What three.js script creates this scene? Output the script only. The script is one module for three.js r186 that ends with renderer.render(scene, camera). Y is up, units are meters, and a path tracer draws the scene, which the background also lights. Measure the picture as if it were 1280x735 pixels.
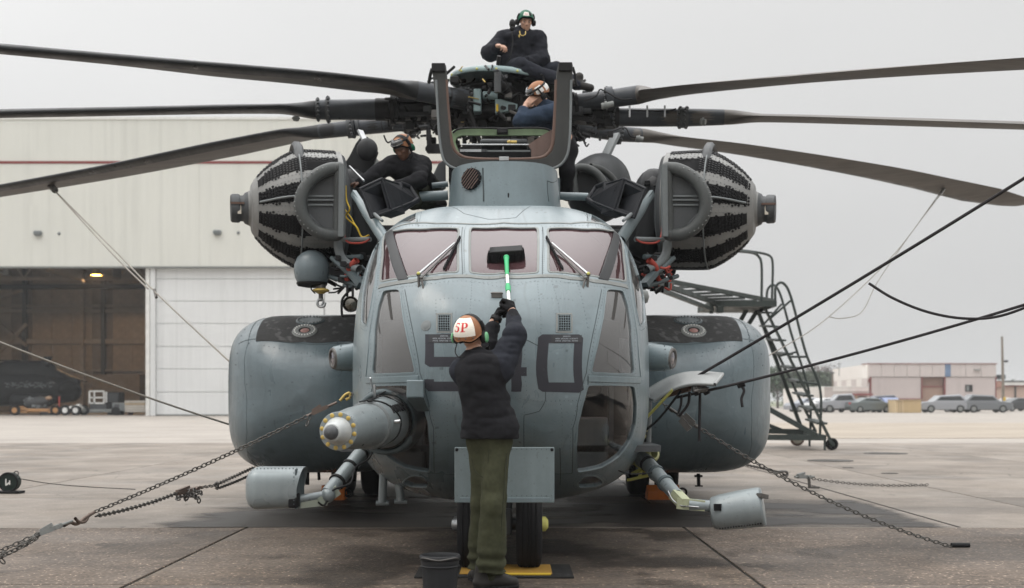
import * as THREE from 'three';
import { mergeGeometries, mergeVertices } from 'three/addons/utils/BufferGeometryUtils.js';
import { RoundedBoxGeometry } from 'three/addons/geometries/RoundedBoxGeometry.js';

// ---------------------------------------------------------------- camera, sky, sun, exposure
const V3 = THREE.Vector3, PI = Math.PI;
const scene = new THREE.Scene();
const F = 1500, CX = 640, HY = 500, CH = 1.254;          // focal length in photo pixels, horizon row, eye height
const camera = new THREE.PerspectiveCamera(2 * Math.atan(367.5 / F) * 180 / PI, 1280 / 735, 0.1, 3000);
camera.position.set(0, CH, 0);
camera.lookAt(0, CH, -10);
camera.setViewOffset(1280, 735, 0, -132.5, 1280, 735);   // lens shifted up, so that uprights stay upright
camera.focus = 9.6;
camera.userData.fStop = 2.2;
scene.add(camera);

const mix = (a, b, t) => a + (b - a) * t;
const clamp = (x, a = 0, b = 1) => Math.min(b, Math.max(a, x));
const sstep = (a, b, x) => { const t = clamp((x - a) / (b - a)); return t * t * (3 - 2 * t); };
function rng(seed) { let s = seed >>> 0; return () => { s = (s + 0x6d2b79f5) | 0; let t = Math.imul(s ^ (s >>> 15), 1 | s); t = (t + Math.imul(t ^ (t >>> 7), 61 | t)) ^ t; return ((t ^ (t >>> 14)) >>> 0) / 4294967296; }; }
const hash = (x, y, z = 0) => { let h = Math.imul(x, 374761393) ^ Math.imul(y, 668265263) ^ Math.imul(z, 2147483647 - 58); h = Math.imul(h ^ (h >>> 13), 1274126177); return ((h ^ (h >>> 16)) >>> 0) / 4294967296; };
const wrap = (i, p) => p === 4096 ? i & 4095 : (i %= p) < 0 ? i + p : i;
function vnoise(x, y, p = 4096, q = p, sd = 0) {          // value noise that repeats after p x q cells
  const xi = Math.floor(x), yi = Math.floor(y), u = x - xi, v = y - yi, a = u * u * (3 - 2 * u), b = v * v * (3 - 2 * v);
  const x0 = wrap(xi, p), x1 = wrap(xi + 1, p), y0 = wrap(yi, q), y1 = wrap(yi + 1, q);
  return mix(mix(hash(x0, y0, sd), hash(x1, y0, sd), a), mix(hash(x0, y1, sd), hash(x1, y1, sd), a), b);
}
function fbm(x, y, oct, p = 4096, q = p, sd = 0) { let s = 0, a = 0.5, n = 0; for (let i = 0; i < oct; i++) { s += a * vnoise(x, y, p, q, sd + i); n += a; a *= 0.5; x *= 2; y *= 2; p *= 2; q *= 2; } return s / n; }
function noise3(x, y, z) {
  const xi = Math.floor(x), yi = Math.floor(y), zi = Math.floor(z), u = x - xi, v = y - yi, w = z - zi;
  const a = u * u * (3 - 2 * u), b = v * v * (3 - 2 * v), c = w * w * (3 - 2 * w);
  const h = (i, j, k) => hash(xi + i, yi + j, (zi + k) * 7919);
  return mix(mix(mix(h(0, 0, 0), h(1, 0, 0), a), mix(h(0, 1, 0), h(1, 1, 0), a), b), mix(mix(h(0, 0, 1), h(1, 0, 1), a), mix(h(0, 1, 1), h(1, 1, 1), a), b), c);
}

{ // an overcast sky: a thin bright layer, brightest overhead and towards the left where the sun stands behind it
  const W = 512, H = 256, data = new Float32Array(W * H * 4), SUN = new V3(-0.55, 0.75, -0.35).normalize(), d = new V3();
  for (let j = 0; j < H; j++) for (let i = 0; i < W; i++) {
    const el = ((j + 0.5) / H - 0.5) * PI, az = ((i + 0.5) / W - 0.5) * 2 * PI, ce = Math.cos(el);
    d.set(ce * Math.cos(az), Math.sin(el), ce * Math.sin(az));
    const s = Math.max(0, d.dot(SUN)), up = Math.max(0, d.y);
    const cl = fbm(d.x * 2.2 / (0.35 + up) + 9, d.z * 2.2 / (0.35 + up) + 4, 4, 4096) - 0.5;
    let L = 0.54 + 0.16 * sstep(0, 0.3, up) + 2.1 * sstep(0.28, 0.95, up) + 0.14 * (0.5 - 0.5 * d.x) + 0.5 * Math.pow(s, 6);
    L *= 1 + 0.10 * cl;
    if (el < 0) L = mix(L, 0.3, sstep(0, -0.05, el));
    const k = (j * W + i) * 4;
    data[k] = L * 0.998; data[k + 1] = L; data[k + 2] = L * 0.998; data[k + 3] = 1;
  }
  const t = new THREE.DataTexture(data, W, H, THREE.RGBAFormat, THREE.FloatType);
  t.mapping = THREE.EquirectangularReflectionMapping; t.magFilter = t.minFilter = THREE.LinearFilter; t.needsUpdate = true;
  scene.background = t; scene.environment = t;
}
const sun = new THREE.DirectionalLight(0xfff3e6, 0.6);
sun.position.set(-33, 60, -4); sun.target.position.set(0, 1, -13);
sun.castShadow = true; sun.shadow.radius = 40; sun.shadow.mapSize.set(2048, 2048);
Object.assign(sun.shadow.camera, { left: -30, right: 30, top: 30, bottom: -30, near: 1, far: 160 });
scene.add(sun, sun.target);

const renderer = new THREE.WebGLRenderer({ antialias: true });
renderer.setSize(1024, 588);
renderer.toneMapping = THREE.LinearToneMapping;
renderer.toneMappingExposure = 1.0;
renderer.shadowMap.enabled = true;

// ---------------------------------------------------------------- measuring and building helpers
const P = (px, py, d) => new V3((px - CX) * d / F, CH + (HY - py) * d / F, -d);   // a measured pixel at a distance, in metres
const M2 = (px, d) => px * d / F;                                                  // a measured length in metres
const groundD = (py) => CH * F / (py - HY);
const v3 = (x, y, z) => new V3(x, y, z);

function canvasTex(w, h, draw, srgb = true, rep = true) {
  const c = document.createElement('canvas'); c.width = w; c.height = h;
  draw(c.getContext('2d'), w, h);
  const t = new THREE.CanvasTexture(c); if (srgb) t.colorSpace = THREE.SRGBColorSpace;
  if (rep) t.wrapS = t.wrapT = THREE.RepeatWrapping;
  return t;
}
const toS = (x) => { x = clamp(x); return 255 * (x <= 0.0031308 ? 12.92 * x : 1.055 * Math.pow(x, 1 / 2.4) - 0.055); };
function tex(w, h, fn, srgb = true) {                      // fn(u, v) -> linear [r,g,b] (or a number)
  const a = new Uint8Array(w * h * 4);
  for (let j = 0; j < h; j++) for (let i = 0; i < w; i++) {
    const c = fn((i + 0.5) / w, (j + 0.5) / h), k = (j * w + i) * 4;
    if (typeof c === 'number') a[k] = a[k + 1] = a[k + 2] = 255 * clamp(c);
    else for (let m = 0; m < 3; m++) a[k + m] = srgb ? toS(c[m]) : 255 * clamp(c[m]);
    a[k + 3] = 255;
  }
  const t = new THREE.DataTexture(a, w, h); t.magFilter = t.minFilter = THREE.LinearFilter;
  t.wrapS = t.wrapT = THREE.RepeatWrapping; if (srgb) t.colorSpace = THREE.SRGBColorSpace; t.needsUpdate = true;
  return t;
}
const rep = (t, x, y = x) => { const c = t.clone(); c.repeat.set(x, y); c.needsUpdate = true; return c; };

// wear maps shared by the paints: 1 in the mean, so that a colour times the map stays the colour
const wearMap = tex(384, 384, (u, v) => {
  const a = fbm(u * 6, v * 6, 5, 6, 6, 11), st = fbm(u * 40, v * 3, 3, 40, 3, 23), sp = fbm(u * 90, v * 90, 2, 90, 90, 31);
  let k = 0.80 + 0.30 * (a - 0.5) + 0.16 * (st - 0.5) + 0.08 * (sp - 0.5);
  if (sp > 0.80 && a > 0.45) k *= 0.82;
  return [k, k * 0.995, k * 0.985];
});
const roughMap = tex(256, 256, (u, v) => 0.62 + 0.5 * (fbm(u * 8, v * 8, 4, 8, 8, 5) - 0.5) + 0.25 * (fbm(u * 50, v * 8, 2, 50, 8, 7) - 0.5), false);
const bumpMap = tex(256, 256, (u, v) => 0.6 * fbm(u * 5, v * 5, 3, 5, 5, 3) + 0.4 * fbm(u * 40, v * 40, 3, 40, 40, 9), false);
function paint(r, g, b, o = {}) {
  const { rough = 0.55, bump = 0.0015, metal = 0, wear = 1, spec = clamp((r + g + b) * 2.2, 0.28, 0.9), ...more } = o;
  const m = new THREE.MeshPhysicalMaterial({ roughness: rough / 0.62, metalness: metal, specularIntensity: spec, ...more });
  m.color.setRGB(r / 0.8, g / 0.8, b / 0.8);
  if (wear) { m.map = wearMap; m.roughnessMap = roughMap; if (bump) { m.bumpMap = bumpMap; m.bumpScale = bump; } } else { m.color.setRGB(r, g, b); m.roughness = rough; }
  return m;
}
const MAT = {
  hull: paint(0.130, 0.172, 0.188, { clearcoat: 0.45, clearcoatRoughness: 0.3, rough: 0.4, bump: 0.002 }),
  hullDark: paint(0.080, 0.102, 0.110, { rough: 0.5 }),
  seam: paint(0.05, 0.06, 0.062, { rough: 0.7, wear: 0 }),
  sealGrey: paint(0.21, 0.22, 0.215, { rough: 0.8 }),
  stencil: paint(0.042, 0.042, 0.05, { rough: 0.6, bump: 0 }),
  black: paint(0.018, 0.018, 0.019, { rough: 0.6 }),
  blackMatte: paint(0.012, 0.012, 0.013, { rough: 0.9 }),
  composite: paint(0.028, 0.029, 0.031, { rough: 0.45, bump: 0.002 }),
  gunmetal: paint(0.07, 0.074, 0.078, { rough: 0.45 }),
  greyPart: paint(0.15, 0.165, 0.17, { rough: 0.5 }),
  steel: paint(0.42, 0.43, 0.44, { rough: 0.32, metal: 0.85 }),
  darkSteel: paint(0.12, 0.115, 0.11, { rough: 0.45, metal: 0.6 }),
  rubber: paint(0.016, 0.016, 0.017, { rough: 0.85 }),
  brass: paint(0.5, 0.36, 0.10, { rough: 0.5, metal: 0.2 }),
  zinc: paint(0.17, 0.24, 0.14, { rough: 0.6 }),
  primer: paint(0.52, 0.50, 0.14, { rough: 0.6 }),
  yellow: paint(0.60, 0.40, 0.03, { rough: 0.6 }),
  orange: paint(0.62, 0.17, 0.025, { rough: 0.65 }),
  red: paint(0.33, 0.045, 0.03, { rough: 0.6 }),
  green: paint(0.01, 0.36, 0.12, { rough: 0.45, wear: 0 }),
  white: paint(0.72, 0.72, 0.70, { rough: 0.55 }),
  brown: paint(0.12, 0.075, 0.06, { rough: 0.7 }),
  leather: paint(0.15, 0.10, 0.085, { rough: 0.65, bump: 0.006 }),
  lens: new THREE.MeshPhysicalMaterial({ color: 0x281c30, roughness: 0.08, metalness: 0.1, clearcoat: 1 }),
};

function ng(g) { const r = g.index ? g.toNonIndexed() : g; for (const k of Object.keys(r.attributes)) if (!['position', 'normal', 'uv'].includes(k)) r.deleteAttribute(k); r.userData = g.userData; return r; }
function boxUV(g, s = 0.5) {                               // uv in metres, one flat projection per face
  const p = g.attributes.position, uv = new Float32Array(p.count * 2), a = new V3(), b = new V3(), c = new V3(), n = new V3();
  for (let i = 0; i < p.count; i += 3) {
    a.fromBufferAttribute(p, i); b.fromBufferAttribute(p, i + 1); c.fromBufferAttribute(p, i + 2);
    n.crossVectors(b.clone().sub(a), c.clone().sub(a));
    const ax = Math.abs(n.x), ay = Math.abs(n.y), az = Math.abs(n.z), q = [a, b, c];
    for (let k = 0; k < 3; k++) {
      const w = q[k]; let U = w.x, V = w.y;
      if (ax >= ay && ax > az) U = w.z; else if (ay > ax && ay > az) V = w.z;
      uv[(i + k) * 2] = U * s; uv[(i + k) * 2 + 1] = V * s;
    }
  }
  g.setAttribute('uv', new THREE.BufferAttribute(uv, 2));
}
function join(list) {
  const gs = (Array.isArray(list) ? list.flat(9) : [list]).map((g) => {
    const r = g.index || Object.keys(g.attributes).length > 2 ? ng(g) : g;
    if (!r.attributes.normal) r.computeVertexNormals();
    if (!g.userData.uv) boxUV(r);
    return r;
  });
  return gs.length > 1 ? mergeGeometries(gs) : gs[0].clone();
}
const ROOT = new Map(), used = new Map();
function numbered(name) { const n = used.get(name) ?? 0; used.set(name, n + 1); return n ? name + '_' + String(n).padStart(3, '0') : name; }
function tag(o, label, category, group, kind) { if (label) o.userData.label = label; if (category) o.userData.category = category; if (group) o.userData.group = group; if (kind) o.userData.kind = kind; return o; }
function thing(name, label, category, base, group) {
  const o = new THREE.Group(); o.name = numbered(name); o.position.copy(base); scene.add(o);
  tag(o, label, category, group); ROOT.set(o, base); return o;
}
function put(parent, name, list, mat, label) {             // a part (or a part's own piece) from geometry in world metres
  let r = parent; while (r.parent && r.parent !== scene) r = r.parent;
  const b = ROOT.get(r), g = join(list);
  if (b) g.translate(-b.x, -b.y, -b.z);
  const m = new THREE.Mesh(g, mat); m.name = name; m.castShadow = m.receiveShadow = true; parent.add(m);
  if (label) m.userData.label = label;
  return m;
}
const putEach = (parent, name, list, mat) => list.flat(9).map((g) => put(parent, name, [g], mat));
function single(name, list, mat, label, category, base, group, kind) {   // a thing that is one mesh
  const g = join(list); g.translate(-base.x, -base.y, -base.z);
  const m = new THREE.Mesh(g, mat); m.name = numbered(name); m.position.copy(base); m.castShadow = m.receiveShadow = true; scene.add(m);
  ROOT.set(m, base); return tag(m, label, category, group, kind);
}
function copyOf(src, base, label, turn = 0) {
  const c = src.clone(); c.name = numbered(src.name.replace(/_\d+$/, '')); c.position.copy(base); c.rotation.y = turn; scene.add(c);
  c.userData = { ...src.userData }; if (label) c.userData.label = label;
  return c;
}
// shapes
const boxAt = (x0, x1, y0, y1, z0, z1, r = 0) => { const w = Math.abs(x1 - x0), h = Math.abs(y1 - y0), d = Math.abs(z1 - z0); const g = r ? new RoundedBoxGeometry(w, h, d, 2, Math.min(r, w / 2.01, h / 2.01, d / 2.01)) : new THREE.BoxGeometry(w, h, d); return g.translate((x0 + x1) / 2, (y0 + y1) / 2, (z0 + z1) / 2); };
function along(g, a, b) {                                   // lays a shape built on +y (from 0) along a -> b
  const d = b.clone().sub(a).normalize(); return g.applyQuaternion(new THREE.Quaternion().setFromUnitVectors(new V3(0, 1, 0), d)).translate(a.x, a.y, a.z);
}
function rod(a, b, r0, r1 = r0, seg = 10) { const L = a.distanceTo(b); return along(new THREE.CylinderGeometry(r1, r0, L, seg).translate(0, L / 2, 0), a, b); }
function lathe(a, b, prof, seg = 24) { return along(new THREE.LatheGeometry(prof.map(([r, t]) => new THREE.Vector2(Math.max(r, 1e-4), t)), seg), a, b); }   // prof: [radius, metres along]
function tube(pts, r, seg = 8, n) { const c = new THREE.CatmullRomCurve3(pts, false, 'centripetal'); return new THREE.TubeGeometry(c, n ?? Math.max(6, pts.length * 6), r, seg); }
function bar(a, b, w, h, up = new V3(0, 1, 0)) {            // a square bar from a to b, w across and h deep
  const z = b.clone().sub(a), L = z.length(); z.normalize();
  let x = new V3().crossVectors(up, z); if (x.length() < 1e-3) x = new V3().crossVectors(new V3(1, 0, 0), z); x.normalize();
  const y = new V3().crossVectors(z, x), g = new THREE.BoxGeometry(w, h, L), m = new THREE.Matrix4().makeBasis(x, y, z).setPosition(a.clone().add(b).multiplyScalar(0.5));
  return g.applyMatrix4(m);
}
const ball = (c, r, sx = 1, sy = 1, sz = 1, n = 16) => new THREE.SphereGeometry(r, n, Math.max(6, n * 0.7 | 0)).scale(sx, sy, sz).translate(c.x, c.y, c.z);
function prism(pts, d, thick, bevel = 0) {                  // an outline measured at distance d, standing there as a plate of its own thickness
  const s = new THREE.Shape(pts.map(([x, y]) => { const w = P(x, y, d); return new THREE.Vector2(w.x, w.y); }));
  return new THREE.ExtrudeGeometry(s, { depth: thick, bevelEnabled: bevel > 0, bevelSize: bevel, bevelThickness: bevel, bevelSegments: 2, curveSegments: 4 }).translate(0, 0, -d - thick);
}
function grid(nu, nv, fn, closeU = false) {                // a surface from fn(u, v) -> V3
  const pos = [], uv = [], idx = [];
  for (let j = 0; j <= nv; j++) for (let i = 0; i <= nu; i++) { const p = fn(i / nu, j / nv); pos.push(p.x, p.y, p.z); uv.push(i / nu, j / nv); }
  for (let j = 0; j < nv; j++) for (let i = 0; i < nu; i++) { const a = j * (nu + 1) + i, b = a + 1, c = a + nu + 1, d = c + 1; idx.push(a, b, d, a, d, c); }
  let g = new THREE.BufferGeometry(); g.setAttribute('position', new THREE.Float32BufferAttribute(pos, 3)); g.setIndex(idx);
  if (closeU) g = mergeVertices(g, 1e-5);
  g.computeVertexNormals();
  return g;
}
function mirrorX(g, x0) { const c = (g.index ? g.toNonIndexed() : g.clone()); c.translate(-x0, 0, 0).scale(-1, 1, 1).translate(x0, 0, 0); const f = (a) => { if (!a) return; const n = a.itemSize; for (let i = 0; i < a.count; i += 3) for (let k = 0; k < n; k++) { const p = (i + 1) * n + k, q = (i + 2) * n + k, t = a.array[p]; a.array[p] = a.array[q]; a.array[q] = t; } }; for (const k of ['position', 'normal', 'uv']) f(c.attributes[k]); c.userData = g.userData; return c; }
// ---------------------------------------------------------------- the apron and the far ground
const concreteFar = tex(512, 512, (u, v) => {
  const a = fbm(u * 8, v * 8, 5, 8, 8, 41), b = fbm(u * 3, v * 30, 3, 3, 30, 43), s = fbm(u * 160, v * 160, 2, 160, 160, 47);
  const k = 0.29 + 0.10 * (a - 0.5) + 0.07 * (b - 0.5) + 0.05 * (s - 0.5);
  return [k * 1.06, k * 0.96, k * 0.86];
});
function slabTex(seed, r, g, b, agg, stain) {
  return tex(576, 576, (u, v) => {
    const a = fbm(u * 4, v * 4, 5, 4, 4, seed), m = fbm(u * 22, v * 22, 3, 22, 22, seed + 9), s = vnoise(u * 330, v * 330, 330, 330, seed + 20), s2 = vnoise(u * 190 + 0.5, v * 190, 190, 190, seed + 21);
    let k = 1 + 0.55 * (a - 0.5) + 0.30 * (m - 0.5) + agg * 0.5 * (s - 0.5);
    if (s > 0.90) k += agg * (1.1 + 1.6 * hash(u * 330 | 0, v * 330 | 0)); if (s2 < 0.10) k *= 1 - 0.4 * agg;
    const crack = Math.abs(fbm(u * 3 + 5, v * 3, 4, 3, 3, seed + 40) - 0.5); if (crack < 0.0035) k *= 0.6;
    const st = sstep(0.56, 0.70, fbm(u * 3, v * 3 + 7, 4, 3, 3, seed + 60)); k *= 1 - stain * st;
    const dry = sstep(0.62, 0.72, fbm(u * 3, v * 14, 4, 3, 14, seed + 70)); k *= 1 + 0.55 * stain * dry;
    return [r * k, g * k, b * k];
  });
}
const slabBump = tex(512, 512, (u, v) => 0.5 * fbm(u * 30, v * 30, 3, 30, 30, 71) + 0.5 * vnoise(u * 200, v * 200, 200, 200, 72), false);
const slabRough = tex(512, 512, (u, v) => 0.72 + 0.6 * (fbm(u * 5, v * 5, 5, 5, 5, 73) - 0.5), false);
const slabMat = (m, bump) => new THREE.MeshStandardMaterial({ map: m, bumpMap: slabBump, bumpScale: bump, roughnessMap: slabRough, roughness: 1 });
const nearA = slabMat(slabTex(101, 0.092, 0.069, 0.051, 1.8, 0.36), 0.010), nearB = slabMat(slabTex(131, 0.108, 0.083, 0.064, 1.8, 0.40), 0.010);
const midA = slabMat(slabTex(161, 0.178, 0.152, 0.128, 0.3, 0.26), 0.004), midB = slabMat(slabTex(191, 0.204, 0.176, 0.150, 0.28, 0.22), 0.004);
{
  const ground = new THREE.Mesh(new THREE.PlaneGeometry(4000, 4000).rotateX(-PI / 2).translate(0, -0.32, -400), new THREE.MeshStandardMaterial({ color: 0x6f7358, roughness: 1 }));
  ground.name = 'ground'; ground.receiveShadow = true; scene.add(tag(ground, 'grassy ground beyond the paved flight line', 'ground', null, 'structure'));
  const top = boxAt(-260, 320, -0.3, -0.012, -230, 40).toNonIndexed(); boxUV(top, 1 / 18); top.userData.uv = 1;
  const apron = single('apron', [top], new THREE.MeshStandardMaterial({ map: concreteFar, roughness: 0.9, bumpMap: slabBump, bumpScale: 0.004 }), 'pale concrete flight line apron under the helicopter', 'pavement', v3(0, 0, 0), null, 'structure');
  apron.name = 'apron';
  // slabs, one by one, as far as their joints read
  const r = rng(5), xs = []; for (let i = -6; i <= 6; i++) xs.push(1.69 + 4.3 * i);
  const zs = [4.55, 8.15, 11.76, 15.4, 19.2, 23.1, 27.0, 31.0, 35.0];
  for (let j = 0; j + 1 < zs.length; j++) for (let i = 0; i + 1 < xs.length; i++) {
    const near = zs[j + 1] <= 11.8, half = Math.max(Math.abs(xs[i]), Math.abs(xs[i + 1])); if (half > zs[j + 1] * 0.6 + 4.5) continue;
    const j0 = 0.012, g = boxAt(xs[i] + j0, xs[i + 1] - j0, -0.10, r() * 0.003, -zs[j + 1] + j0, -zs[j] - j0, 0.008);
    boxUV(g, 1 / 4.6); const uv = g.attributes.uv, du = r(), dv = r(); for (let k = 0; k < uv.count; k++) uv.setXY(k, uv.getX(k) + du, uv.getY(k) + dv);
    g.userData.uv = 1;
    put(apron, 'slab', [g], near ? (r() < 0.5 ? nearA : nearB) : (r() < 0.5 ? midA : midB));
  }
  // the tar in the joints between them
  put(apron, 'joint_filler', [boxAt(-14, 14, -0.06, -0.009, -35, -4.4)], paint(0.02, 0.019, 0.018, { rough: 0.9, wear: 0 }));
  put(apron, 'joint', [boxAt(4.385, 4.415, -0.02, 0.0055, -35, -11.8)], paint(0.05, 0.045, 0.042, { rough: 0.9, wear: 0 }));
  // sandy strip of another pour across the far apron
  const strip = boxAt(6, 120, -0.02, 0.004, -66, -39.5).toNonIndexed(); boxUV(strip, 1 / 9); strip.userData.uv = 1;
  put(apron, 'tan_strip', [strip], new THREE.MeshStandardMaterial({ map: tex(512, 512, (u, v) => { const k = 0.29 + 0.12 * (fbm(u * 4, v * 12, 4, 4, 12, 81) - 0.5); return [k * 1.08, k * 0.93, k * 0.76]; }), roughness: 0.95 }));
}
// water washed off the helicopter, lying in the slabs below; both patches also carry its painted shadow
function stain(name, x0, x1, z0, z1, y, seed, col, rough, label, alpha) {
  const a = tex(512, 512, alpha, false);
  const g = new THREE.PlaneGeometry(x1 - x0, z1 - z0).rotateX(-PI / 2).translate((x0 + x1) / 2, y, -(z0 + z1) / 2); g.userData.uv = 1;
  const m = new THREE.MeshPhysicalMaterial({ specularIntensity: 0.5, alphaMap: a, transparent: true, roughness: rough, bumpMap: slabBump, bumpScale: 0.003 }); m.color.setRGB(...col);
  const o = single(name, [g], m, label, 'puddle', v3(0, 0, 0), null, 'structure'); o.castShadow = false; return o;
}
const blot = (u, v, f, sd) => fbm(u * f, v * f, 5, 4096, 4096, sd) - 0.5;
stain('wet_shade_patch', -3.9, 4.37, 11.774, 15.37, 0.008, 301, [0.036, 0.032, 0.029], 0.5, 'wet slabs beneath the helicopter nose with its shadow painted into the dark colour', (u, v) => (0.92 - 0.62 * sstep(-0.02, 0.22, blot(u, v, 6, 305))) * sstep(0.03, 0.10, u + 0.22 * blot(u, v, 6, 301)) * sstep(0.0, 0.03, Math.min(1 - u, v * 0.5 + 0.028) + 0.02 * blot(u, v, 30, 309)) * sstep(0.0, 0.16, 1 - v + 0.16 * blot(u, v, 7, 313)));
stain('wet_shade_patch', -2.6, 2.3, 15.42, 19.1, 0.009, 311, [0.040, 0.035, 0.031], 0.55, 'damp concrete under the helicopter belly with its shadow painted into the dark colour', (u, v) => 0.85 * sstep(0.05, 0.16, Math.min(u, 1 - u, 1 - v) + 0.3 * blot(u, v, 5, 311)));
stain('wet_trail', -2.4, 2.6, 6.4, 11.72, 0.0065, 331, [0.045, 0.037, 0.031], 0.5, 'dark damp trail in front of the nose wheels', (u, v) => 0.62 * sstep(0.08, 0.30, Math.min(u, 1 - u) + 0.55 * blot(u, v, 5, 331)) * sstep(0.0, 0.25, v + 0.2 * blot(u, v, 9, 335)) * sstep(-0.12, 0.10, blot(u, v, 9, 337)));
{ // iron covers let into the far apron
  let ap; scene.traverse((o) => { if (o.name === 'apron') ap = o; });
  for (const [px, py, r] of [[1038, 576, 0.46], [1107, 567, 0.5], [1112, 592, 0.14], [1060, 585, 0.10]]) { const d = groundD(py), c = P(px, py, d); put(ap, 'iron_cover', [new THREE.CylinderGeometry(r, r, 0.02, 24).translate(c.x, 0.0, -d)], paint(0.07, 0.066, 0.062, { rough: 0.8 })); }
}
// ---------------------------------------------------------------- the helicopter
const HX = -0.09, D0 = 8.5, NY = 1.45;                     // its centre line, nose distance and nose height
const HELI = thing('helicopter', 'large grey heavy-lift helicopter numbered 540, parked nose-on with its engine doors open', 'helicopter', v3(HX, 0, -14));
const KT = [0, 0.2, 0.4, 0.6, 0.8, 1];
const PROF = {
  top: { r: [0, 0.22, 0.445, 0.74, 0.92, 1], s: [0, 0.07, 0.40, 1.25, 1.95, 2.9] },
  side: { r: [0, 0.29, 0.56, 0.80, 0.94, 1], s: [0, 0.03, 0.16, 0.55, 1.2, 2.4] },
  low: { r: [0, 0.26, 0.51, 0.74, 0.91, 1], s: [0, 0.05, 0.22, 0.55, 1.05, 1.9] },
};
function curve(ys, t) {                                    // smooth monotone interpolation over KT
  const n = 5, h = 0.2, k = Math.min(n - 1, Math.floor(t / h)), u = (t - k * h) / h, d = (i) => (ys[i + 1] - ys[i]) / h;
  const slope = (i) => { if (i === 0) return ys === PROF.top.s || ys === PROF.side.s || ys === PROF.low.s ? 0 : d(0); if (i === n) return d(n - 1); const a = d(i - 1), b = d(i); return a * b <= 0 ? 0 : 2 * a * b / (a + b); };
  const m0 = slope(k) * h, m1 = slope(k + 1) * h, u2 = u * u, u3 = u2 * u;
  return (2 * u3 - 3 * u2 + 1) * ys[k] + (u3 - 2 * u2 + u) * m0 + (-2 * u3 + 3 * u2) * ys[k + 1] + (u3 - u2) * m1;
}
function hullBody(qx, qy) {                                    // the body's surface: q = 0 at the nose, |q| = 1 where the full section begins
  const t0 = Math.hypot(qx, qy), t = Math.min(1, t0), f = Math.atan2(qy, qx), c = Math.cos(f), s = Math.sin(f), w = s * s;
  const b = s >= 0 ? 1.62 : 1.08, n = s >= 0 ? mix(3.5, 3.4, w) : mix(3.5, 2.9, w), R = Math.pow(Math.pow(Math.abs(c / 1.275), n) + Math.pow(Math.abs(s / b), n), -1 / n);
  const A = PROF.side, B = s >= 0 ? PROF.top : PROF.low;
  const r = mix(curve(A.r, t), curve(B.r, t), w), S = mix(curve(A.s, t), curve(B.s, t), w) + Math.max(0, t0 - 1) * 6;
  return new V3(HX + r * R * c, NY + r * R * s, -(D0 + S));
}
function hullN(qx, qy) {
  const e = 2e-3, a = hull(qx + e, qy).sub(hull(qx - e, qy)), b = hull(qx, qy + e).sub(hull(qx, qy - e));
  return a.cross(b).normalize();
}
const proj = (p) => { const d = -p.z; return [CX + p.x * F / d, HY - (p.y - CH) * F / d]; };
let SURF;                                                   // the surface that the laying-out helpers work on
const hull = (x, y) => SURF.f(x, y);
function surface(f, twoSided) {
const tab = []; SURF = { f, tab };
for (let i = 0; i <= 44; i++) for (let j = 0; j < 160; j++) {
  const t = i / 40, f = j / 160 * 2 * PI, x = t * Math.cos(f), y = t * Math.sin(f), p = hull(x, y), n = hullN(x, y), view = p.clone().sub(camera.position);
  if (i === 0 || n.dot(view) < 0.0) tab.push([...proj(p), x, y]);
}
return SURF;
}
const BODY = surface(hullBody);
function onHull(px, py) {                                  // where the sight line through a measured pixel meets the body
  let best = 1e9, q = [0, 0]; for (const h of SURF.tab) { const d = (h[0] - px) ** 2 + (h[1] - py) ** 2; if (d < best) { best = d; q = [h[2], h[3]]; } }
  for (let k = 0; k < 12; k++) {
    const e = 1e-4, [a, b] = proj(hull(q[0], q[1])), [ax, bx] = proj(hull(q[0] + e, q[1])), [ay, by] = proj(hull(q[0], q[1] + e));
    const j11 = (ax - a) / e, j12 = (ay - a) / e, j21 = (bx - b) / e, j22 = (by - b) / e, det = j11 * j22 - j12 * j21; if (Math.abs(det) < 1e3) break;
    const rx = px - a, ry = py - b, sx = (rx * j22 - ry * j12) / det, sy = (ry * j11 - rx * j21) / det, L = Math.hypot(sx, sy), m = Math.min(1, 0.08 / (L || 1));
    q = [q[0] + sx * m, q[1] + sy * m];
  }
  return q;
}
function dense(pts, closed = true, step = 0.03) {          // outline in q, sampled evenly
  const q = pts.map(([x, y]) => onHull(x, y)), out = [], n = q.length;
  for (let i = 0; i < (closed ? n : n - 1); i++) { const a = q[i], b = q[(i + 1) % n], L = Math.hypot(b[0] - a[0], b[1] - a[1]), k = Math.max(1, Math.ceil(L / step)); for (let j = 0; j < k; j++) out.push([mix(a[0], b[0], j / k), mix(a[1], b[1], j / k)]); }
  if (!closed) out.push(q[n - 1]);
  return out;
}
function rounded(pts, rad) {                               // rounds the corners of a measured outline
  const out = [], n = pts.length;
  for (let i = 0; i < n; i++) {
    const p = pts[i], a = pts[(i + n - 1) % n], b = pts[(i + 1) % n], la = Math.hypot(a[0] - p[0], a[1] - p[1]), lb = Math.hypot(b[0] - p[0], b[1] - p[1]), k = Math.min(rad, la * 0.45, lb * 0.45);
    const s = [p[0] + (a[0] - p[0]) * k / la, p[1] + (a[1] - p[1]) * k / la], e = [p[0] + (b[0] - p[0]) * k / lb, p[1] + (b[1] - p[1]) * k / lb];
    for (let m = 0; m <= 3; m++) { const u = m / 3, w = 1 - u; out.push([w * w * s[0] + 2 * w * u * p[0] + u * u * e[0], w * w * s[1] + 2 * w * u * p[1] + u * u * e[1]]); }
  }
  return out;
}
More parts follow.
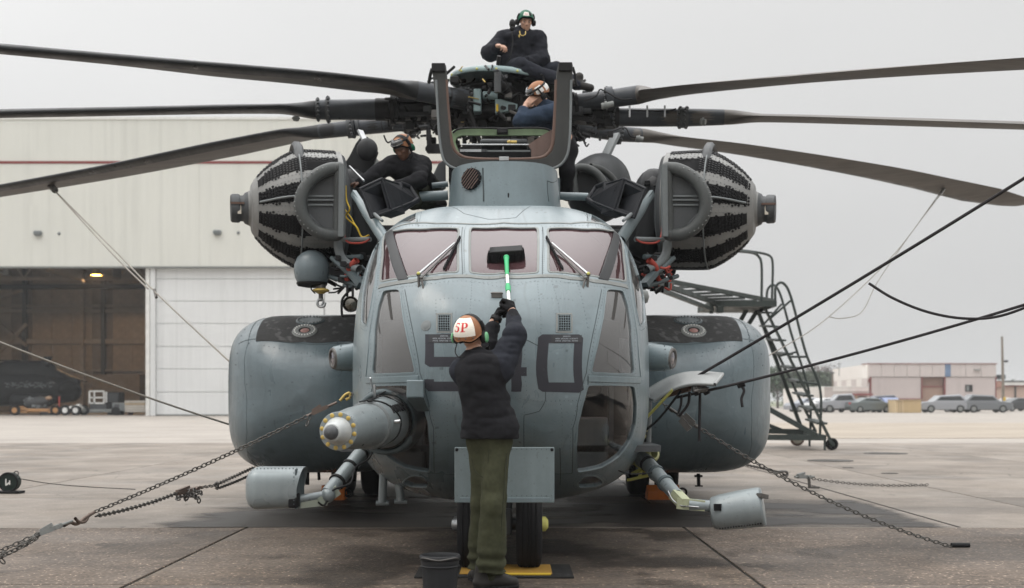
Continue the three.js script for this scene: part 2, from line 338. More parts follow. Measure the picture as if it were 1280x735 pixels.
function refine(pts, tris, h) {                            // splits long edges until all are shorter than h
  const P2 = pts.map((p) => [p[0], p[1]]);
  for (let it = 0; it < 14; it++) {
    const mid = new Map(), out = []; let split = false;
    const m = (a, b) => { const L = Math.hypot(P2[a][0] - P2[b][0], P2[a][1] - P2[b][1]); if (L < h) return -1; const k = a < b ? a * 1e6 + b : b * 1e6 + a; if (!mid.has(k)) { mid.set(k, P2.length); P2.push([(P2[a][0] + P2[b][0]) / 2, (P2[a][1] + P2[b][1]) / 2]); } return mid.get(k); };
    for (const [a, b, c] of tris) {
      const x = m(a, b), y = m(b, c), z = m(c, a), n = (x >= 0) + (y >= 0) + (z >= 0);
      if (!n) { out.push([a, b, c]); continue; } split = true;
      if (n === 3) out.push([a, x, z], [x, b, y], [z, y, c], [x, y, z]);
      else if (n === 1) { if (x >= 0) out.push([a, x, c], [x, b, c]); else if (y >= 0) out.push([a, b, y], [a, y, c]); else out.push([a, b, z], [z, b, c]); }
      else if (x < 0) out.push([c, z, y], [z, a, b], [z, b, y]); else if (y < 0) out.push([a, x, z], [x, b, c], [x, c, z]); else out.push([b, y, x], [a, x, y], [a, y, c]);
    }
    tris = out; if (!split) break;
  }
  return [P2, tris];
}
function skin(outer, holes, h, off = 0) {                  // part of the body's surface inside an outline, lifted by off
  const o2 = outer.map((p) => new THREE.Vector2(...p)), h2 = holes.map((k) => k.map((p) => new THREE.Vector2(...p)));
  if (THREE.ShapeUtils.isClockWise(o2)) o2.reverse();
  for (const k of h2) if (!THREE.ShapeUtils.isClockWise(k)) k.reverse();
  const tri = THREE.ShapeUtils.triangulateShape(o2, h2), all = [o2, ...h2].flat().map((p) => [p.x, p.y]), [pts, t] = refine(all, tri, h);
  const pos = [], nor = [], uv = [], idx = [];
  for (const [x, y] of pts) { const n = hullN(x, y), p = hull(x, y).addScaledVector(n, off); pos.push(p.x, p.y, p.z); nor.push(n.x, n.y, n.z); uv.push(x / 2.6 + 0.5, y / 2.6 + 0.5); }
  for (const [a, b, c] of t) { const A = pts[a], B = pts[b], C = pts[c], s = (B[0] - A[0]) * (C[1] - A[1]) - (C[0] - A[0]) * (B[1] - A[1]); if (Math.abs(s) < 1e-12) continue; s > 0 ? idx.push(a, b, c) : idx.push(a, c, b); }
  const g = new THREE.BufferGeometry(); g.setAttribute('position', new THREE.Float32BufferAttribute(pos, 3)); g.setAttribute('normal', new THREE.Float32BufferAttribute(nor, 3)); g.setAttribute('uv', new THREE.Float32BufferAttribute(uv, 2)); g.setIndex(idx); g.userData.uv = 1;
  return g;
}
function ribbon(q, w, h, closed, lift = 0) {               // a flat strip laid along a line on the body
  const n = q.length, ring = [], pos = [], idx = [];
  for (let i = 0; i < n; i++) {
    const a = closed ? q[(i + n - 1) % n] : q[Math.max(0, i - 1)], b = closed ? q[(i + 1) % n] : q[Math.min(n - 1, i + 1)], N = hullN(...q[i]), p = hull(...q[i]).addScaledVector(N, lift), T = hull(...b).sub(hull(...a)).normalize(), S = new V3().crossVectors(N, T).normalize();
    for (const [u, v] of [[-1, -0.004], [-0.8, h], [0.8, h], [1, -0.004]]) { const r = p.clone().addScaledVector(S, u * w / 2).addScaledVector(N, v); pos.push(r.x, r.y, r.z); }
  }
  for (let i = 0; i < (closed ? n : n - 1); i++) for (let k = 0; k < 3; k++) { const a = i * 4 + k, b = ((i + 1) % n) * 4 + k; idx.push(a, b + 1, a + 1, a, b, b + 1); }
  const g = new THREE.BufferGeometry(); g.setAttribute('position', new THREE.Float32BufferAttribute(pos, 3)); g.setIndex(idx); const f = g.toNonIndexed(); f.computeVertexNormals(); return f;
}
function reveal(q, deep) { const pos = [], n = q.length; for (let i = 0; i < n; i++) { const a = q[i], b = q[(i + 1) % n], A = hull(...a), B = hull(...b), C = B.clone().addScaledVector(hullN(...b), -deep), D = A.clone().addScaledVector(hullN(...a), -deep); for (const p of [A, C, B, A, D, C]) pos.push(p.x, p.y, p.z); } const g = new THREE.BufferGeometry(); g.setAttribute('position', new THREE.Float32BufferAttribute(pos, 3)); g.computeVertexNormals(); return g; }
function studs(q, step, r, lift = 0) {                     // rivet heads along a line on the body
  const out = []; let acc = 0;
  for (let i = 0; i + 1 < q.length; i++) { const A = hull(...q[i]), B = hull(...q[i + 1]), L = A.distanceTo(B); while (acc < L) { const u = acc / L, x = mix(q[i][0], q[i + 1][0], u), y = mix(q[i][1], q[i + 1][1], u), N = hullN(x, y), p = hull(x, y).addScaledVector(N, lift); const g = new THREE.ConeGeometry(r, r * 0.7, 5, 1, true).translate(0, r * 0.3, 0); g.applyQuaternion(new THREE.Quaternion().setFromUnitVectors(new V3(0, 1, 0), N)).translate(p.x, p.y, p.z); out.push(g); acc += step; } acc -= L; }
  return out;
}
const mir = (pts) => pts.map(([x, y]) => [1258 - x, y]);
const closeLine = (q) => [...q, q[0]];

const W_CENTRE = [[587.5, 284.5], [630, 284], [672.5, 284.5], [672.5, 341], [630, 341.5], [587.5, 341]];
const W_SIDE = [[684.5, 285], [730, 286], [764, 288], [777, 290.5], [780, 322], [783, 352], [760, 348], [722, 343], [685.5, 340]];
const W_CHEEK = [[758, 361], [769, 361.5], [779, 363], [786, 384], [790, 410], [793, 468], [766, 467.5], [738.5, 466], [747, 430], [754, 396]];
const W_CHIN = [[735, 481], [764, 481], [793, 482], [796, 505], [795, 530], [788, 552], [774, 571], [752, 585], [721, 591], [720, 560], [722, 530], [728, 506]];
const W_LOW = [[722, 603], [730, 595], [744, 594.5], [751, 599], [755, 604], [744, 608.5], [723, 609.5]];
const W_DOOR = [[783, 301], [790, 309], [796, 326], [801, 346], [805, 372], [806.5, 404], [800, 408], [795, 385], [789, 350], [784.5, 322]];
const W_BROW = [[737.5, 278], [738, 263], [752, 263], [762, 269], [770, 279]];
const windows = [];
for (const [name, pts, rad] of [['windscreen_pane', W_CENTRE, 4], ['windscreen_pane', W_SIDE, 4], ['windscreen_pane', mir(W_SIDE), 4], ['cheek_window', W_CHEEK, 5], ['cheek_window', mir(W_CHEEK), 5], ['chin_window', W_CHIN, 4], ['chin_window', mir(W_CHIN), 4], ['lower_window', W_LOW, 3], ['lower_window', mir(W_LOW), 3], ['side_window', W_DOOR, 4], ['side_window', mir(W_DOOR), 4], ['overhead_window', W_BROW, 3], ['overhead_window', mir(W_BROW), 3]])
  windows.push({ name, q: dense(rounded(pts, rad)) });

// the paint of the nose: even grey with chalking, run marks and grime, laid out over the unrolled nose
const hullMarks = (() => { // touched-up panels, run-down streaks and scrapes, each with its own outline
  const r = rng(207), rects = Array.from({ length: 46 }, () => { const x = r(), y = r(); return [x, y, 0.012 + 0.06 * r(), 0.01 + 0.05 * r(), 1 + (r() - 0.6) * 0.26]; }), runs = Array.from({ length: 130 }, () => [r(), r(), 0.0015 + 0.004 * r(), 0.03 + 0.14 * r(), 0.10 + 0.22 * r()]), nicks = Array.from({ length: 240 }, () => [r(), r(), 0.0006 + 0.0011 * r(), r() < 0.7 ? 0.6 : 1.22]);
  const N = 1024, A = new Float32Array(N * N).fill(1), each = (x0, x1, y0, y1, fn) => { for (let j = Math.max(0, Math.floor(y0 * N)); j <= Math.min(N - 1, Math.ceil(y1 * N)); j++) for (let i = Math.max(0, Math.floor(x0 * N)); i <= Math.min(N - 1, Math.ceil(x1 * N)); i++) A[j * N + i] *= fn((i + 0.5) / N, (j + 0.5) / N); };
  for (const [x, y, w, h, m] of rects) each(x - w, x + w, y - h, y + h, (u, v) => { const e = 0.006 * (vnoise(u * 90, v * 90) - 0.5), a = w - Math.abs(u - x) + e, b = h - Math.abs(v - y) + e; return mix(1, m, sstep(0, 0.004, Math.min(a, b))); });
  for (const [x, y, w, l, a] of runs) each(x - w - 0.003, x + w + 0.003, y - l, y, (u, v) => { const d = y - v, e = Math.abs(u - x + 0.002 * Math.sin(d * 90)); return d > 0 && e < w ? 1 - a * (1 - e / w) * (1 - d / l) : 1; });
  for (const [x, y, q, m] of nicks) each(x - q, x + q, y - q * 0.7, y + q * 0.7, () => m);
  return (u, v) => A[Math.min(N - 1, v * N | 0) * N + Math.min(N - 1, u * N | 0)];
})();
const hullTex = tex(1024, 1024, (u, v) => {
  const x = (u - 0.5) * 2.6, y = (v - 0.5) * 2.6;
  const a = fbm(u * 9, v * 9, 5, 4096, 4096, 201), st = fbm(u * 70, v * 5, 4, 4096, 4096, 205), b = fbm(u * 26, v * 26, 4, 4096, 4096, 209), sp = fbm(u * 240, v * 240, 2, 4096, 4096, 213);
  let k = 1 + 0.16 * (a - 0.5) + 0.16 * (st - 0.5) + 0.08 * (b - 0.5) + 0.05 * (sp - 0.5);
  if (sp > 0.80) k *= 0.88;
  const scuff = sstep(0.60, 0.74, fbm(u * 14 + 3, v * 34, 5, 4096, 4096, 217)); k *= 1 + 0.10 * scuff;
  k *= hullMarks(u, v);
  return [0.130 * k * (1 + 0.03 * (b - 0.5)), 0.172 * k, 0.188 * k];
});
const hullRough = tex(512, 512, (u, v) => 0.46 + 0.5 * (fbm(u * 14, v * 10, 5, 4096, 4096, 221) - 0.5) + 0.2 * (fbm(u * 120, v * 12, 2, 4096, 4096, 223) - 0.5), false);
const hullBump = tex(512, 512, (u, v) => 0.75 * fbm(u * 12, v * 12, 2, 4096, 4096, 227) + 0.25 * fbm(u * 70, v * 70, 3, 4096, 4096, 229), false);
MAT.nose = new THREE.MeshPhysicalMaterial({ clearcoat: 0.45, clearcoatRoughness: 0.26, map: hullTex, roughnessMap: hullRough, roughness: 0.78, bumpMap: hullBump, bumpScale: 0.011 });
const circle = []; for (let i = 0; i < 200; i++) { const f = i / 200 * 2 * PI; circle.push([Math.cos(f) * 1.0, Math.sin(f) * 1.0]); }
const aft = grid(120, 22, (u, v) => { const f = u * 2 * PI, t = 1 + v * 1.2, k = Math.max(0, v - 0.5) * 2, p = hull(t * Math.cos(f), t * Math.sin(f)); const yc = 2.2; return v < 0.5 ? p : new V3(HX + (p.x - HX) * (1 - 0.65 * k), yc + (p.y - yc) * (1 - 0.6 * k), p.z - k * 2); }, true);
const FUSE = put(HELI, 'fuselage', [skin(circle, windows.map((w) => w.q), 0.035), ...windows.map((w) => reveal(w.q, 0.035))], MAT.nose);
put(HELI, 'cabin', [aft], MAT.hull);

MAT.screen = new THREE.MeshPhysicalMaterial({ color: new THREE.Color().setRGB(0.42, 0.22, 0.24), transmission: 0.86, thickness: 0, roughness: 0.02, ior: 1.5 });
MAT.screen.specularColor = new THREE.Color().setRGB(1, 0.70, 0.73);
MAT.clear = new THREE.MeshPhysicalMaterial({ color: new THREE.Color().setRGB(0.60, 0.62, 0.62), transmission: 1, thickness: 0, roughness: 0.02, ior: 1.6 });
MAT.acrylic = new THREE.MeshPhysicalMaterial({ color: new THREE.Color().setRGB(0.72, 0.70, 0.68), transmission: 0.9, thickness: 0, roughness: 0.02, ior: 1.75 });
for (const w of windows) {
  const p = put(HELI, w.name, [skin(w.q, [], 0.04, -0.012)], w.name === 'windscreen_pane' ? MAT.screen : /chin|lower/.test(w.name) ? MAT.clear : MAT.acrylic);
  put(p, 'seal', [ribbon(w.q, w.name === 'windscreen_pane' ? 0.020 : 0.014, 0.003, true)], w.name === 'windscreen_pane' ? MAT.sealGrey : MAT.hull);
}
// black de-icing bands down the outer windscreens, the weathered band below them and the roof seam
for (const f of [(p) => p, mir]) {
  const q = dense(f([[767.5, 288], [776, 289.5], [772, 312], [760, 350], [748.5, 348.5], [758, 322]]));
  put(HELI, 'windscreen_post', [skin(q, [], 0.05, 0.004), ribbon(q, 0.01, 0.004, true)], MAT.composite);
}
const sillLine = [[474, 358.5], [490, 355], [515, 351.5], [545, 348], [587, 345.5], [630, 345.5], [672, 345.5], [713, 348], [743, 351.5], [768, 355], [784, 358.5]];
put(FUSE, 'weather_strip', [ribbon(dense(sillLine, false), 0.042, 0.005, false)], MAT.sealGrey);
put(FUSE, 'roof_strip', [ribbon(dense([[475, 285], [500, 282], [545, 279.5], [630, 278.5], [713, 279.5], [758, 282], [783, 285]], false), 0.03, 0.004, false)], MAT.sealGrey);
for (const f of [(p) => p, mir]) {
  put(FUSE, 'window_rail', [ribbon(dense(f([[735, 473.5], [765, 474.5], [800, 475.5]]), false), 0.05, 0.008, false)], MAT.hull);
  put(FUSE, 'window_rail', [ribbon(dense(f([[781, 288], [785.5, 330], [790, 372], [797, 420], [801, 470]]), false), 0.03, 0.005, false)], MAT.hull);
}
// panel joints and fasteners
const seamLines = [[[560, 256], [580, 267], [610, 274], [645, 272], [663, 258]], [[655, 424], [672, 432], [681, 448], [682, 500], [674, 514], [655, 519]], [[578, 345], [578, 284]], [[678, 345], [678, 284]], [[752, 362], [744, 404], [733, 466], [722, 505], [716, 535], [715, 592]], mir([[752, 362], [744, 404], [733, 466], [722, 505], [716, 535], [715, 592]]), [[534, 591], [575, 594], [640, 595], [715, 592]], [[655, 520], [655, 560]], [[735, 470], [735, 481]], [[735, 283], [734, 260]], mir([[735, 283], [734, 260]]), [[700, 560], [700, 606]]];
put(FUSE, 'panel_joint', seamLines.map((l) => ribbon(dense(l, false, 0.02), 0.006, 0.0012, false)), MAT.seam);
const rivetLines = [...seamLines.slice(2), [[656, 432], [656, 555]], [[668, 528], [668, 560]], sillLine.map(([x, y]) => [x, y + 6]), [[590, 350], [586, 420]], [[672, 352], [676, 420]], [[560, 600], [700, 601]], [[720, 350], [735, 410]], [[735, 470], [800, 471]], mir([[735, 470], [800, 471]]), [[735, 478], [800, 479]], mir([[735, 478], [800, 479]]), [[540, 262], [720, 262]], [[560, 500], [560, 592]], [[700, 500], [702, 560]], [[590, 350], [670, 351]], [[545, 375], [545, 392]], [[545, 375], [600, 376]], [[716, 375], [660, 376]], [[525, 500], [735, 500]], [[690, 352], [700, 392]], [[540, 545], [560, 547]], [[700, 547], [718, 545]], [[560, 612], [700, 613]]];
const riv = put(FUSE, 'rivets', [...rivetLines.map((l) => studs(dense(l, false, 0.02), 0.032, 0.0042)), ...windows.map((w) => studs(closeLine(dense2(w.q, 1.035)), 0.035, 0.0045))], MAT.hullDark);
riv.userData.kind = 'stuff';
function dense2(q, k) { let cx = 0, cy = 0; for (const p of q) { cx += p[0] / q.length; cy += p[1] / q.length; } return q.map(([x, y]) => { const L = Math.hypot(x - cx, y - cy) || 1; return [x + (x - cx) / L * 0.022, y + (y - cy) / L * 0.022]; }); }

// the number 540 on the nose
const D5 = [[531.5, 418], [588, 418], [588, 428.5], [542.5, 428.5], [542.5, 446], [583, 446], [588, 451], [588, 484], [583, 489], [535.5, 489], [530.5, 484], [530.5, 474], [542.5, 474], [542.5, 477], [576, 477], [576, 458.5], [537, 458.5], [531, 455]];
const D4 = [[602, 419], [614.5, 419], [614.5, 459], [639, 459], [639, 419], [651.5, 419], [651.5, 459], [658.5, 459], [658.5, 470], [651.5, 470], [651.5, 489.5], [639, 489.5], [639, 470], [602, 470]];
const D0o = [[672.5, 422], [677.7, 418], [724, 418], [729, 422.4], [729.7, 487], [724, 490.9], [678.4, 489.8], [672.9, 486]], D0i = [[685.9, 429], [717.8, 429], [717.8, 478.2], [685.9, 478]];
for (const g of [skin(dense(D5), [], 0.05, 0.0015), skin(dense(D4), [], 0.05, 0.0015), skin(dense(D0o), [dense(D0i)], 0.05, 0.0015)]) put(HELI, 'nose_numeral', [g], MAT.stencil);
const noticeTex = canvasTex(512, 128, (c, w, h) => { c.fillStyle = '#27272b'; c.fillRect(0, 0, w, h); c.fillStyle = '#8d9499'; c.font = 'bold 30px monospace'; c.textAlign = 'center'; c.fillText('WARNING', w / 2, 30); c.fillText('WHEN WASHING AIRCRAFT', w / 2, 70); c.fillText('AVOID SPRAYING INTAKE', w / 2, 108); }, true, false);
function decal(pts, t, off, rough = 0.6, extra = {}) { const q = pts.map(([x, y]) => onHull(x, y)); const g = grid(10, 6, (u, v) => { const x = mix(mix(q[0][0], q[1][0], u), mix(q[3][0], q[2][0], u), v), y = mix(mix(q[0][1], q[1][1], u), mix(q[3][1], q[2][1], u), v); return hull(x, y).addScaledVector(hullN(x, y), off); }); const uv = []; for (let j = 0; j <= 6; j++) for (let i = 0; i <= 10; i++) uv.push(i / 10, j / 6); g.setAttribute('uv', new THREE.Float32BufferAttribute(uv, 2)); g.userData.uv = 1; return [g, new THREE.MeshStandardMaterial({ map: t, roughness: rough, ...extra })]; }
for (const r of [[[689, 428.3], [727, 428.3], [727, 419], [689, 419]], [[536, 428.2], [576, 428.2], [576, 418.6], [536, 418.6]]]) put(HELI, 'warning_notice', ...decal(r, noticeTex, 0.003));
// louvred vents, little round port, latch and lifting fittings on the nose
function vent(x0, x1, y0, y1) {
  const q = dense([[x0, y0], [x1, y0], [x1, y1], [x0, y1]]), p = put(HELI, 'nose_vent', [skin(q, [], 0.03, 0.003)], MAT.blackMatte), bars = [], n = 6, m = 5;
  for (let i = 0; i <= m; i++) bars.push(ribbon(dense([[mix(x0, x1, i / m), y0], [mix(x0, x1, i / m), y1]], false), 0.0045, 0.008, false));
  for (let i = 0; i <= n; i++) bars.push(ribbon(dense([[x0, mix(y0, y1, i / n)], [x1, mix(y0, y1, i / n)]], false), 0.0045, 0.008, false));
  put(p, 'grating', bars, MAT.hull);
  put(p, 'frame', [ribbon(dense([[x0 - 2, y0 - 2], [x1 + 2, y0 - 2], [x1 + 2, y1 + 2], [x0 - 2, y1 + 2]]), 0.016, 0.003, true), studs(closeLine(dense([[x0 - 3, y0 - 3], [x1 + 3, y0 - 3], [x1 + 3, y1 + 3], [x0 - 3, y1 + 3]])), 0.03, 0.004, 0.002)], MAT.sealGrey);
}
vent(548.5, 562.5, 394.5, 413); vent(698, 712.5, 394.5, 413);
{ const q0 = onHull(532.5, 407), N = hullN(...q0), c = hull(...q0); put(HELI, 'round_port', [lathe(c, c.clone().add(N), [[0.001, 0.006], [0.02, 0.006], [0.022, 0.002], [0.038, 0.004], [0.042, 0.0]], 20)], MAT.greyPart);
  const q1 = onHull(622, 370), c1 = hull(...q1).addScaledVector(hullN(...q1), 0.012); put(HELI, 'latch', [boxAt(c1.x - 0.045, c1.x + 0.035, c1.y - 0.025, c1.y + 0.02, c1.z - 0.02, c1.z + 0.012, 0.005), rod(c1.clone().add(v3(-0.05, 0.01, 0.01)), c1.clone().add(v3(0.04, 0.01, 0.01)), 0.006)], MAT.darkSteel); }
// windscreen wipers
for (const f of [(x) => x, (x) => 1258 - x]) {
  const at = (x, y, o) => { const q = onHull(f(x), y); return hull(...q).addScaledVector(hullN(...q), o); };
  const piv = at(729, 352, 0.035), head = at(731, 349.5, 0.055), tip = at(690, 309, 0.035), w = put(HELI, 'wiper', [rod(at(729, 361, -0.01), piv, 0.008), rod(at(735, 359, -0.01), head, 0.010), rod(piv, tip.clone().add(v3(0, -0.02, 0)), 0.006), ball(head, 0.017), ball(piv, 0.014)], MAT.darkSteel);
  put(w, 'wiper_arm', [rod(head, tip, 0.0105, 0.007)], MAT.steel);
  put(w, 'blade', [bar(at(683, 299, 0.018), at(703, 339, 0.018), 0.012, 0.024), bar(at(686, 305, 0.03), at(698, 330, 0.03), 0.008, 0.01)], MAT.rubber);
  put(w, 'brass_nut', [ball(head.clone().add(v3(0, 0.004, 0.008)), 0.013)], MAT.primer);
}
// cockpit behind the glass
{
  const c = put(HELI, 'cockpit', [boxAt(HX - 1.25, HX + 1.25, 0.85, 0.9, -12.1, -9.35), boxAt(HX - 1.27, HX + 1.27, 0.5, 2.98, -12.2, -12.1)], MAT.gunmetal);
  const dash = new THREE.Shape([[-0.95, 0], [0.95, 0], [0.95, 0.42], [0.55, 0.52], [-0.55, 0.52], [-0.95, 0.42]].map((p) => new THREE.Vector2(...p)));
  put(c, 'instrument_panel', [new THREE.ExtrudeGeometry(dash, { depth: 0.35, bevelEnabled: false }).translate(HX, 1.45, -9.95)], MAT.blackMatte);
  put(c, 'pedestal', [boxAt(HX - 0.2, HX + 0.2, 0.9, 1.45, -10.2, -9.5)], MAT.black);
  for (const s of [-1, 1]) {
    put(c, 'pilot_seat', [boxAt(HX + s * 0.62 - 0.26, HX + s * 0.62 + 0.26, 1.3, 1.42, -10.95, -10.45, 0.04), boxAt(HX + s * 0.62 - 0.25, HX + s * 0.62 + 0.25, 1.42, 2.25, -11.1, -10.98, 0.05), boxAt(HX + s * 0.62 - 0.13, HX + s * 0.62 + 0.13, 2.25, 2.5, -11.08, -10.99, 0.04)], MAT.gunmetal);
    put(c, 'footwell_box', [boxAt(HX + s * 0.72 - 0.16, HX + s * 0.72 + 0.12, 0.7, 1.12, -9.6, -9.35, 0.02), boxAt(HX + s * 0.9 - 0.02, HX + s * 0.9 + 0.02, 0.9, 1.6, -9.9, -9.8)], MAT.greyPart);
  }
}

// ---------------------------------------------------------------- sponsons
function sponson(side) {
  const cx = side < 0 ? -2.11 : 1.84, cy = 1.323, a = 0.98, b = 0.867, n = 4.0, R5 = [0, 0.30, 0.57, 0.79, 0.93, 1], S5 = [0, 0.05, 0.20, 0.45, 0.78, 1.2];
  const f = (x, y) => { const t0 = Math.hypot(x, y), t = Math.min(1, t0), q = Math.atan2(y, x), c = Math.cos(q), s = Math.sin(q), R = Math.pow(Math.pow(Math.abs(c / a), n) + Math.pow(Math.abs(s / b), n), -1 / n), r = curve(R5, t), S = curve(S5, t) + Math.max(0, t0 - 1) * 8; return new V3(cx + r * R * c, cy + r * R * s, -(12.0 + S)); };
  const keep = SURF, S = surface(f), ring = [], X = (x) => side < 0 ? x : 1248 - x;
  for (let i = 0; i < 120; i++) { const q = i / 120 * 2 * PI; ring.push([Math.cos(q), Math.sin(q)]); }
  const back = grid(80, 8, (u, v) => f((1 + v * 0.62) * Math.cos(u * 2 * PI), (1 + v * 0.62) * Math.sin(u * 2 * PI)), true);
  const tailCap = grid(40, 3, (u, v) => { const p = f(1.62 * Math.cos(u * 2 * PI), 1.62 * Math.sin(u * 2 * PI)); return v3(mix(p.x, cx, v * 0.999), mix(p.y, cy, v * 0.999), p.z - v * 0.6); }, true);
  const sp = put(HELI, 'sponson', [skin(ring, [], 0.06), back, tailCap], MAT.sponson);
  const seam1 = [[338, 430], [324, 428], [322, 414], [330, 400], [334, 396]].map(([x, y]) => [X(x), y]);
  put(sp, 'walkway', [skin(dense([[336, 394.5], [326, 405], [320, 427], [380, 427.5], [446, 428], [446, 393]].map(([x, y]) => [X(x), y])), [], 0.05, 0.004)], MAT.grit);
  put(sp, 'seam', [ribbon(dense([[300, 428.5], [380, 429.5], [446, 430]].map(([x, y]) => [X(x), y]), false), 0.012, 0.002, false), ribbon(dense([[330, 394], [318, 406], [310, 430], [306, 480], [309, 540], [330, 586]].map(([x, y]) => [X(x), y]), false), 0.006, 0.0015, false)], MAT.hullDark);
  const rv = put(sp, 'rivets', [studs(dense([[328, 393.5], [316, 408], [311, 430]].map(([x, y]) => [X(x), y]), false), 0.055, 0.012), studs(dense([[330, 432], [446, 433]].map(([x, y]) => [X(x), y]), false), 0.06, 0.007), studs(dense([[306, 412], [298, 436], [294, 470]].map(([x, y]) => [X(x), y]), false), 0.12, 0.010)], MAT.hullDark); rv.userData.kind = 'stuff';
  // fuel fillers let into the top
  for (const [px, py, r, m, core] of [[388, 401, 0.15, MAT.greyPart, 0], [381, 414, 0.125, MAT.white, 1]]) {
    const q = onHull(X(px), py), N = hullN(...q), c = hull(...q);
    const cap = put(sp, core ? 'fuel_cap' : 'access_cover', [lathe(c, c.clone().add(N), core ? [[0.062, 0.012], [0.068, 0.018], [r, 0.014], [r + 0.006, 0.0]] : [[0.001, 0.007], [r - 0.03, 0.008], [r - 0.02, 0.012], [r, 0.010], [r + 0.004, 0]], 36)], core ? MAT.sealGrey : MAT.hullDark);
    if (core) put(cap, 'cap_core', [lathe(c, c.clone().add(N), [[0.001, 0.02], [0.025, 0.02], [0.03, 0.012], [0.045, 0.010]], 24)], paint(0.34, 0.19, 0.17));
    const bolts = []; const T = new V3(1, 0, 0).addScaledVector(N, -N.x).normalize(), B = new V3().crossVectors(N, T);
    for (let k = 0; k < 22; k++) { const w = k / 22 * 2 * PI, p = c.clone().addScaledVector(T, (r - 0.022) * Math.cos(w)).addScaledVector(B, (r - 0.022) * Math.sin(w)).addScaledVector(N, 0.016); bolts.push(new THREE.SphereGeometry(0.009, 6, 4).translate(p.x, p.y, p.z)); }
    put(cap, 'bolts', bolts, m).userData.kind = 'stuff';
  }
  SURF = keep;
}
MAT.sponson = MAT.nose.clone(); MAT.sponson.color.setRGB(0.84, 0.85, 0.86); MAT.sponson.roughness = 0.85;
MAT.grit = new THREE.MeshStandardMaterial({ map: tex(512, 512, (u, v) => { const k = 0.032 + 0.03 * (fbm(u * 10, v * 10, 4, 10, 10, 401) - 0.4) + 0.05 * sstep(0.62, 0.8, fbm(u * 60, v * 60, 3, 60, 60, 403)); return [k, k, k]; }), roughness: 0.9, bumpMap: slabBump, bumpScale: 0.006 });
sponson(-1); sponson(1);

// ---------------------------------------------------------------- pods and lights on the cheeks
for (const s of [-1, 1]) {
  const X = (x) => s < 0 ? x : 1257 - x, root = P(X(467), 445, 10.0), tip = P(X(417), 448, 9.84), ax = tip.clone().sub(root), L = ax.length();
  const p = put(HELI, 'sensor_pod', [lathe(root, tip, [[0.16, -0.25], [0.132, 0], [0.120, L * 0.45], [0.108, L * 0.75], [0.100, L * 0.97], [0.086, L]], 28), ball(P(X(466), 446, 10.0), 0.15, 0.9, 1.05, 1.2, 20)], MAT.hull);
  put(p, 'sensor_lens', [lathe(root, tip, [[0.001, L + 0.012], [0.045, L + 0.010], [0.06, L + 0.002], [0.084, L - 0.006]], 24)], MAT.lens);
  put(p, 'lens_ring', [lathe(root, tip, [[0.062, L + 0.002], [0.064, L + 0.016], [0.085, L + 0.014], [0.088, L - 0.004]], 24)], MAT.darkSteel);
  put(p, 'rivets', Array.from({ length: 14 }, (_, i) => { const w = i / 14 * 2 * PI, q = root.clone().lerp(tip, 0.8); return ball(q.add(v3(0, Math.cos(w) * 0.107, Math.sin(w) * 0.107)), 0.006, 1, 1, 1, 6); }), MAT.hullDark).userData.kind = 'stuff';
}
{ // small round lamp by the right-hand side window
  const c = P(808, 371, 10.4); put(HELI, 'position_light', [lathe(c.clone().add(v3(-0.05, 0, 0)), c.clone().add(v3(0.05, 0, 0)), [[0.06, 0], [0.062, 0.03], [0.05, 0.06], [0.001, 0.075]], 18).scale(1, 1, 1)], MAT.sealGrey); }
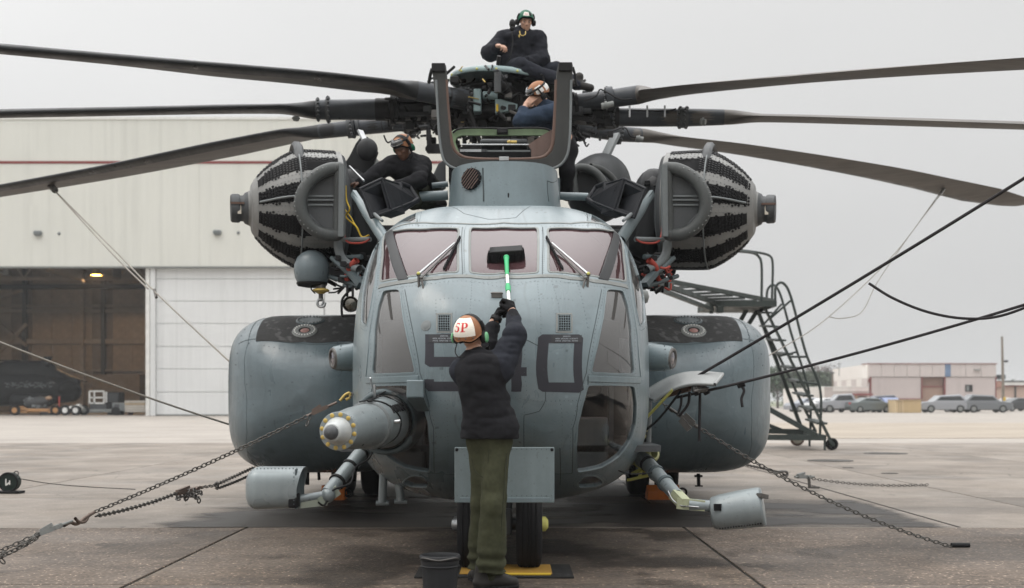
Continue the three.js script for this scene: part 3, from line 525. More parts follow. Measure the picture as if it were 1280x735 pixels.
// ---------------------------------------------------------------- refuelling probe
{
  const hb = hull(...onHull(485, 527)), tip = P(423, 539, 7.62), base = P(484, 527, -hb.z + 0.03), ax = base.clone().sub(tip), L = ax.length();
  const prof = (list) => lathe(tip, base, list.map(([r, t]) => [r, t]), 40);
  const pr = put(HELI, 'refuelling_probe', [prof([[0.108, 0.012], [0.110, 0.05], [0.116, 0.06], [0.122, 0.10], [0.142, 0.35], [0.152, L * 0.55], [0.160, L * 0.55 + 0.01], [0.160, L * 0.55 + 0.03], [0.172, L * 0.55 + 0.05], [0.190, L - 0.02], [0.198, L + 0.15]])], MAT.probe = paint(0.215, 0.245, 0.255, { rough: 0.33, metal: 0.15 }));
  put(pr, 'nose_cone', [prof([[0.046, -0.15], [0.054, -0.15], [0.060, -0.135], [0.092, 0.0], [0.094, 0.02]])], MAT.probeTip = paint(0.40, 0.42, 0.42, { rough: 0.35 }));
  put(pr, 'valve', [prof([[0.001, -0.205], [0.024, -0.198], [0.040, -0.18], [0.046, -0.155], [0.045, -0.13]])], MAT.gunmetal);
  put(pr, 'flange', [prof([[0.090, -0.006], [0.120, -0.006], [0.124, 0.0], [0.124, 0.016], [0.110, 0.018]])], MAT.probe);
  const n = ax.clone().normalize(), T = new V3(0, 1, 0).addScaledVector(n, -n.y).normalize(), B = new V3().crossVectors(n, T);
  for (let k = 0; k < 12; k++) { const w = (k + 0.3) / 12 * 2 * PI, c = tip.clone().addScaledVector(T, 0.107 * Math.cos(w)).addScaledVector(B, 0.107 * Math.sin(w)).addScaledVector(n, -0.007); put(pr, 'fastener', [lathe(c.clone().addScaledVector(n, 0.003), c.clone().addScaledVector(n, -1), [[0.015, 0], [0.015, 0.004], [0.006, 0.007], [0.001, 0.007]], 9)], MAT.brass); }
  put(pr, 'clamp_ring', [prof([[0.180, L - 0.09], [0.197, L - 0.085], [0.197, L - 0.055], [0.186, L - 0.05]])], MAT.darkSteel);
  put(pr, 'clamp_ring', [prof([[0.148, L * 0.55], [0.168, L * 0.55], [0.168, L * 0.55 + 0.03], [0.150, L * 0.55 + 0.03]])], MAT.greyPart);
  // scalloped collar round its root
  put(HELI, 'probe_collar', [lathe(base.clone().addScaledVector(n, -0.05), base.clone().addScaledVector(n, 1), [[0.195, 0.03], [0.20, 0.0], [0.21, -0.02], [0.232, -0.02], [0.245, 0.01], [0.25, 0.2]], 44)], MAT.hullDark);
  // bonding wires laid over the barrel
  const at = (u, w, r0 = 0.185, r = 0.012 + mix(0.122, 0.192, u) + (r0 > 0.2 ? r0 - 0.185 : 0)) => tip.clone().addScaledVector(n, u * L).addScaledVector(T, r * Math.cos(w)).addScaledVector(B, r * Math.sin(w));
  const sgn = B.x > 0 ? 1 : -1, wires = [];
  const zig = []; for (let k = 0; k < 11; k++) zig.push(at(0.66 + 0.022 * k, (k % 2 ? 0.75 : 1.1) * -sgn * -1, 0.188));
  wires.push(new THREE.TubeGeometry(new THREE.CatmullRomCurve3(zig), 60, 0.006, 5));
  wires.push(tube([at(0.5, 0.15 * sgn, 0.172), at(0.6, 0.3 * sgn, 0.19), at(0.66, 0.7 * sgn, 0.19), at(0.74, 1.4 * sgn, 0.19), at(0.72, 2.0 * sgn, 0.195), at(0.6, 2.8 * sgn, 0.2)], 0.006, 5));
  wires.push(tube([at(0.52, 0.1 * sgn, 0.17), at(0.7, 0.05 * sgn, 0.195), at(0.86, 0.2 * sgn, 0.2), at(0.9, 0.9 * sgn, 0.2)], 0.006, 5));
  wires.push(tube([at(0.5, -0.2 * sgn, 0.17), at(0.62, 0.0, 0.19), at(0.8, -0.15 * sgn, 0.197), at(0.93, 0.05 * sgn, 0.21)], 0.0055, 5));
  put(pr, 'wiring', wires, MAT.black);
  put(pr, 'stud', [rod(at(0.62, 1.45 * sgn, 0.17), at(0.62, 1.45 * sgn, 0.225), 0.014)], MAT.steel);
  put(pr, 'static_wick', [rod(at(0.72, 0.0, 0.19), at(0.58, 0.05, 0.34), 0.006), rod(at(0.72, 0.0, 0.2), at(0.72, 0.0, 0.28), 0.008)], MAT.steel);
}
{ // fairing box beside the probe
  const top = [[508, 475.5], [529, 475.5], [529, 496.5], [508.5, 497]], d = 8.45, a = P(508, 475, d), b = P(529.5, 497, d);
  put(HELI, 'fairing_box', [boxAt(a.x, b.x, b.y, a.y, -d - 0.3, -d, 0.01), rod(P(510, 497, d + 0.1), P(533, 516, d + 0.22), 0.004)], MAT.hull);
  const g = new THREE.BufferGeometry(), q = [P(508, 497.5, d), P(529.5, 497, d), P(536, 514, d + 0.14), P(521, 514, d + 0.14)], w = q.map((p) => p.clone().add(v3(0, 0.03, -0.12))); const tri = []; for (const [i, j, k, l] of [[3, 2, 1, 0]]) tri.push(q[i], q[j], q[k], q[i], q[k], q[l]); for (const [i, j] of [[0, 1], [1, 2], [2, 3], [3, 0]]) tri.push(q[i], w[i], w[j], q[i], w[j], q[j]);
  g.setFromPoints(tri); g.computeVertexNormals(); put(HELI, 'box_underside', [g], MAT.hullDark);
}
// ---------------------------------------------------------------- blade-tie and light arms with pods low on either side
function elbowArm(pts, r, m) { return tube(pts, r, 14, 40); }
{ // left: arm from the chin out to the pod
  const d = 9.2, pod = P(343, 610, 8.75);
  const arm = put(HELI, 'pod_arm', [rod(P(463, 553, 9.4), P(409, 617, 8.85), 0.062, 0.05, 18), rod(P(413, 618, 8.86), P(360, 627, 8.75), 0.034, 0.036, 14), ball(P(410, 619, 8.85), 0.056)], MAT.probe);
  put(arm, 'elbow', [bar(P(421, 612, 8.9), P(398, 628, 8.83), 0.075, 0.075), bar(P(408, 626, 8.85), P(374, 629.5, 8.78), 0.06, 0.065)], paint(0.33, 0.36, 0.30, { rough: 0.5 }));
  for (const u of [0.22, 0.48, 0.76]) { const a = P(463, 553, 9.4).lerp(P(409, 617, 8.85), u), b = P(463, 553, 9.4).lerp(P(409, 617, 8.85), u + 0.03); put(arm, 'clamp', [rod(a, b, 0.066, 0.066, 16)], MAT.black); }
  put(arm, 'cable', [tube([P(470, 548, 9.3), P(462, 572, 9.15), P(444, 585, 8.98), P(438, 604, 8.88), P(416, 613, 8.83), P(405, 632, 8.8), P(398, 628, 8.76)], 0.008, 6)], MAT.black);
  put(arm, 'socket', [lathe(P(470, 544, 9.55), P(452, 560, 9.25), [[0.09, 0], [0.09, 0.12], [0.075, 0.2], [0.07, 0.28]], 18), rod(P(462, 552, 9.2), P(497, 556, 9.4), 0.045, 0.05)], MAT.greyPart);
  put(arm, 'yellow_cap', [ball(P(472, 555, 9.16), 0.04)], MAT.primer);
  const pv = grid(44, 22, (u, v) => { // rounded pod, flat on the side towards the helicopter
    const w = u * 2 * PI, x = mix(-0.205, 0.19, v), k = Math.sqrt(Math.max(0, 1 - Math.pow(Math.max(0, (0.25 - v) / 0.25), 2.3))) * (v > 0.985 ? 0.985 : 1);
    const c = Math.cos(w), s = Math.sin(w), n = 3.2, R = Math.pow(Math.pow(Math.abs(c), n) + Math.pow(Math.abs(s), n), -1 / n);
    return v3(pod.x + x + 0.06 * (s * R > 0 ? s * R : 0) * v * 0.6, pod.y + s * R * 0.157 * k * (s > 0 ? 1 : 1 - 0.1 * v), pod.z + c * R * 0.17 * k);
  }, true);
  const podM = put(HELI, 'light_pod', [pv], MAT.probe);
  put(podM, 'end_plate', [boxAt(pod.x + 0.176, pod.x + 0.19, pod.y - 0.14, pod.y + 0.148, pod.z - 0.155, pod.z + 0.155, 0.005)], MAT.hullDark); put(podM, 'arm_slot', [boxAt(pod.x + 0.13, pod.x + 0.196, pod.y - 0.13, pod.y - 0.03, pod.z + 0.05, pod.z + 0.165, 0.01)], MAT.blackMatte);
  put(podM, 'rivets', Array.from({ length: 13 }, (_, i) => ball(v3(pod.x - 0.13 + i * 0.026, pod.y + 0.148, pod.z + 0.105), 0.0045, 1, 1, 1, 6)).concat(Array.from({ length: 9 }, (_, i) => ball(v3(pod.x + 0.172, pod.y + 0.12 - i * 0.028, pod.z + 0.166), 0.0045, 1, 1, 1, 6))), MAT.hullDark).userData.kind = 'stuff';
  // boarding step struts under the chin
  for (const [x0, y0, x1, y1] of [[480, 575, 478, 628], [497, 592, 501, 626]]) put(HELI, 'step_strut', [rod(P(x0, y0, 9.6), P(x1, y1, 9.6), 0.034), rod(P(x1 - 8, y1 + 1, 9.6), P(x1 + 8, y1 + 1, 9.6), 0.02)], MAT.probe);
  put(HELI, 'antenna_stub', [rod(P(461, 535, 9.7), P(460.5, 488, 9.7), 0.05), boxAt(P(453, 0, 9.7).x, P(468, 0, 9.7).x, P(0, 494, 9.7).y, P(0, 488, 9.7).y, -9.75, -9.65, 0.01)], MAT.probe);
}
{ // right: arm with a drum-shaped pod
  const arm = put(HELI, 'pod_arm', [rod(P(803, 572, 9.75), P(846, 620, 9.15), 0.063, 0.052, 18), rod(P(862, 631, 9.05), P(897, 633, 9.0), 0.045, 0.045, 14), ball(P(804, 574, 9.75), 0.075)], MAT.probe);
  put(arm, 'elbow', [bar(P(843, 617, 9.16), P(856, 630, 9.08), 0.085, 0.08), bar(P(847, 629, 9.09), P(882, 632, 9.02), 0.07, 0.08)], paint(0.36, 0.38, 0.25, { rough: 0.55 }));
  for (const u of [0.16, 0.40, 0.66]) { const a = P(803, 572, 9.75).lerp(P(846, 620, 9.15), u), b = P(803, 572, 9.75).lerp(P(846, 620, 9.15), u + 0.04); put(arm, 'clamp', [rod(a, b, 0.068, 0.066, 16)], u < 0.3 ? MAT.black : MAT.hullDark); }
  put(arm, 'cable', [tube([P(835, 614, 9.15), P(841, 625, 9.08), P(851, 632, 9.05), P(862, 633, 9.0), P(874, 634, 8.97)], 0.006, 6)], MAT.steel);
  put(arm, 'socket', [rod(P(788, 570, 9.9), P(806, 573, 9.75), 0.07), lathe(P(807, 568, 9.8), P(821, 566, 9.7), [[0.05, 0], [0.07, 0.0], [0.07, 0.09], [0.04, 0.1]], 16)], paint(0.42, 0.43, 0.22, { rough: 0.55 }));
  put(arm, 'brackets', [bar(P(792, 592, 9.85), P(806, 585, 9.7), 0.05, 0.02), rod(P(795, 580, 9.85), P(811, 592, 9.7), 0.016), rod(P(803, 580, 9.8), P(799, 598, 9.75), 0.014), bar(P(786, 600, 9.8), P(812, 594, 9.65), 0.05, 0.02)], MAT.primer);
  const a = P(889, 642, 9.05), b = P(955, 633, 8.95), L = a.distanceTo(b), drum = new THREE.LatheGeometry([[0.001, 0.012], [0.105, 0.004], [0.118, 0.02], [0.130, 0.08], [0.140, 0.22], [0.143, L - 0.03], [0.136, L - 0.004], [0.001, L]].map((p) => new THREE.Vector2(...p)), 44);
  const p = put(HELI, 'light_pod', [along(drum.scale(1.03, 1, 1.03), a, b)], MAT.probe);
  put(p, 'slot', [bar(P(893, 634, 8.93), P(902, 634, 8.91), 0.05, 0.05)], MAT.blackMatte);
  put(p, 'bracket', [bar(P(949, 619, 8.84), P(957, 621, 8.9), 0.05, 0.03)], MAT.darkSteel);
  put(p, 'rivets', Array.from({ length: 16 }, (_, i) => { const q = P(900 + i * 3.4, 662.5 - i * 0.42, 8.86); return ball(q.add(v3(0, 0.01, 0.0)), 0.006, 1, 1, 1, 6); }), MAT.black).userData.kind = 'stuff';
}
// ---------------------------------------------------------------- nose gear and the plate ahead of it
{
  const d = 8.42, a = P(568, 559, d), b = P(693, 628.5, d);
  const pl = put(HELI, 'gear_door', [boxAt(a.x, b.x, b.y, a.y, -d - 0.03, -d, 0.006)], MAT.door = paint(0.158, 0.198, 0.208, { rough: 0.4 }));
  put(pl, 'hinge_strip', [boxAt(P(575, 0, d).x, P(688, 0, d).x, P(0, 628, d).y, P(0, 622, d).y, -d - 0.002, -d + 0.012, 0.003)], MAT.hull);
  putEach(pl, 'corner_bolt', [ball(P(571, 562, d).add(v3(0, 0, 0.004)), 0.012, 1, 1, 0.5, 8), ball(P(690, 562, d).add(v3(0, 0, 0.004)), 0.012, 1, 1, 0.5, 8)], MAT.black);
  put(pl, 'edge_rivets', Array.from({ length: 40 }, (_, i) => ball(v3(mix(a.x + 0.02, b.x - 0.02, (i % 20) / 19), i < 20 ? a.y - 0.014 : b.y + 0.05, -d + 0.001), 0.004, 1, 1, 0.5, 6)), MAT.hullDark).userData.kind = 'stuff';
  const gz = -8.95, x0 = HX, R = 0.33;
  put(HELI, 'nose_gear_leg', [rod(v3(x0, R, gz), v3(x0, 1.0, gz - 0.15), 0.07), rod(v3(x0 - 0.2, R, gz), v3(x0 + 0.2, R, gz), 0.045), rod(v3(x0 + 0.06, R + 0.1, gz), v3(x0 + 0.1, 0.9, gz - 0.5), 0.03), boxAt(x0 - 0.09, x0 + 0.09, R - 0.08, R + 0.12, gz - 0.09, gz + 0.09, 0.02)], MAT.gunmetal);
  for (const s of [-1, 1]) {
    const c = x0 + s * 0.215, prof = []; const hw = 0.095;
    for (const [x, r] of [[-1, 0.17], [-1, 0.25], [-0.93, 0.295], [-0.78, 0.318], [-0.6, 0.326], [-0.52, 0.328], [-0.50, 0.319], [-0.45, 0.319], [-0.43, 0.329], [-0.16, 0.33], [-0.14, 0.321], [-0.09, 0.321], [-0.07, 0.33], [0.07, 0.33], [0.09, 0.321], [0.14, 0.321], [0.16, 0.33], [0.43, 0.329], [0.45, 0.319], [0.50, 0.319], [0.52, 0.328], [0.6, 0.326], [0.78, 0.318], [0.93, 0.295], [1, 0.25], [1, 0.17]]) prof.push([r, (x + 1) * hw]);
    const w = put(HELI, 'nose_wheel', [lathe(v3(c - hw, R, gz), v3(c + hw, R, gz), prof, 48)], MAT.rubber);
    put(w, 'rim', [lathe(v3(c - hw * 0.8, R, gz), v3(c + hw * 0.8, R, gz), [[0.001, 0], [0.1, 0.0], [0.17, -0.01], [0.172, 0.16], [0.1, 0.152], [0.001, 0.152]], 28)], MAT.greyPart);
    put(w, 'hub_cap', [lathe(v3(c, R, gz), v3(c + s, R, gz), [[0.055, 0.06], [0.055, 0.125], [0.03, 0.145], [0.001, 0.147]], 18)], s > 0 ? MAT.primer : MAT.steel);
  }
  // main gear seen under the belly
  for (const s of [-1, 1]) for (const k of [0, 1]) {
    const c = HX + s * (1.75 + k * 0.38); const w = put(HELI, 'main_wheel', [lathe(v3(c - 0.13, 0.36, -15.9), v3(c + 0.13, 0.36, -15.9), [[0.2, 0], [0.30, 0], [0.345, 0.03], [0.36, 0.08], [0.36, 0.18], [0.345, 0.23], [0.30, 0.26], [0.2, 0.26]], 40)], MAT.rubber);
    put(w, 'rim', [lathe(v3(c - 0.1, 0.36, -15.9), v3(c + 0.1, 0.36, -15.9), [[0.001, 0], [0.2, 0], [0.2, 0.2], [0.001, 0.2]], 24)], MAT.greyPart);
  }
  for (const s of [-1, 1]) put(HELI, 'main_gear_leg', [rod(v3(HX + s * 1.94, 0.36, -15.9), v3(HX + s * 1.94, 1.3, -15.9), 0.1), rod(v3(HX + s * 1.7, 0.36, -15.9), v3(HX + s * 2.2, 0.36, -15.9), 0.06), rod(v3(HX + s * 1.94, 0.45, -15.9), v3(HX + s * 1.5, 0.8, -15.2), 0.06)], MAT.gunmetal);
  put(HELI, 'belly_drain', [rod(P(873, 592, 14.8), P(873.5, 607, 14.8), 0.022), rod(P(868, 595, 14.8), P(878, 595, 14.8), 0.015), bar(P(869, 607.5, 14.8), P(878, 607.5, 14.8), 0.05, 0.015)], MAT.black);
  put(HELI, 'belly_drain', [rod(P(398, 585, 14), P(399, 600, 14), 0.018), rod(P(384, 585, 14.0), P(384, 606, 14.0), 0.025)], MAT.black);
}
// ---------------------------------------------------------------- open hatch on the right cheek, with its stay and the recess behind
{
  const top = (u, v) => { const a = P(800, 493, 10.35).lerp(P(903, 466, 9.75), u), b = P(818, 500, 9.9).lerp(P(893, 479, 9.45), u); const p = a.clone().lerp(b, v); p.y += 0.10 * Math.sin(PI * Math.min(1, u * 1.0)) * (1 - 0.35 * v) * (1 - u * 0.2); return p; };
  const up = grid(24, 8, top), dn = grid(24, 8, (u, v) => top(u, v).add(v3(0, -0.022, 0)));
  const h = put(HELI, 'open_hatch', [up, dn, tube(Array.from({ length: 13 }, (_, i) => top(i / 12, 1).add(v3(0, -0.011, 0))), 0.013, 8), tube(Array.from({ length: 13 }, (_, i) => top(i / 12, 0).add(v3(0, -0.011, 0))), 0.013, 8), tube([top(1, 0), top(1, 0.5), top(1, 1)].map((p) => p.add(v3(0, -0.011, 0))), 0.016, 8)], MAT.greyPart2 = paint(0.30, 0.31, 0.31, { rough: 0.45 }));
  putEach(h, 'rib', [bar(P(835, 492, 9.95), P(890, 478, 9.65), 0.06, 0.02), bar(P(826, 497, 9.98), P(862, 487, 9.8), 0.04, 0.025)], MAT.brown);
  put(h, 'latches', [boxAt(P(866, 0, 9.6).x, P(884, 0, 9.6).x, P(0, 490, 9.6).y, P(0, 483, 9.6).y, -9.68, -9.6, 0.008), rod(P(870, 482, 9.6), P(874, 491, 9.58), 0.01), rod(P(880, 480, 9.6), P(884, 488, 9.58), 0.01), rod(P(868, 489, 9.58), P(886, 485, 9.58), 0.012)], MAT.darkSteel);
  put(h, 'stay', [rod(P(797, 534, 10.1), P(841, 487, 9.75), 0.012)], MAT.primer);
  put(h, 'stay_wire', [tube([P(797, 545, 10.1), P(822, 525, 9.9), P(851, 489, 9.72)], 0.011, 6)], MAT.black);
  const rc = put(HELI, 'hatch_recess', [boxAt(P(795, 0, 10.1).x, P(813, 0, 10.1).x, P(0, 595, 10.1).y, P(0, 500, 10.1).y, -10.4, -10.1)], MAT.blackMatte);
  putEach(rc, 'frame', [rod(P(812, 500, 10.06), P(810, 580, 10.06), 0.022), rod(P(797, 502, 10.06), P(797, 590, 10.06), 0.015)], MAT.greyPart);
  putEach(rc, 'pipe', [rod(P(803, 505, 10.05), P(802, 560, 10.05), 0.018), rod(P(801, 520, 10.03), P(806, 540, 10.03), 0.025), ball(P(803, 512, 10.03), 0.03), ball(P(804, 545, 10.03), 0.025)], MAT.primer2 = paint(0.30, 0.29, 0.15, { rough: 0.6 }));
  put(HELI, 'trailing_wire', [tube([P(766, 585, 9.35), P(785, 592, 9.35), P(815, 591, 9.4)], 0.006, 6)], MAT.black);
}
// ---------------------------------------------------------------- intake barrels, swung open
function intake(side) {
  const sx = (x) => side < 0 ? x : 1258 - x, K = side < 0 ? (g) => g : (g) => g;
  const O = P(sx(372), side < 0 ? 262 : 263, 12.3), A = v3(side * 0.94, -0.02, 0.26).normalize(), tip = O.clone().addScaledVector(A, 0.72);
  const prof = [[0.595, -0.42], [0.60, -0.2], [0.60, -0.02], [0.582, 0.06], [0.53, 0.16], [0.462, 0.26], [0.385, 0.35], [0.30, 0.425], [0.25, 0.46]];
  const rad = (t) => { for (let i = 0; i + 1 < prof.length; i++) if (t <= prof[i + 1][1]) { const [r0, t0] = prof[i], [r1, t1] = prof[i + 1]; return mix(r0, r1, clamp((t - t0) / (t1 - t0))); } return 0.3; };
  const body = put(HELI, 'intake_barrel', [lathe(O, O.clone().add(A), prof, 56), lathe(O, O.clone().add(A), [[0.25, 0.46], [0.23, 0.468], [0.18, 0.475], [0.17, 0.50]], 40)], MAT.barrel);
  const T = new V3(0, 1, 0).addScaledVector(A, -A.y).normalize(), B = new V3().crossVectors(T, A);
  const at = (t, w, o = 0) => { const r = rad(t) + o; return O.clone().addScaledVector(A, t).addScaledVector(T, Math.cos(w) * r).addScaledVector(B, Math.sin(w) * r); };
  const norm = (t, w) => { const dr = (rad(t + 0.01) - rad(t - 0.01)) / 0.02; return T.clone().multiplyScalar(Math.cos(w)).addScaledVector(B, Math.sin(w)).addScaledVector(A, -dr).normalize(); };
  put(body, 'hub_spigot', [lathe(O, O.clone().add(A), [[0.172, 0.49], [0.155, 0.53], [0.132, 0.545], [0.130, 0.575], [0.140, 0.58], [0.146, 0.60], [0.143, 0.655], [0.13, 0.67], [0.10, 0.66], [0.001, 0.67]], 32)], MAT.gunmetal);
  put(body, 'spigot_label', [boxAt(0, 0, 0, 0, 0, 0)].map(() => bar(O.clone().addScaledVector(A, 0.535).add(v3(0, -0.03, 0.135)), O.clone().addScaledVector(A, 0.57).add(v3(0, -0.03, 0.135)), 0.012, 0.09)), paint(0.55, 0.50, 0.42, { wear: 0 }));
  put(body, 'spigot_strap', [bar(O.clone().addScaledVector(A, 0.50).add(v3(0, 0.03, 0.15)), O.clone().addScaledVector(A, 0.64).add(v3(0, 0.03, 0.143)), 0.02, 0.02)], MAT.brown);
  put(body, 'rim_band', [lathe(O, O.clone().add(A), [[0.604, 0.0], [0.609, 0.004], [0.609, 0.012], [0.60, 0.016]], 56)], MAT.greyPart);
  // bands of swirl tubes between plain strips
  const tubes = [], proto = ng(new THREE.CylinderGeometry(0.0125, 0.0145, 0.012, 6, 1, false)), r = rng(77), NB = 11;
  for (let b = 0; b < NB; b++) {
    const w0 = (b + 0.5) / NB * 2 * PI, vis = norm(0.1, w0).z; if (vis < -0.45) continue;
    const tEnd = 0.38 + 0.06 * r(), tBeg = -0.36;
    const hw = 0.205; let row = 0;
    for (let t = tBeg; t < tEnd; t += 0.029, row++) {
      const rr = rad(t), step = Math.floor(row / 5) % 2 ? 0.86 : 1.02, half = hw * step, n = Math.floor(2 * half * rr / 0.0335);
      for (let i = 0; i <= n; i++) {
        const w = w0 + (i - n / 2 + (row % 2 ? 0.5 : 0) - 0.25) * 0.0335 / rr; if (Math.abs(w - w0) > half) continue;
        const N = norm(t, w), p = at(t, w, 0.003), [ux, uy] = proj(p); if ((side < 0 ? ux > 384 : ux < 874) && uy > 200 && uy < 300 && N.z > 0) continue; tubes.push(proto.clone().applyQuaternion(new THREE.Quaternion().setFromUnitVectors(new V3(0, 1, 0), N)).translate(p.x, p.y, p.z));
      }
    }
  }
  for (let b = 0; b < NB; b++) { const w0 = (b + 0.5) / NB * 2 * PI; if (norm(0.1, w0).z < -0.45) continue; put(body, 'tube_band', [grid(8, 20, (u, v) => { const t = mix(-0.37, 0.41, v); return at(t, w0 + mix(-0.165, 0.165, u), 0.0025); })], MAT.blackMatte); }
  put(body, 'swirl_tubes', tubes, MAT.tubeBlack).userData.kind = 'stuff';
  const seams = [], dots = [];
  for (let b = 0; b < NB; b++) { const w = b / NB * 2 * PI; if (norm(0.1, w).z < -0.45) continue; for (let t = -0.36; t < 0.42; t += 0.035) for (const e of [-0.028, 0.028]) { const p = at(t, w + e / rad(t), 0.003); dots.push(new THREE.OctahedronGeometry(0.0062, 0).translate(p.x, p.y, p.z)); } }
  put(body, 'rivets', dots, MAT.greyPart).userData.kind = 'stuff';
  const wMid = Math.atan2(B.z > 0 ? 1 : -1, 0); put(body, 'stay_rod', [tube([at(-0.36, wMid * 0.96, 0.03), at(0.1, wMid * 0.96, 0.03), at(0.4, wMid * 0.98, 0.03)], 0.012, 6)], MAT.greyPart);
  // raised hoop behind the crown
  const hoop = []; for (let k = 0; k <= 16; k++) { const w = mix(-1.35, 0.95, k / 16) * side * -1; hoop.push(w); }
  const hc = grid(26, 6, (u, v) => { const w = mix(-1.25, 1.25, u), q = v * 2 * PI, rr = 0.61 + 0.07 * Math.sin(PI * u), t = 0.03; return O.clone().addScaledVector(A, t + 0.05 * Math.cos(q)).addScaledVector(T, Math.cos(w) * (rr + 0.035 * Math.sin(q))).addScaledVector(B, Math.sin(w) * (rr + 0.035 * Math.sin(q))).add(v3(0, 0, -0.12)); });
  put(body, 'cowl_rim', [hc], MAT.gunmetal);
  // the D-shaped bypass frame on its forward face
  const dF = 11.58, q = (x, y, d = dF) => P(sx(x), y, d), fl = side < 0 ? 1 : 1;
  const pathPts = [q(424, 210, 11.62), q(411, 211, 11.58), q(392, 221, 11.54), q(378, 240, 11.52), q(375, 256, 11.52), q(380, 273, 11.54), q(393, 287, 11.58), q(409, 293, 11.62), q(422, 293, 11.66)];
  const fr = put(HELI, 'bypass_frame', [tube([...pathPts], 0.062, 14, 60).translate(0, 0, -0.02), rod(pathPts[0], pathPts[8], 0.05, 0.05, 14), ball(pathPts[0], 0.06), ball(pathPts[8], 0.06)], MAT.frameGrey);
  put(fr, 'frame_edge', [bar(q(428, 207, 11.60), q(427, 296, 11.64), 0.05, 0.12, v3(0, 0, 1))], MAT.greyPart);
  const Dout = [[422, 215], [408, 217], [395, 227], [386, 242], [384, 256], [388, 270], [398, 281], [411, 286], [422, 287]].map(([x, y]) => [sx(x), y]); if (side > 0) Dout.reverse();
  put(fr, 'frame_skirt', [prism(Dout.map(([x, y]) => [sx(400) + (x - sx(400)) * 1.12, 251 + (y - 251) * 1.14]), dF + 0.12, 0.35)], MAT.frameGrey);
  const pan = put(fr, 'bypass_door', [prism(Dout, dF + 0.06, 0.05)], MAT.gunmetal);
  put(pan, 'cross_band', [bar(q(385, 250.5, 11.62), q(424, 250.5, 11.64), 0.012, 0.062, v3(0, 0, 1)), bar(q(385, 245, 11.62), q(424, 245, 11.63), 0.016, 0.012, v3(0, 0, 1)), bar(q(385, 256, 11.62), q(424, 256, 11.63), 0.016, 0.012, v3(0, 0, 1))], MAT.greyPart);
  put(pan, 'hinge', [rod(q(420, 217, 11.60), q(420, 285, 11.63), 0.014), rod(q(388, 232, 11.60), q(398, 222, 11.60), 0.012), rod(q(386, 268, 11.60), q(398, 281, 11.60), 0.012)], MAT.gunmetal);
  put(fr, 'frame_bolts', Array.from({ length: 24 }, (_, i) => { const c = new THREE.CatmullRomCurve3(pathPts).getPoint(i / 23); return ball(c.add(v3(side * 0.045, 0, 0.05)), 0.0075, 1, 1, 1, 6); }), MAT.sealGrey).userData.kind = 'stuff';
  // body of the barrel behind the frame
  put(body, 'barrel_back', [lathe(O, O.clone().addScaledVector(A, -1), [[0.592, 0.40], [0.56, 0.46], [0.30, 0.52], [0.001, 0.52]], 40)], MAT.gunmetal);
}
MAT.barrel = paint(0.185, 0.185, 0.18, { rough: 0.42 });
MAT.tubeBlack = paint(0.011, 0.011, 0.012, { rough: 0.42, wear: 0 });
MAT.frameGrey = paint(0.075, 0.08, 0.08, { rough: 0.45 });
intake(-1); intake(1);

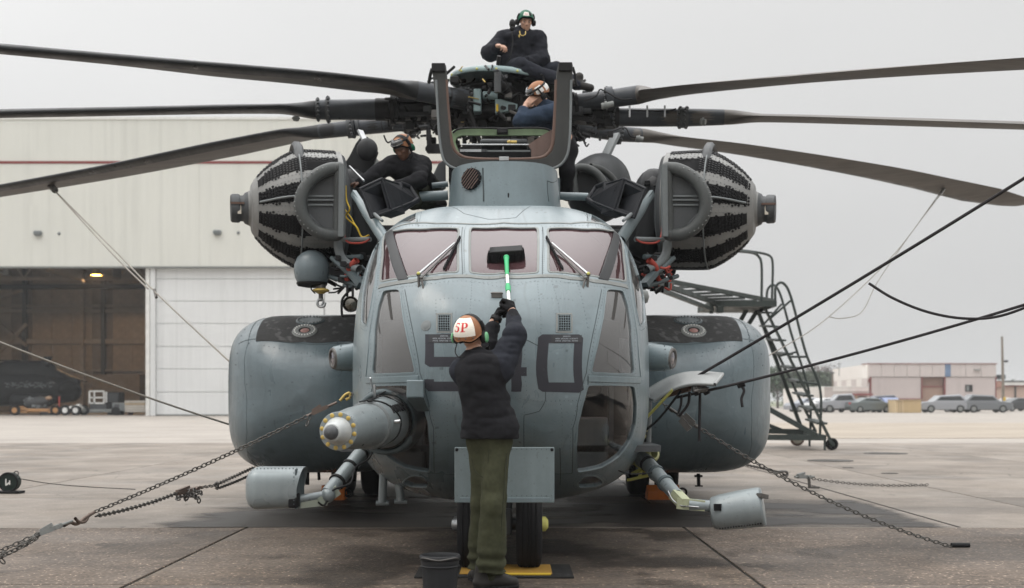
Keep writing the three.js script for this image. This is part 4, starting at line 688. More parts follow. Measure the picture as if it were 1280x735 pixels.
// ---------------------------------------------------------------- engines, ducts and pipework between the barrels and the body
for (const s of [-1, 1]) {
  const X = (x) => s < 0 ? x : 1257 - x, q = (x, y, d) => P(X(x), y, d);
  const en = put(HELI, 'engine', [lathe(v3(HX + s * 1.72, 3.05, -12.6), v3(HX + s * 1.72, 3.1, -17), [[0.001, 0], [0.2, 0.0], [0.28, 0.06], [0.33, 0.3], [0.36, 0.9], [0.30, 1.2], [0.34, 1.8], [0.34, 4.2], [0.2, 4.4]], 30)], MAT.black);
  put(en, 'casing_bands', [0.5, 0.9, 1.6].map((t) => lathe(v3(HX + s * 1.72, 3.05, -12.6 - t), v3(HX + s * 1.72, 3.05, -13.6 - t), [[0.36, 0], [0.375, 0.0], [0.375, 0.05], [0.36, 0.05]], 30)), MAT.darkSteel);
  put(HELI, 'nacelle_panel', [tube([q(432, 232, 12.4), q(441, 240, 12.4), q(446, 270, 12.4), q(449, 300, 12.4)], 0.14, 14), ball(q(440, 250, 12.5), 0.22, 1, 1.5, 1), ball(q(452, 290, 12.5), 0.2, 1, 1.4, 1)], MAT.composite);
  put(HELI, 'engine_mount', [bar(v3(HX + s * 1.1, 2.95, -13.2), v3(HX + s * 1.9, 2.75, -13.2), 0.25, 0.25), bar(v3(HX + s * 0.9, 2.6, -12.6), v3(HX + s * 1.75, 2.75, -12.9), 0.12, 0.2), boxAt(HX + s * 0.7, HX + s * 1.7, 2.55, 3.2, -14.5, -13.3, 0.06)], MAT.blackMatte);
  // long grey blade antenna-like strut leaning over the shoulder
  const a = q(441, 240, 11.4), b = q(474, 289, 11.0), st = new THREE.Shape([[-0.01, 0], [0.02, 0], [0.05, 0.25], [0.085, 0.46], [-0.03, 0.46], [-0.025, 0.2]].map((p) => new THREE.Vector2(...p)));
  put(HELI, 'shoulder_strut', [bar(a.clone().lerp(b, 0.02), b, 0.04, 0.06), lathe(a, b, [[0.012, 0], [0.022, 0.03], [0.04, 0.2], [0.05, 0.36], [0.055, a.distanceTo(b)], [0.055, a.distanceTo(b) + 0.15]], 12)], s < 0 ? MAT.hull : MAT.hullDark);
  put(HELI, 'shoulder_fin', [rod(q(468, 268, 11.0), q(478, 276, 10.85), 0.02, 0.014)], MAT.greyPart);
  // pipes
  put(HELI, 'drain_pipe', [tube([q(423, 292, 11.9), q(423, 310, 11.85), q(427, 322, 11.8), q(436, 331, 11.7), q(449, 337, 11.6)], 0.044, 12, 40), rod(q(428, 300, 11.8), q(463, 299, 11.6), 0.024), rod(q(423, 292, 11.9), q(423, 300, 11.9), 0.05)], MAT.greyPart);
  put(HELI, 'link_rods', [rod(q(419, 323, 11.9), q(452, 321, 11.7), 0.025), rod(q(414, 322, 11.75), q(444, 350, 11.6), 0.022), rod(q(410, 345, 11.9), q(448, 358, 11.6), 0.022), rod(q(420, 330, 12), q(446, 345, 11.8), 0.018), bar(q(440, 342, 11.6), q(452, 356, 11.5), 0.09, 0.05)], MAT.hullDark);
  put(HELI, 'hose_red', [tube([q(429, 262, 11.9), q(430, 292, 11.85), q(436, 303, 11.7), q(455, 303, 11.6), q(462, 299, 11.55)], 0.010, 6), tube([q(446, 325, 11.6), q(438, 334, 11.65), q(433, 350, 11.7)], 0.032, 10), tube([q(430, 325, 11.9), q(446, 340, 11.75), q(452, 352, 11.6)], 0.014, 6)], MAT.red).name = 'hose';
  if (s < 0) put(HELI, 'wiring_loom', [tube([q(432, 232, 11.8), q(433, 250, 11.8), q(437, 262, 11.75), q(432, 270, 11.8), q(446, 284, 11.7), q(452, 296, 11.7), q(461, 294, 11.6)], 0.009, 6), tube([q(431, 240, 11.8), q(430, 258, 11.8), q(440, 274, 11.75), q(450, 293, 11.7)], 0.007, 6)], MAT.yellow);
  const r = rng(s + 40), clutter = [];
  for (let k = 0; k < 46; k++) { const x = 418 + r() * 42, y = 318 + r() * 44, d = 11.6 + r() * 0.6, c = q(x, y, d), e = c.clone().add(v3((r() - 0.5) * 0.22, (r() - 0.5) * 0.12, (r() - 0.5) * 0.2)); clutter.push(r() < 0.6 ? rod(c, e, 0.008 + r() * 0.016, undefined, 7) : boxAt(c.x - 0.03, c.x + 0.03 * r(), c.y - 0.03, c.y + 0.02, c.z - 0.03, c.z + 0.02, 0.006)); }
  put(HELI, 'engine_accessories', clutter, MAT.black).userData.kind = 'stuff';
  const c2 = []; for (let k = 0; k < 12; k++) { const c = q(424 + r() * 36, 326 + r() * 34, 11.55 + r() * 0.4); c2.push(tube([c, c.clone().add(v3(0.05, 0.03 - 0.08 * r(), 0.02)), c.clone().add(v3(0.12 * r() + 0.04, -0.1 + 0.16 * r(), 0.0))], 0.008 + 0.006 * r(), 5, 8)); }
  put(HELI, 'fuel_lines', c2, s < 0 ? MAT.hullDark : MAT.red).userData.kind = 'stuff';
  // oil-cooler scoop on the shoulder, a tapered black duct open to the front
  const lip = [q(450, 236, 11.0), q(477, 223.5, 11.25), q(489, 263, 11.2), q(464, 272, 10.95)], rear = [q(500, 230, 11.75), q(511, 234, 12.0), q(522, 250, 11.9), q(500, 264, 11.5)];
  const quad = (A, B2, C, D) => [A, B2, C, A, C, D], tri = [], inn = lip.map((p, i) => p.clone().lerp(lip[(i + 2) % 4], 0.12)), deep = inn.map((p) => p.clone().add(v3(-s * 0.14, -0.01, -0.28)));
  for (let i = 0; i < 4; i++) { const j = (i + 1) % 4; tri.push(...quad(lip[i], lip[j], rear[j], rear[i]), ...quad(lip[i], inn[i], inn[j], lip[j]), ...quad(inn[i], deep[i], deep[j], inn[j])); }
  tri.push(...quad(...rear)); const g = new THREE.BufferGeometry().setFromPoints(tri); g.computeVertexNormals();
  const sc = put(HELI, 'cooler_scoop', [g, ...lip.map((p, i) => rod(p, lip[(i + 1) % 4], 0.013, 0.013, 8)), ...lip.map((p, i) => rod(p, rear[i], 0.012, 0.012, 8)), ...lip.map((p) => ball(p, 0.013, 1, 1, 1, 8)), ...rear.map((p, i) => rod(p, rear[(i + 1) % 4], 0.03, 0.03, 8))], MAT.scoop ??= paint(0.014, 0.015, 0.018, { rough: 0.4, spec: 0.2 }));
  const gd = new THREE.BufferGeometry().setFromPoints(quad(...deep)); gd.computeVertexNormals(); put(sc, 'scoop_mesh', [gd], MAT.blackMatte);
}
{ // hoist with its hook, and the search light hanging below it (left)
  const c = P(390, 335.5, 11.9), h = put(HELI, 'rescue_hoist', [lathe(c.clone().add(v3(0, 0.18, 0)), c.clone().add(v3(0, -1, 0)), [[0.001, 0], [0.05, 0.006], [0.1, 0.03], [0.145, 0.075], [0.172, 0.14], [0.178, 0.2], [0.168, 0.27], [0.15, 0.31], [0.14, 0.335], [0.001, 0.335]], 40)], MAT.hoist = paint(0.125, 0.155, 0.17, { rough: 0.4 }));
  put(h, 'hoist_base', [lathe(c.clone().add(v3(0, -0.14, 0)), c.clone().add(v3(0, -1, 0)), [[0.15, 0], [0.155, 0.01], [0.14, 0.035], [0.06, 0.05], [0.001, 0.05]], 30), bar(c.clone().add(v3(0.1, 0, -0.05)), P(446, 345, 11.7), 0.06, 0.07)], MAT.black);
  const y = P(401, 363.5, 11.85); put(h, 'yellow_bumper', [lathe(y.clone().add(v3(0, 0.03, 0)), y.clone().add(v3(0, -1, 0)), [[0.03, 0], [0.07, 0.012], [0.085, 0.022], [0.085, 0.036], [0.05, 0.046], [0.03, 0.06]], 28)], MAT.brass);
  put(h, 'hook_shank', [rod(P(401, 366, 11.85), P(401, 374, 11.85), 0.022), rod(P(401, 356, 11.85), P(401, 362, 11.85), 0.05)], MAT.darkSteel);
  put(h, 'hook', [tube([P(401, 372, 11.85), P(397.5, 376, 11.85), P(397, 381, 11.85), P(400.5, 383.6, 11.85), P(405, 382.5, 11.85), P(406.5, 378, 11.85)], 0.013, 8), tube([P(401, 373, 11.85), P(404, 376, 11.85), P(402, 382, 11.85)], 0.010, 8), ball(P(401, 374, 11.85), 0.022)], MAT.steel);
  putEach(h, 'cable', [tube([P(411, 366, 11.85), P(420, 365, 11.8), P(429, 358, 11.7)], 0.008, 6), tube([P(392, 355, 11.8), P(389, 361, 11.8), P(394, 367, 11.8)], 0.007, 6)], MAT.black);
  const l = P(438, 380, 11.5); const sl = put(HELI, 'search_light', [lathe(l.clone().add(v3(0, 0, -0.13)), l.clone().add(v3(0, 0, 1)), [[0.001, 0], [0.05, 0.01], [0.073, 0.06], [0.078, 0.12], [0.07, 0.135]], 24)], MAT.darkSteel);
  put(sl, 'lamp_glass', [lathe(l.clone().add(v3(0, 0, -0.02)), l.clone().add(v3(0, 0, 1)), [[0.07, 0], [0.045, 0.016], [0.001, 0.024]], 24)], new THREE.MeshPhysicalMaterial({ color: 0x4a463c, roughness: 0.1, metalness: 0.6, clearcoat: 1 }));
  put(sl, 'bracket', [tube([P(436, 364, 11.5), P(428, 374, 11.5), P(427, 389, 11.5)], 0.012, 8), tube([P(427, 388, 11.5), P(428, 394, 11.5), P(432, 395, 11.5)], 0.012, 8), rod(P(428, 394.8, 11.5), P(447, 394.5, 11.5), 0.014), rod(P(434, 358, 11.6), P(434, 370, 11.5), 0.012), rod(P(441, 358, 11.6), P(441, 370, 11.5), 0.012)], MAT.black);
}
{ // opened cowling leaf behind the left scoop
  const pts = [[429, 219], [430, 208], [438, 196], [446, 180], [452, 172], [459, 172.5], [466, 179], [471, 190], [466, 204], [452, 218], [443, 224]];
  const c = put(HELI, 'cowling_leaf', [prism(pts, 12.6, 0.05, 0.012), ball(P(459, 187, 12.45), 0.1, 1.1, 1.2, 0.8)], MAT.composite);
  put(c, 'bracket', [bar(P(450, 163, 12.6), P(456, 176, 12.55), 0.07, 0.02), bar(P(466, 182, 12.5), P(471, 188, 12.5), 0.05, 0.03)], MAT.steel);
  put(c, 'stay_rod', [rod(P(437, 208, 12.2), P(455, 226, 11.9), 0.011)], MAT.steel);
  put(HELI, 'cowling_edge', [prism([[452, 214], [468, 196], [476, 206], [462, 224]], 12.9, 0.04, 0.01)], MAT.sealGrey);
  put(HELI, 'cowling_edge', [prism([[541, 222], [549, 205], [556, 200], [556, 234], [548, 240]], 13.2, 0.05, 0.01)], MAT.gunmetal);
}
{ // third intake far back on the right, and the strut leaning behind it
  const c = P(742, 226, 14.6); const b = put(HELI, 'rear_intake', [lathe(c.clone().add(v3(0.1, 0, -0.8)), c.clone().add(v3(0.1, 0, 0)), [[0.4, 0], [0.42, 0.3], [0.36, 0.7], [0.2, 0.85], [0.001, 0.86]], 32)], MAT.gunmetal);
  put(b, 'frame', [tube([P(718, 246, 14), P(718, 212, 14), P(732, 210, 14), P(748, 219, 14), P(757, 236, 14), P(758, 248, 14)], 0.05, 12, 40), tube([P(738, 208, 14.2), P(752, 212, 14.3), P(768, 226, 14.4), P(772, 242, 14.4)], 0.04, 10, 30)], MAT.frameGrey);
  put(b, 'door', [prism([[721, 246], [721, 216], [733, 214], [746, 222], [754, 238], [755, 247]], 14.06, 0.04)], MAT.composite);
  put(HELI, 'handrail', [rod(P(706, 204, 14), P(723, 209, 14), 0.012), rod(P(723, 205, 14), P(723, 216, 14), 0.016), rod(P(700, 219, 14), P(718, 217, 14), 0.016), rod(P(702, 204, 14), P(702, 246, 14), 0.012)], MAT.black);
  put(HELI, 'rotor_strut', [bar(P(770, 168, 16.0), P(747, 216, 15.6), 0.12, 0.05)], MAT.greyPart);
  putEach(HELI, 'shoulder_rail', [rod(P(700, 245, 12.3), P(735, 246, 12.3), 0.04), rod(P(520, 246, 12.3), P(560, 244, 12.3), 0.05), rod(P(540, 232, 12.5), P(560, 230, 12.5), 0.03)], MAT.hull);
  put(HELI, 'actuator_arm', [rod(P(817, 232, 12.2), P(836, 231, 12.2), 0.012), boxAt(P(806, 0, 12.2).x, P(813, 0, 12.2).x, P(0, 231, 12.2).y, P(0, 225, 12.2).y, -12.3, -12.2, 0.01)], MAT.black);
}
// ---------------------------------------------------------------- pylon fairing, open hatch frame and the well behind it
{
  const yb = P(0, 254, 11.6).y, yt = P(0, 207, 11.6).y;
  const fair = grid(60, 12, (u, v) => { const w = mix(-0.12, PI + 0.12, u), k = 1 - 0.085 * v, c = Math.cos(w), s = Math.sin(w), e = 2.6, R = Math.pow(Math.pow(Math.abs(c), e) + Math.pow(Math.abs(s), e), -1 / e); return v3(HX + 0.015 + c * R * 0.585 * k, mix(yb - 0.12, yt + 0.02, v), -12.25 + s * R * 0.85 * (1 - 0.10 * v)); });
  const f = put(HELI, 'pylon_fairing', [fair, boxAt(HX - 0.55, HX + 0.58, yb, yt, -14, -12.24)], MAT.hull);
  const on = (x, y, o) => { for (let d = 11.2; d < 12.4; d += 0.004) { const p = P(x, y, d), v = (p.y - yb + 0.12) / (yt + 0.02 - yb + 0.12), k = 1 - 0.085 * v, X = (p.x - HX - 0.015) / (0.585 * k), Z = (p.z + 12.25) / (0.85 * (1 - 0.10 * v)); if (Math.pow(Math.abs(X), 2.6) + Math.pow(Math.max(0, Z), 2.6) < 1) return P(x, y, d - o); } return P(x, y, 12.2); };
  const g0 = on(588, 223.5, 0.03), gx = (g0.x - HX - 0.015) / 0.585, gz = clamp((g0.z + 12.25) / 0.85, 0, 1), N = v3(Math.sign(gx) * Math.pow(Math.abs(gx), 1.6) / 0.585, 0.12, Math.pow(gz, 1.6) / 0.85).normalize(), vent = put(f, 'round_vent', [lathe(g0, g0.clone().add(N), [[0.001, 0.008], [0.102, 0.008], [0.106, 0.004], [0.106, -0.06]], 32)], MAT.blackMatte);
  const T = new V3(0, 1, 0).addScaledVector(N, -N.y).normalize(), B = new V3().crossVectors(T, N), bars = [];
  for (let k = -3; k <= 3; k++) { const o = k * 0.028, h = Math.sqrt(0.102 ** 2 - o * o), D1 = T.clone().multiplyScalar(0.75).addScaledVector(B, 0.66).normalize(), D2 = new V3().crossVectors(D1, N); bars.push(bar(g0.clone().addScaledVector(D2, o).addScaledVector(D1, -h).addScaledVector(N, 0.012), g0.clone().addScaledVector(D2, o).addScaledVector(D1, h).addScaledVector(N, 0.012), 0.006, 0.006, N)); }
  put(vent, 'grille', bars, MAT.leather);
  put(vent, 'bolts', Array.from({ length: 14 }, (_, k) => ball(g0.clone().addScaledVector(T, 0.118 * Math.cos(k / 14 * 2 * PI)).addScaledVector(B, 0.118 * Math.sin(k / 14 * 2 * PI)).addScaledVector(N, -0.006), 0.0055, 1, 1, 1, 6)), MAT.hullDark).userData.kind = 'stuff';
  putEach(f, 'fairing_joint', [tube([on(603.5, 210, 0.002), on(604, 225, 0.002), on(604.5, 240, 0.002), on(604.5, 252, 0.002)], 0.007, 6), tube([on(684, 226, 0.002), on(684.5, 240, 0.002), on(686, 252, 0.002)], 0.004, 6), tube([on(684, 226, 0.002), on(690, 228, 0.002), on(696, 226, 0.002)], 0.004, 6)], MAT.seam);
  put(f, 'drain_slot', [ball(on(635.5, 245, -0.004), 0.016, 0.6, 2, 0.6, 8)], MAT.blackMatte);
  // U-shaped hatch frame standing open in front of the rotor head
  const d = 11.95, th = 0.07, out = [[541, 83], [556, 83], [557, 93], [562.5, 180], [566, 190], [575, 198], [585, 200], [672, 200], [683, 198], [691, 190], [694.5, 180], [697, 92], [699, 82], [714.5, 82], [713, 130], [710.5, 180], [706, 198], [698, 207], [687, 210.5], [640, 211.5], [575, 211], [563, 208], [555.5, 199], [552, 185], [547, 130]];
  const u = put(HELI, 'hatch_frame', [prism(out, d - th / 2, th, 0.012)], MAT.frameGrey2 = paint(0.05, 0.051, 0.05, { rough: 0.5 }));
  const inner = [[557.5, 100], [560, 140], [565, 180], [570, 190], [578, 196], [590, 198.5], [640, 199.5], [668, 198.5], [680, 196], [688, 188], [691, 178], [694, 140], [695.5, 100]];
  put(u, 'seal', [tube(inner.map(([x, y]) => P(x, y, d - 0.03)), 0.019, 8, 90)], MAT.brown);
  put(u, 'outer_lip', [tube([[545, 100], [551, 185], [556, 202], [566, 209.5], [580, 212], [640, 212.8], [684, 212], [700, 206.5], [708, 196], [711.5, 180], [714, 100]].map(([x, y]) => P(x, y, d - th / 2 - 0.012)), 0.013, 8, 90)], MAT.greyPart);
  put(u, 'arm_tip', [boxAt(P(540, 0, d).x, P(557, 0, d).x, P(0, 92, d).y, P(0, 81, d).y, -d - 0.07, -d + 0.075, 0.01), boxAt(P(698, 0, d).x, P(715, 0, d).x, P(0, 91, d).y, P(0, 80, d).y, -d - 0.07, -d + 0.075, 0.01)].slice(0, 1), MAT.black);
  put(u, 'arm_tip', [boxAt(P(698, 0, d).x, P(715, 0, d).x, P(0, 91, d).y, P(0, 80, d).y, -d - 0.07, -d + 0.075, 0.01)], MAT.black);
  put(u, 'catch', [boxAt(P(624, 0, d).x, P(636, 0, d).x, P(0, 203, d).y, P(0, 198, d).y, -d, -d + 0.09, 0.004), rod(P(630, 212, d - 0.09), P(630, 221, d - 0.09), 0.007), rod(P(630, 216, d - 0.095), P(630, 222, d - 0.095), 0.011)], MAT.steel);
  putEach(u, 'strap', [tube([P(540, 86, 12), P(538, 93, 12), P(536, 104, 12)], 0.018, 6), tube([P(716, 84, 12), P(719, 95, 12), P(720, 104, 12), P(722, 108, 12)], 0.014, 6)], MAT.black);
  put(u, 'lining', [prism([[664, 198], [688, 197], [694, 184], [695, 166], [690, 162], [676, 170], [660, 181], [664, 187]], 12.05, 0.03)], MAT.leather);
  // well behind it: green-primed edge, slot, shelf
  const ring = new THREE.Shape([[563, 176], [563.5, 167], [568, 162.5], [576, 161.5], [682, 161.5], [690, 164], [692, 172], [690, 188], [682, 199], [576, 199], [567, 190]].map(([x, y]) => { const w = P(x, y, 12.55); return new THREE.Vector2(w.x, w.y); }));
  ring.holes.push(new THREE.Path([[569, 177], [571, 171.5], [578, 169], [676, 169], [683, 172], [686, 178], [683, 190], [677, 196], [580, 196], [573, 188]].map(([x, y]) => { const w = P(x, y, 12.55); return new THREE.Vector2(w.x, w.y); })));
  const wl = put(HELI, 'hatch_rim', [new THREE.ExtrudeGeometry(ring, { depth: 0.03, bevelEnabled: true, bevelSize: 0.006, bevelThickness: 0.006, bevelSegments: 2 }).translate(0, 0, -12.58)], MAT.zinc);
  put(wl, 'rim_bead', [tube([[566, 166], [573, 161.5], [630, 160.5], [684, 161.5], [691, 166]].map(([x, y]) => P(x, y, 12.52)), 0.011, 6, 60)], MAT.black);
  put(wl, 'latch_box', [boxAt(P(621, 0, 12.5).x, P(635, 0, 12.5).x, P(0, 167.5, 12.5).y, P(0, 161, 12.5).y, -12.55, -12.46, 0.01), rod(P(625, 165, 12.45), P(632, 165, 12.45), 0.012)], MAT.black);
  const wx0 = P(564, 0, 12.6).x, wx1 = P(692, 0, 12.6).x, top = P(0, 163, 12.6).y, bot = P(0, 202, 12.6).y;
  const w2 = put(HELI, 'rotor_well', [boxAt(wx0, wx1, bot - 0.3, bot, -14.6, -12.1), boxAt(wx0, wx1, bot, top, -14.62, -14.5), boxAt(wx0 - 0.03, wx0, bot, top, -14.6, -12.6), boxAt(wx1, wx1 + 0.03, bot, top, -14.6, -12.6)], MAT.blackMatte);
  putEach(w2, 'white_lip', [rod(P(577, 181, 12.75), P(664, 181, 12.75), 0.010), bar(P(575, 189.5, 12.5), P(604, 189.5, 12.5), 0.02, 0.045)], MAT.steel);
  putEach(w2, 'shelf', [boxAt(P(580, 0, 12.4).x, P(666, 0, 12.4).x, P(0, 197, 12.4).y, P(0, 191, 12.4).y, -12.7, -12.35, 0.01), bar(P(606, 189.5, 12.35), P(663, 189.5, 12.35), 0.06, 0.02)], MAT.greyPart);
  put(w2, 'dark_block', [boxAt(P(650, 0, 12.3).x, P(664, 0, 12.3).x, P(0, 197.5, 12.3).y, P(0, 190, 12.3).y, -12.4, -12.3, 0.005)], MAT.black);
  putEach(w2, 'tank', [boxAt(P(600, 0, 12.9).x, P(660, 0, 12.9).x, P(0, 180, 12.9).y, P(0, 173, 12.9).y, -13.4, -12.9, 0.03), rod(P(629, 184, 12.6), P(629, 190, 12.5), 0.008), rod(P(605, 187, 12.3), P(605, 197, 12.3), 0.03)], MAT.gunmetal);
  put(w2, 'fittings', [rod(P(634, 178, 12.85), P(646, 178, 12.85), 0.02), ball(P(637, 177.5, 12.82), 0.02)], MAT.brass);
  put(HELI, 'upper_cowling', [boxAt(HX - 0.6, HX + 0.62, 3.2, 3.75, -19, -14.6, 0.1), boxAt(HX - 0.9, HX + 0.9, 2.6, 3.3, -19.5, -13.5, 0.2)], MAT.hullDark);
}
// ---------------------------------------------------------------- rotor head
const HUB = P(629, 132, 15.5);
MAT.bladePaint = new THREE.MeshStandardMaterial({ map: tex(512, 512, (u, v) => { const a = fbm(u * 5, v * 5, 4, 5, 5, 501), s = fbm(u * 5, v * 60, 4, 5, 60, 503), k = 0.075 + 0.05 * (a - 0.5) + 0.07 * (s - 0.5); return [k * 1.12, k, k * 0.88]; }), roughness: 0.55, bumpMap: bumpMap, bumpScale: 0.002 });
MAT.edge = paint(0.035, 0.036, 0.038, { rough: 0.38 });
MAT.sleeve = paint(0.055, 0.060, 0.068, { rough: 0.36 });
MAT.headDark = paint(0.022, 0.022, 0.023, { rough: 0.45 });
{
  const h = put(HELI, 'rotor_head', [lathe(HUB.clone().add(v3(0, -0.28, 0)), HUB.clone().add(v3(0, 1, 0)), [[0.28, -1.3], [0.28, 0], [0.62, 0.02], [0.66, 0.08], [0.62, 0.16], [0.45, 0.2], [0.45, 0.36], [0.6, 0.4], [0.6, 0.47], [0.2, 0.52], [0.001, 0.52]], 44)], MAT.headDark);
  const c = P(634, 104, 15.3);
  const cv = put(HELI, 'hub_cover', [lathe(c, c.clone().add(v3(0.10, 1, 0)), [[0.001, 0.115], [0.25, 0.108], [0.5, 0.072], [0.68, 0.028], [0.735, 0.0], [0.735, -0.055], [0.70, -0.055], [0.69, -0.02], [0.001, 0.02]], 64)], MAT.cover = paint(0.215, 0.29, 0.30, { rough: 0.38 }));
  for (let k = 0; k < 18; k++) { const w = k / 18 * 2 * PI, p = c.clone().add(v3(0.737 * Math.cos(w), -0.03 - 0.074 * Math.cos(w), 0.737 * Math.sin(w))); put(cv, 'bolt_patch', [ball(p, 0.016, 1, 1, 1, 7)], MAT.primer); }
  // dense hardware of the head: links, dampers, lines
  const r = rng(91), dark = [], grey = [], steel = [], yel = [], blue = [];
  for (let k = 0; k < 260; k++) {
    const w = r() * 2 * PI, rr = 0.42 + 0.75 * r(), y = HUB.y + (r() - 0.5) * 0.72 + (rr > 0.9 ? -0.05 : 0), c0 = v3(HUB.x + rr * Math.cos(w), y, HUB.z + rr * Math.sin(w) * 0.95), q = r();
    const e = c0.clone().add(v3((r() - 0.5) * 0.34, (r() - 0.5) * 0.22, (r() - 0.5) * 0.34)), L = q < 0.62 ? dark : q < 0.8 ? grey : q < 0.93 ? steel : yel;
    if (r() < 0.55) L.push(rod(c0, e, (L === yel ? 0.007 : 0.010 + 0.018 * r()), undefined, 7)); else if (r() < 0.5) { const s = 0.02 + 0.045 * r(); L.push(boxAt(c0.x - s, c0.x + s, c0.y - s * 0.8, c0.y + s * 0.8, c0.z - s, c0.z + s, s * 0.2)); } else L.push(tube([c0, c0.clone().lerp(e, 0.4).add(v3(0, 0.05, 0)), e], L === yel ? 0.006 : 0.009 + 0.006 * r(), 5, 8));
  }
  for (let k = 0; k < 7; k++) { // hinge blocks and dampers between the arms
    const w = (k + 0.5) / 7 * 2 * PI, c0 = v3(HUB.x + 0.62 * Math.cos(w), HUB.y - 0.02, HUB.z + 0.62 * Math.sin(w)), e = v3(HUB.x + 1.05 * Math.cos(w + 0.28), HUB.y + 0.02, HUB.z + 1.05 * Math.sin(w + 0.28));
    dark.push(rod(c0, e, 0.055), rod(c0.clone().lerp(e, 0.15), c0.clone().lerp(e, 0.7), 0.075), rod(c0.clone().add(v3(0, -0.55, 0)), c0.clone().add(v3(0, 0.05, 0)), 0.035)); grey.push(rod(e.clone().add(v3(0, -0.12, 0)), e.clone().add(v3(0, 0.12, 0)), 0.045));
  }
  put(h, 'links_and_dampers', dark, MAT.headDark).userData.kind = 'stuff'; put(h, 'fittings', grey, MAT.gunmetal).userData.kind = 'stuff'; put(h, 'bolts_and_pins', steel, MAT.darkSteel).userData.kind = 'stuff'; put(h, 'safety_wiring', yel, MAT.brass).userData.kind = 'stuff';
  // pale blue hinge housing at the front with its gusset
  const hh = put(HELI, 'hinge_housing', [boxAt(P(592, 0, 14.9).x, P(602, 0, 14.9).x, P(0, 142, 14.9).y, P(0, 113, 14.9).y, -15.1, -14.8, 0.02), boxAt(P(603, 0, 14.9).x, P(621, 0, 14.9).x, P(0, 124, 14.9).y, P(0, 115, 14.9).y, -15.1, -14.85, 0.02), rod(P(604, 119, 14.8), P(622, 120, 14.8), 0.05)], MAT.cover);
  put(hh, 'gusset', [prism([[620, 125], [626, 125], [646, 131], [645, 136], [626, 140], [620, 141]], 14.75, 0.08, 0.01)], MAT.cover);
  put(hh, 'yellow_tag', [boxAt(P(620, 0, 14.7).x, P(623, 0, 14.7).x, P(0, 139, 14.7).y, P(0, 130, 14.7).y, -14.74, -14.7, 0.005)], MAT.yellow);
  const swash = lathe(HUB.clone().add(v3(0, -0.72, 0)), HUB.clone().add(v3(0, 1, 0)), [[0.3, 0], [0.62, 0], [0.66, 0.05], [0.62, 0.12], [0.3, 0.14]], 40);
  put(HELI, 'swashplate', [swash, ...Array.from({ length: 7 }, (_, k) => { const w = k / 7 * 2 * PI + 0.2; return rod(v3(HUB.x + 0.64 * Math.cos(w), HUB.y - 0.66, HUB.z + 0.64 * Math.sin(w)), v3(HUB.x + 0.8 * Math.cos(w + 0.2), HUB.y - 0.05, HUB.z + 0.8 * Math.sin(w + 0.2)), 0.03); })], MAT.headDark);
  put(HELI, 'scissor_link', [rod(P(535.5, 160, 14.6), P(536.5, 184, 14.6), 0.03), rod(P(537, 184, 14.6), P(537, 191, 14.6), 0.035), bar(P(535, 186, 14.6), P(552, 186, 14.6), 0.06, 0.11), rod(P(536.5, 186, 14.5), P(536.5, 186, 14.7), 0.05)], MAT.headDark);
}
for (const [x, y, d] of [[594, 127.5, 15.0], [490, 137, 14.9], [512, 152, 15.9], [710, 130, 15.2], [762, 146, 15.2], [716, 158, 16.0]]) { // the hub's arms, yokes and hinge pins, with the hardware hung on them
  const e = P(x, y, d), a = HUB.clone().lerp(e, 0.25), T = e.clone().sub(HUB).normalize(), sd = new V3().crossVectors(T, v3(0, 1, 0)).normalize(), k = a.distanceTo(e), q = (t, u, w) => a.clone().addScaledVector(T, t * k).addScaledVector(sd, u).add(v3(0, w, 0));
  const arm = put(HELI, 'hub_arm', [bar(q(0, 0, 0.09), q(0.95, 0, 0.09), 0.26, 0.05), bar(q(0, 0, -0.09), q(0.95, 0, -0.09), 0.26, 0.05), rod(q(0.2, 0, 0), q(1.02, 0, 0), 0.085, 0.10, 14), rod(q(0.9, 0, -0.17), q(0.9, 0, 0.17), 0.06, 0.06, 12), boxAt(e.x - 0.09, e.x + 0.09, e.y - 0.14, e.y + 0.13, e.z - 0.12, e.z + 0.12, 0.03)], MAT.headDark);
  const r = rng(x), A = [], B = []; for (let i = 0; i < 46; i++) { const c = q(0.1 + 0.95 * r(), (r() - 0.5) * 0.5, -0.30 + 0.48 * r()), f = c.clone().addScaledVector(T, (r() - 0.5) * 0.3).add(v3(0, (r() - 0.5) * 0.16, 0)), L = r() < 0.72 ? A : B; if (r() < 0.5) L.push(rod(c, f, 0.012 + 0.02 * r(), undefined, 7)); else if (r() < 0.4) { const s = 0.025 + 0.03 * r(); L.push(boxAt(c.x - s, c.x + s, c.y - s, c.y + s, c.z - s, c.z + s, s * 0.25)); } else L.push(tube([c, c.clone().lerp(f, 0.5).add(v3(0, -0.06, 0.03)), f], 0.011, 5, 8)); }
  put(arm, 'fittings', A, MAT.headDark).userData.kind = 'stuff'; put(arm, 'pins', B, MAT.gunmetal).userData.kind = 'stuff';
  put(arm, 'damper', [rod(q(0.15, 0.16, -0.02), q(0.8, 0.16, 0.02), 0.045, 0.045, 12), rod(q(0.35, 0.16, -0.01), q(0.7, 0.16, 0.01), 0.07, 0.07, 14)], MAT.gunmetal);
}
function airfoil(chord, th, n = 9) { const up = [], lo = []; for (let i = 0; i <= n; i++) { const x = 0.5 - 0.5 * Math.cos(PI * i / n), y = 5 * th * (0.2969 * Math.sqrt(x) - 0.126 * x - 0.3516 * x * x + 0.2843 * x ** 3 - 0.1036 * x ** 4); up.push([x * chord, y]); lo.push([x * chord, -y]); } return [...up, ...lo.slice(1, -1).reverse()]; }
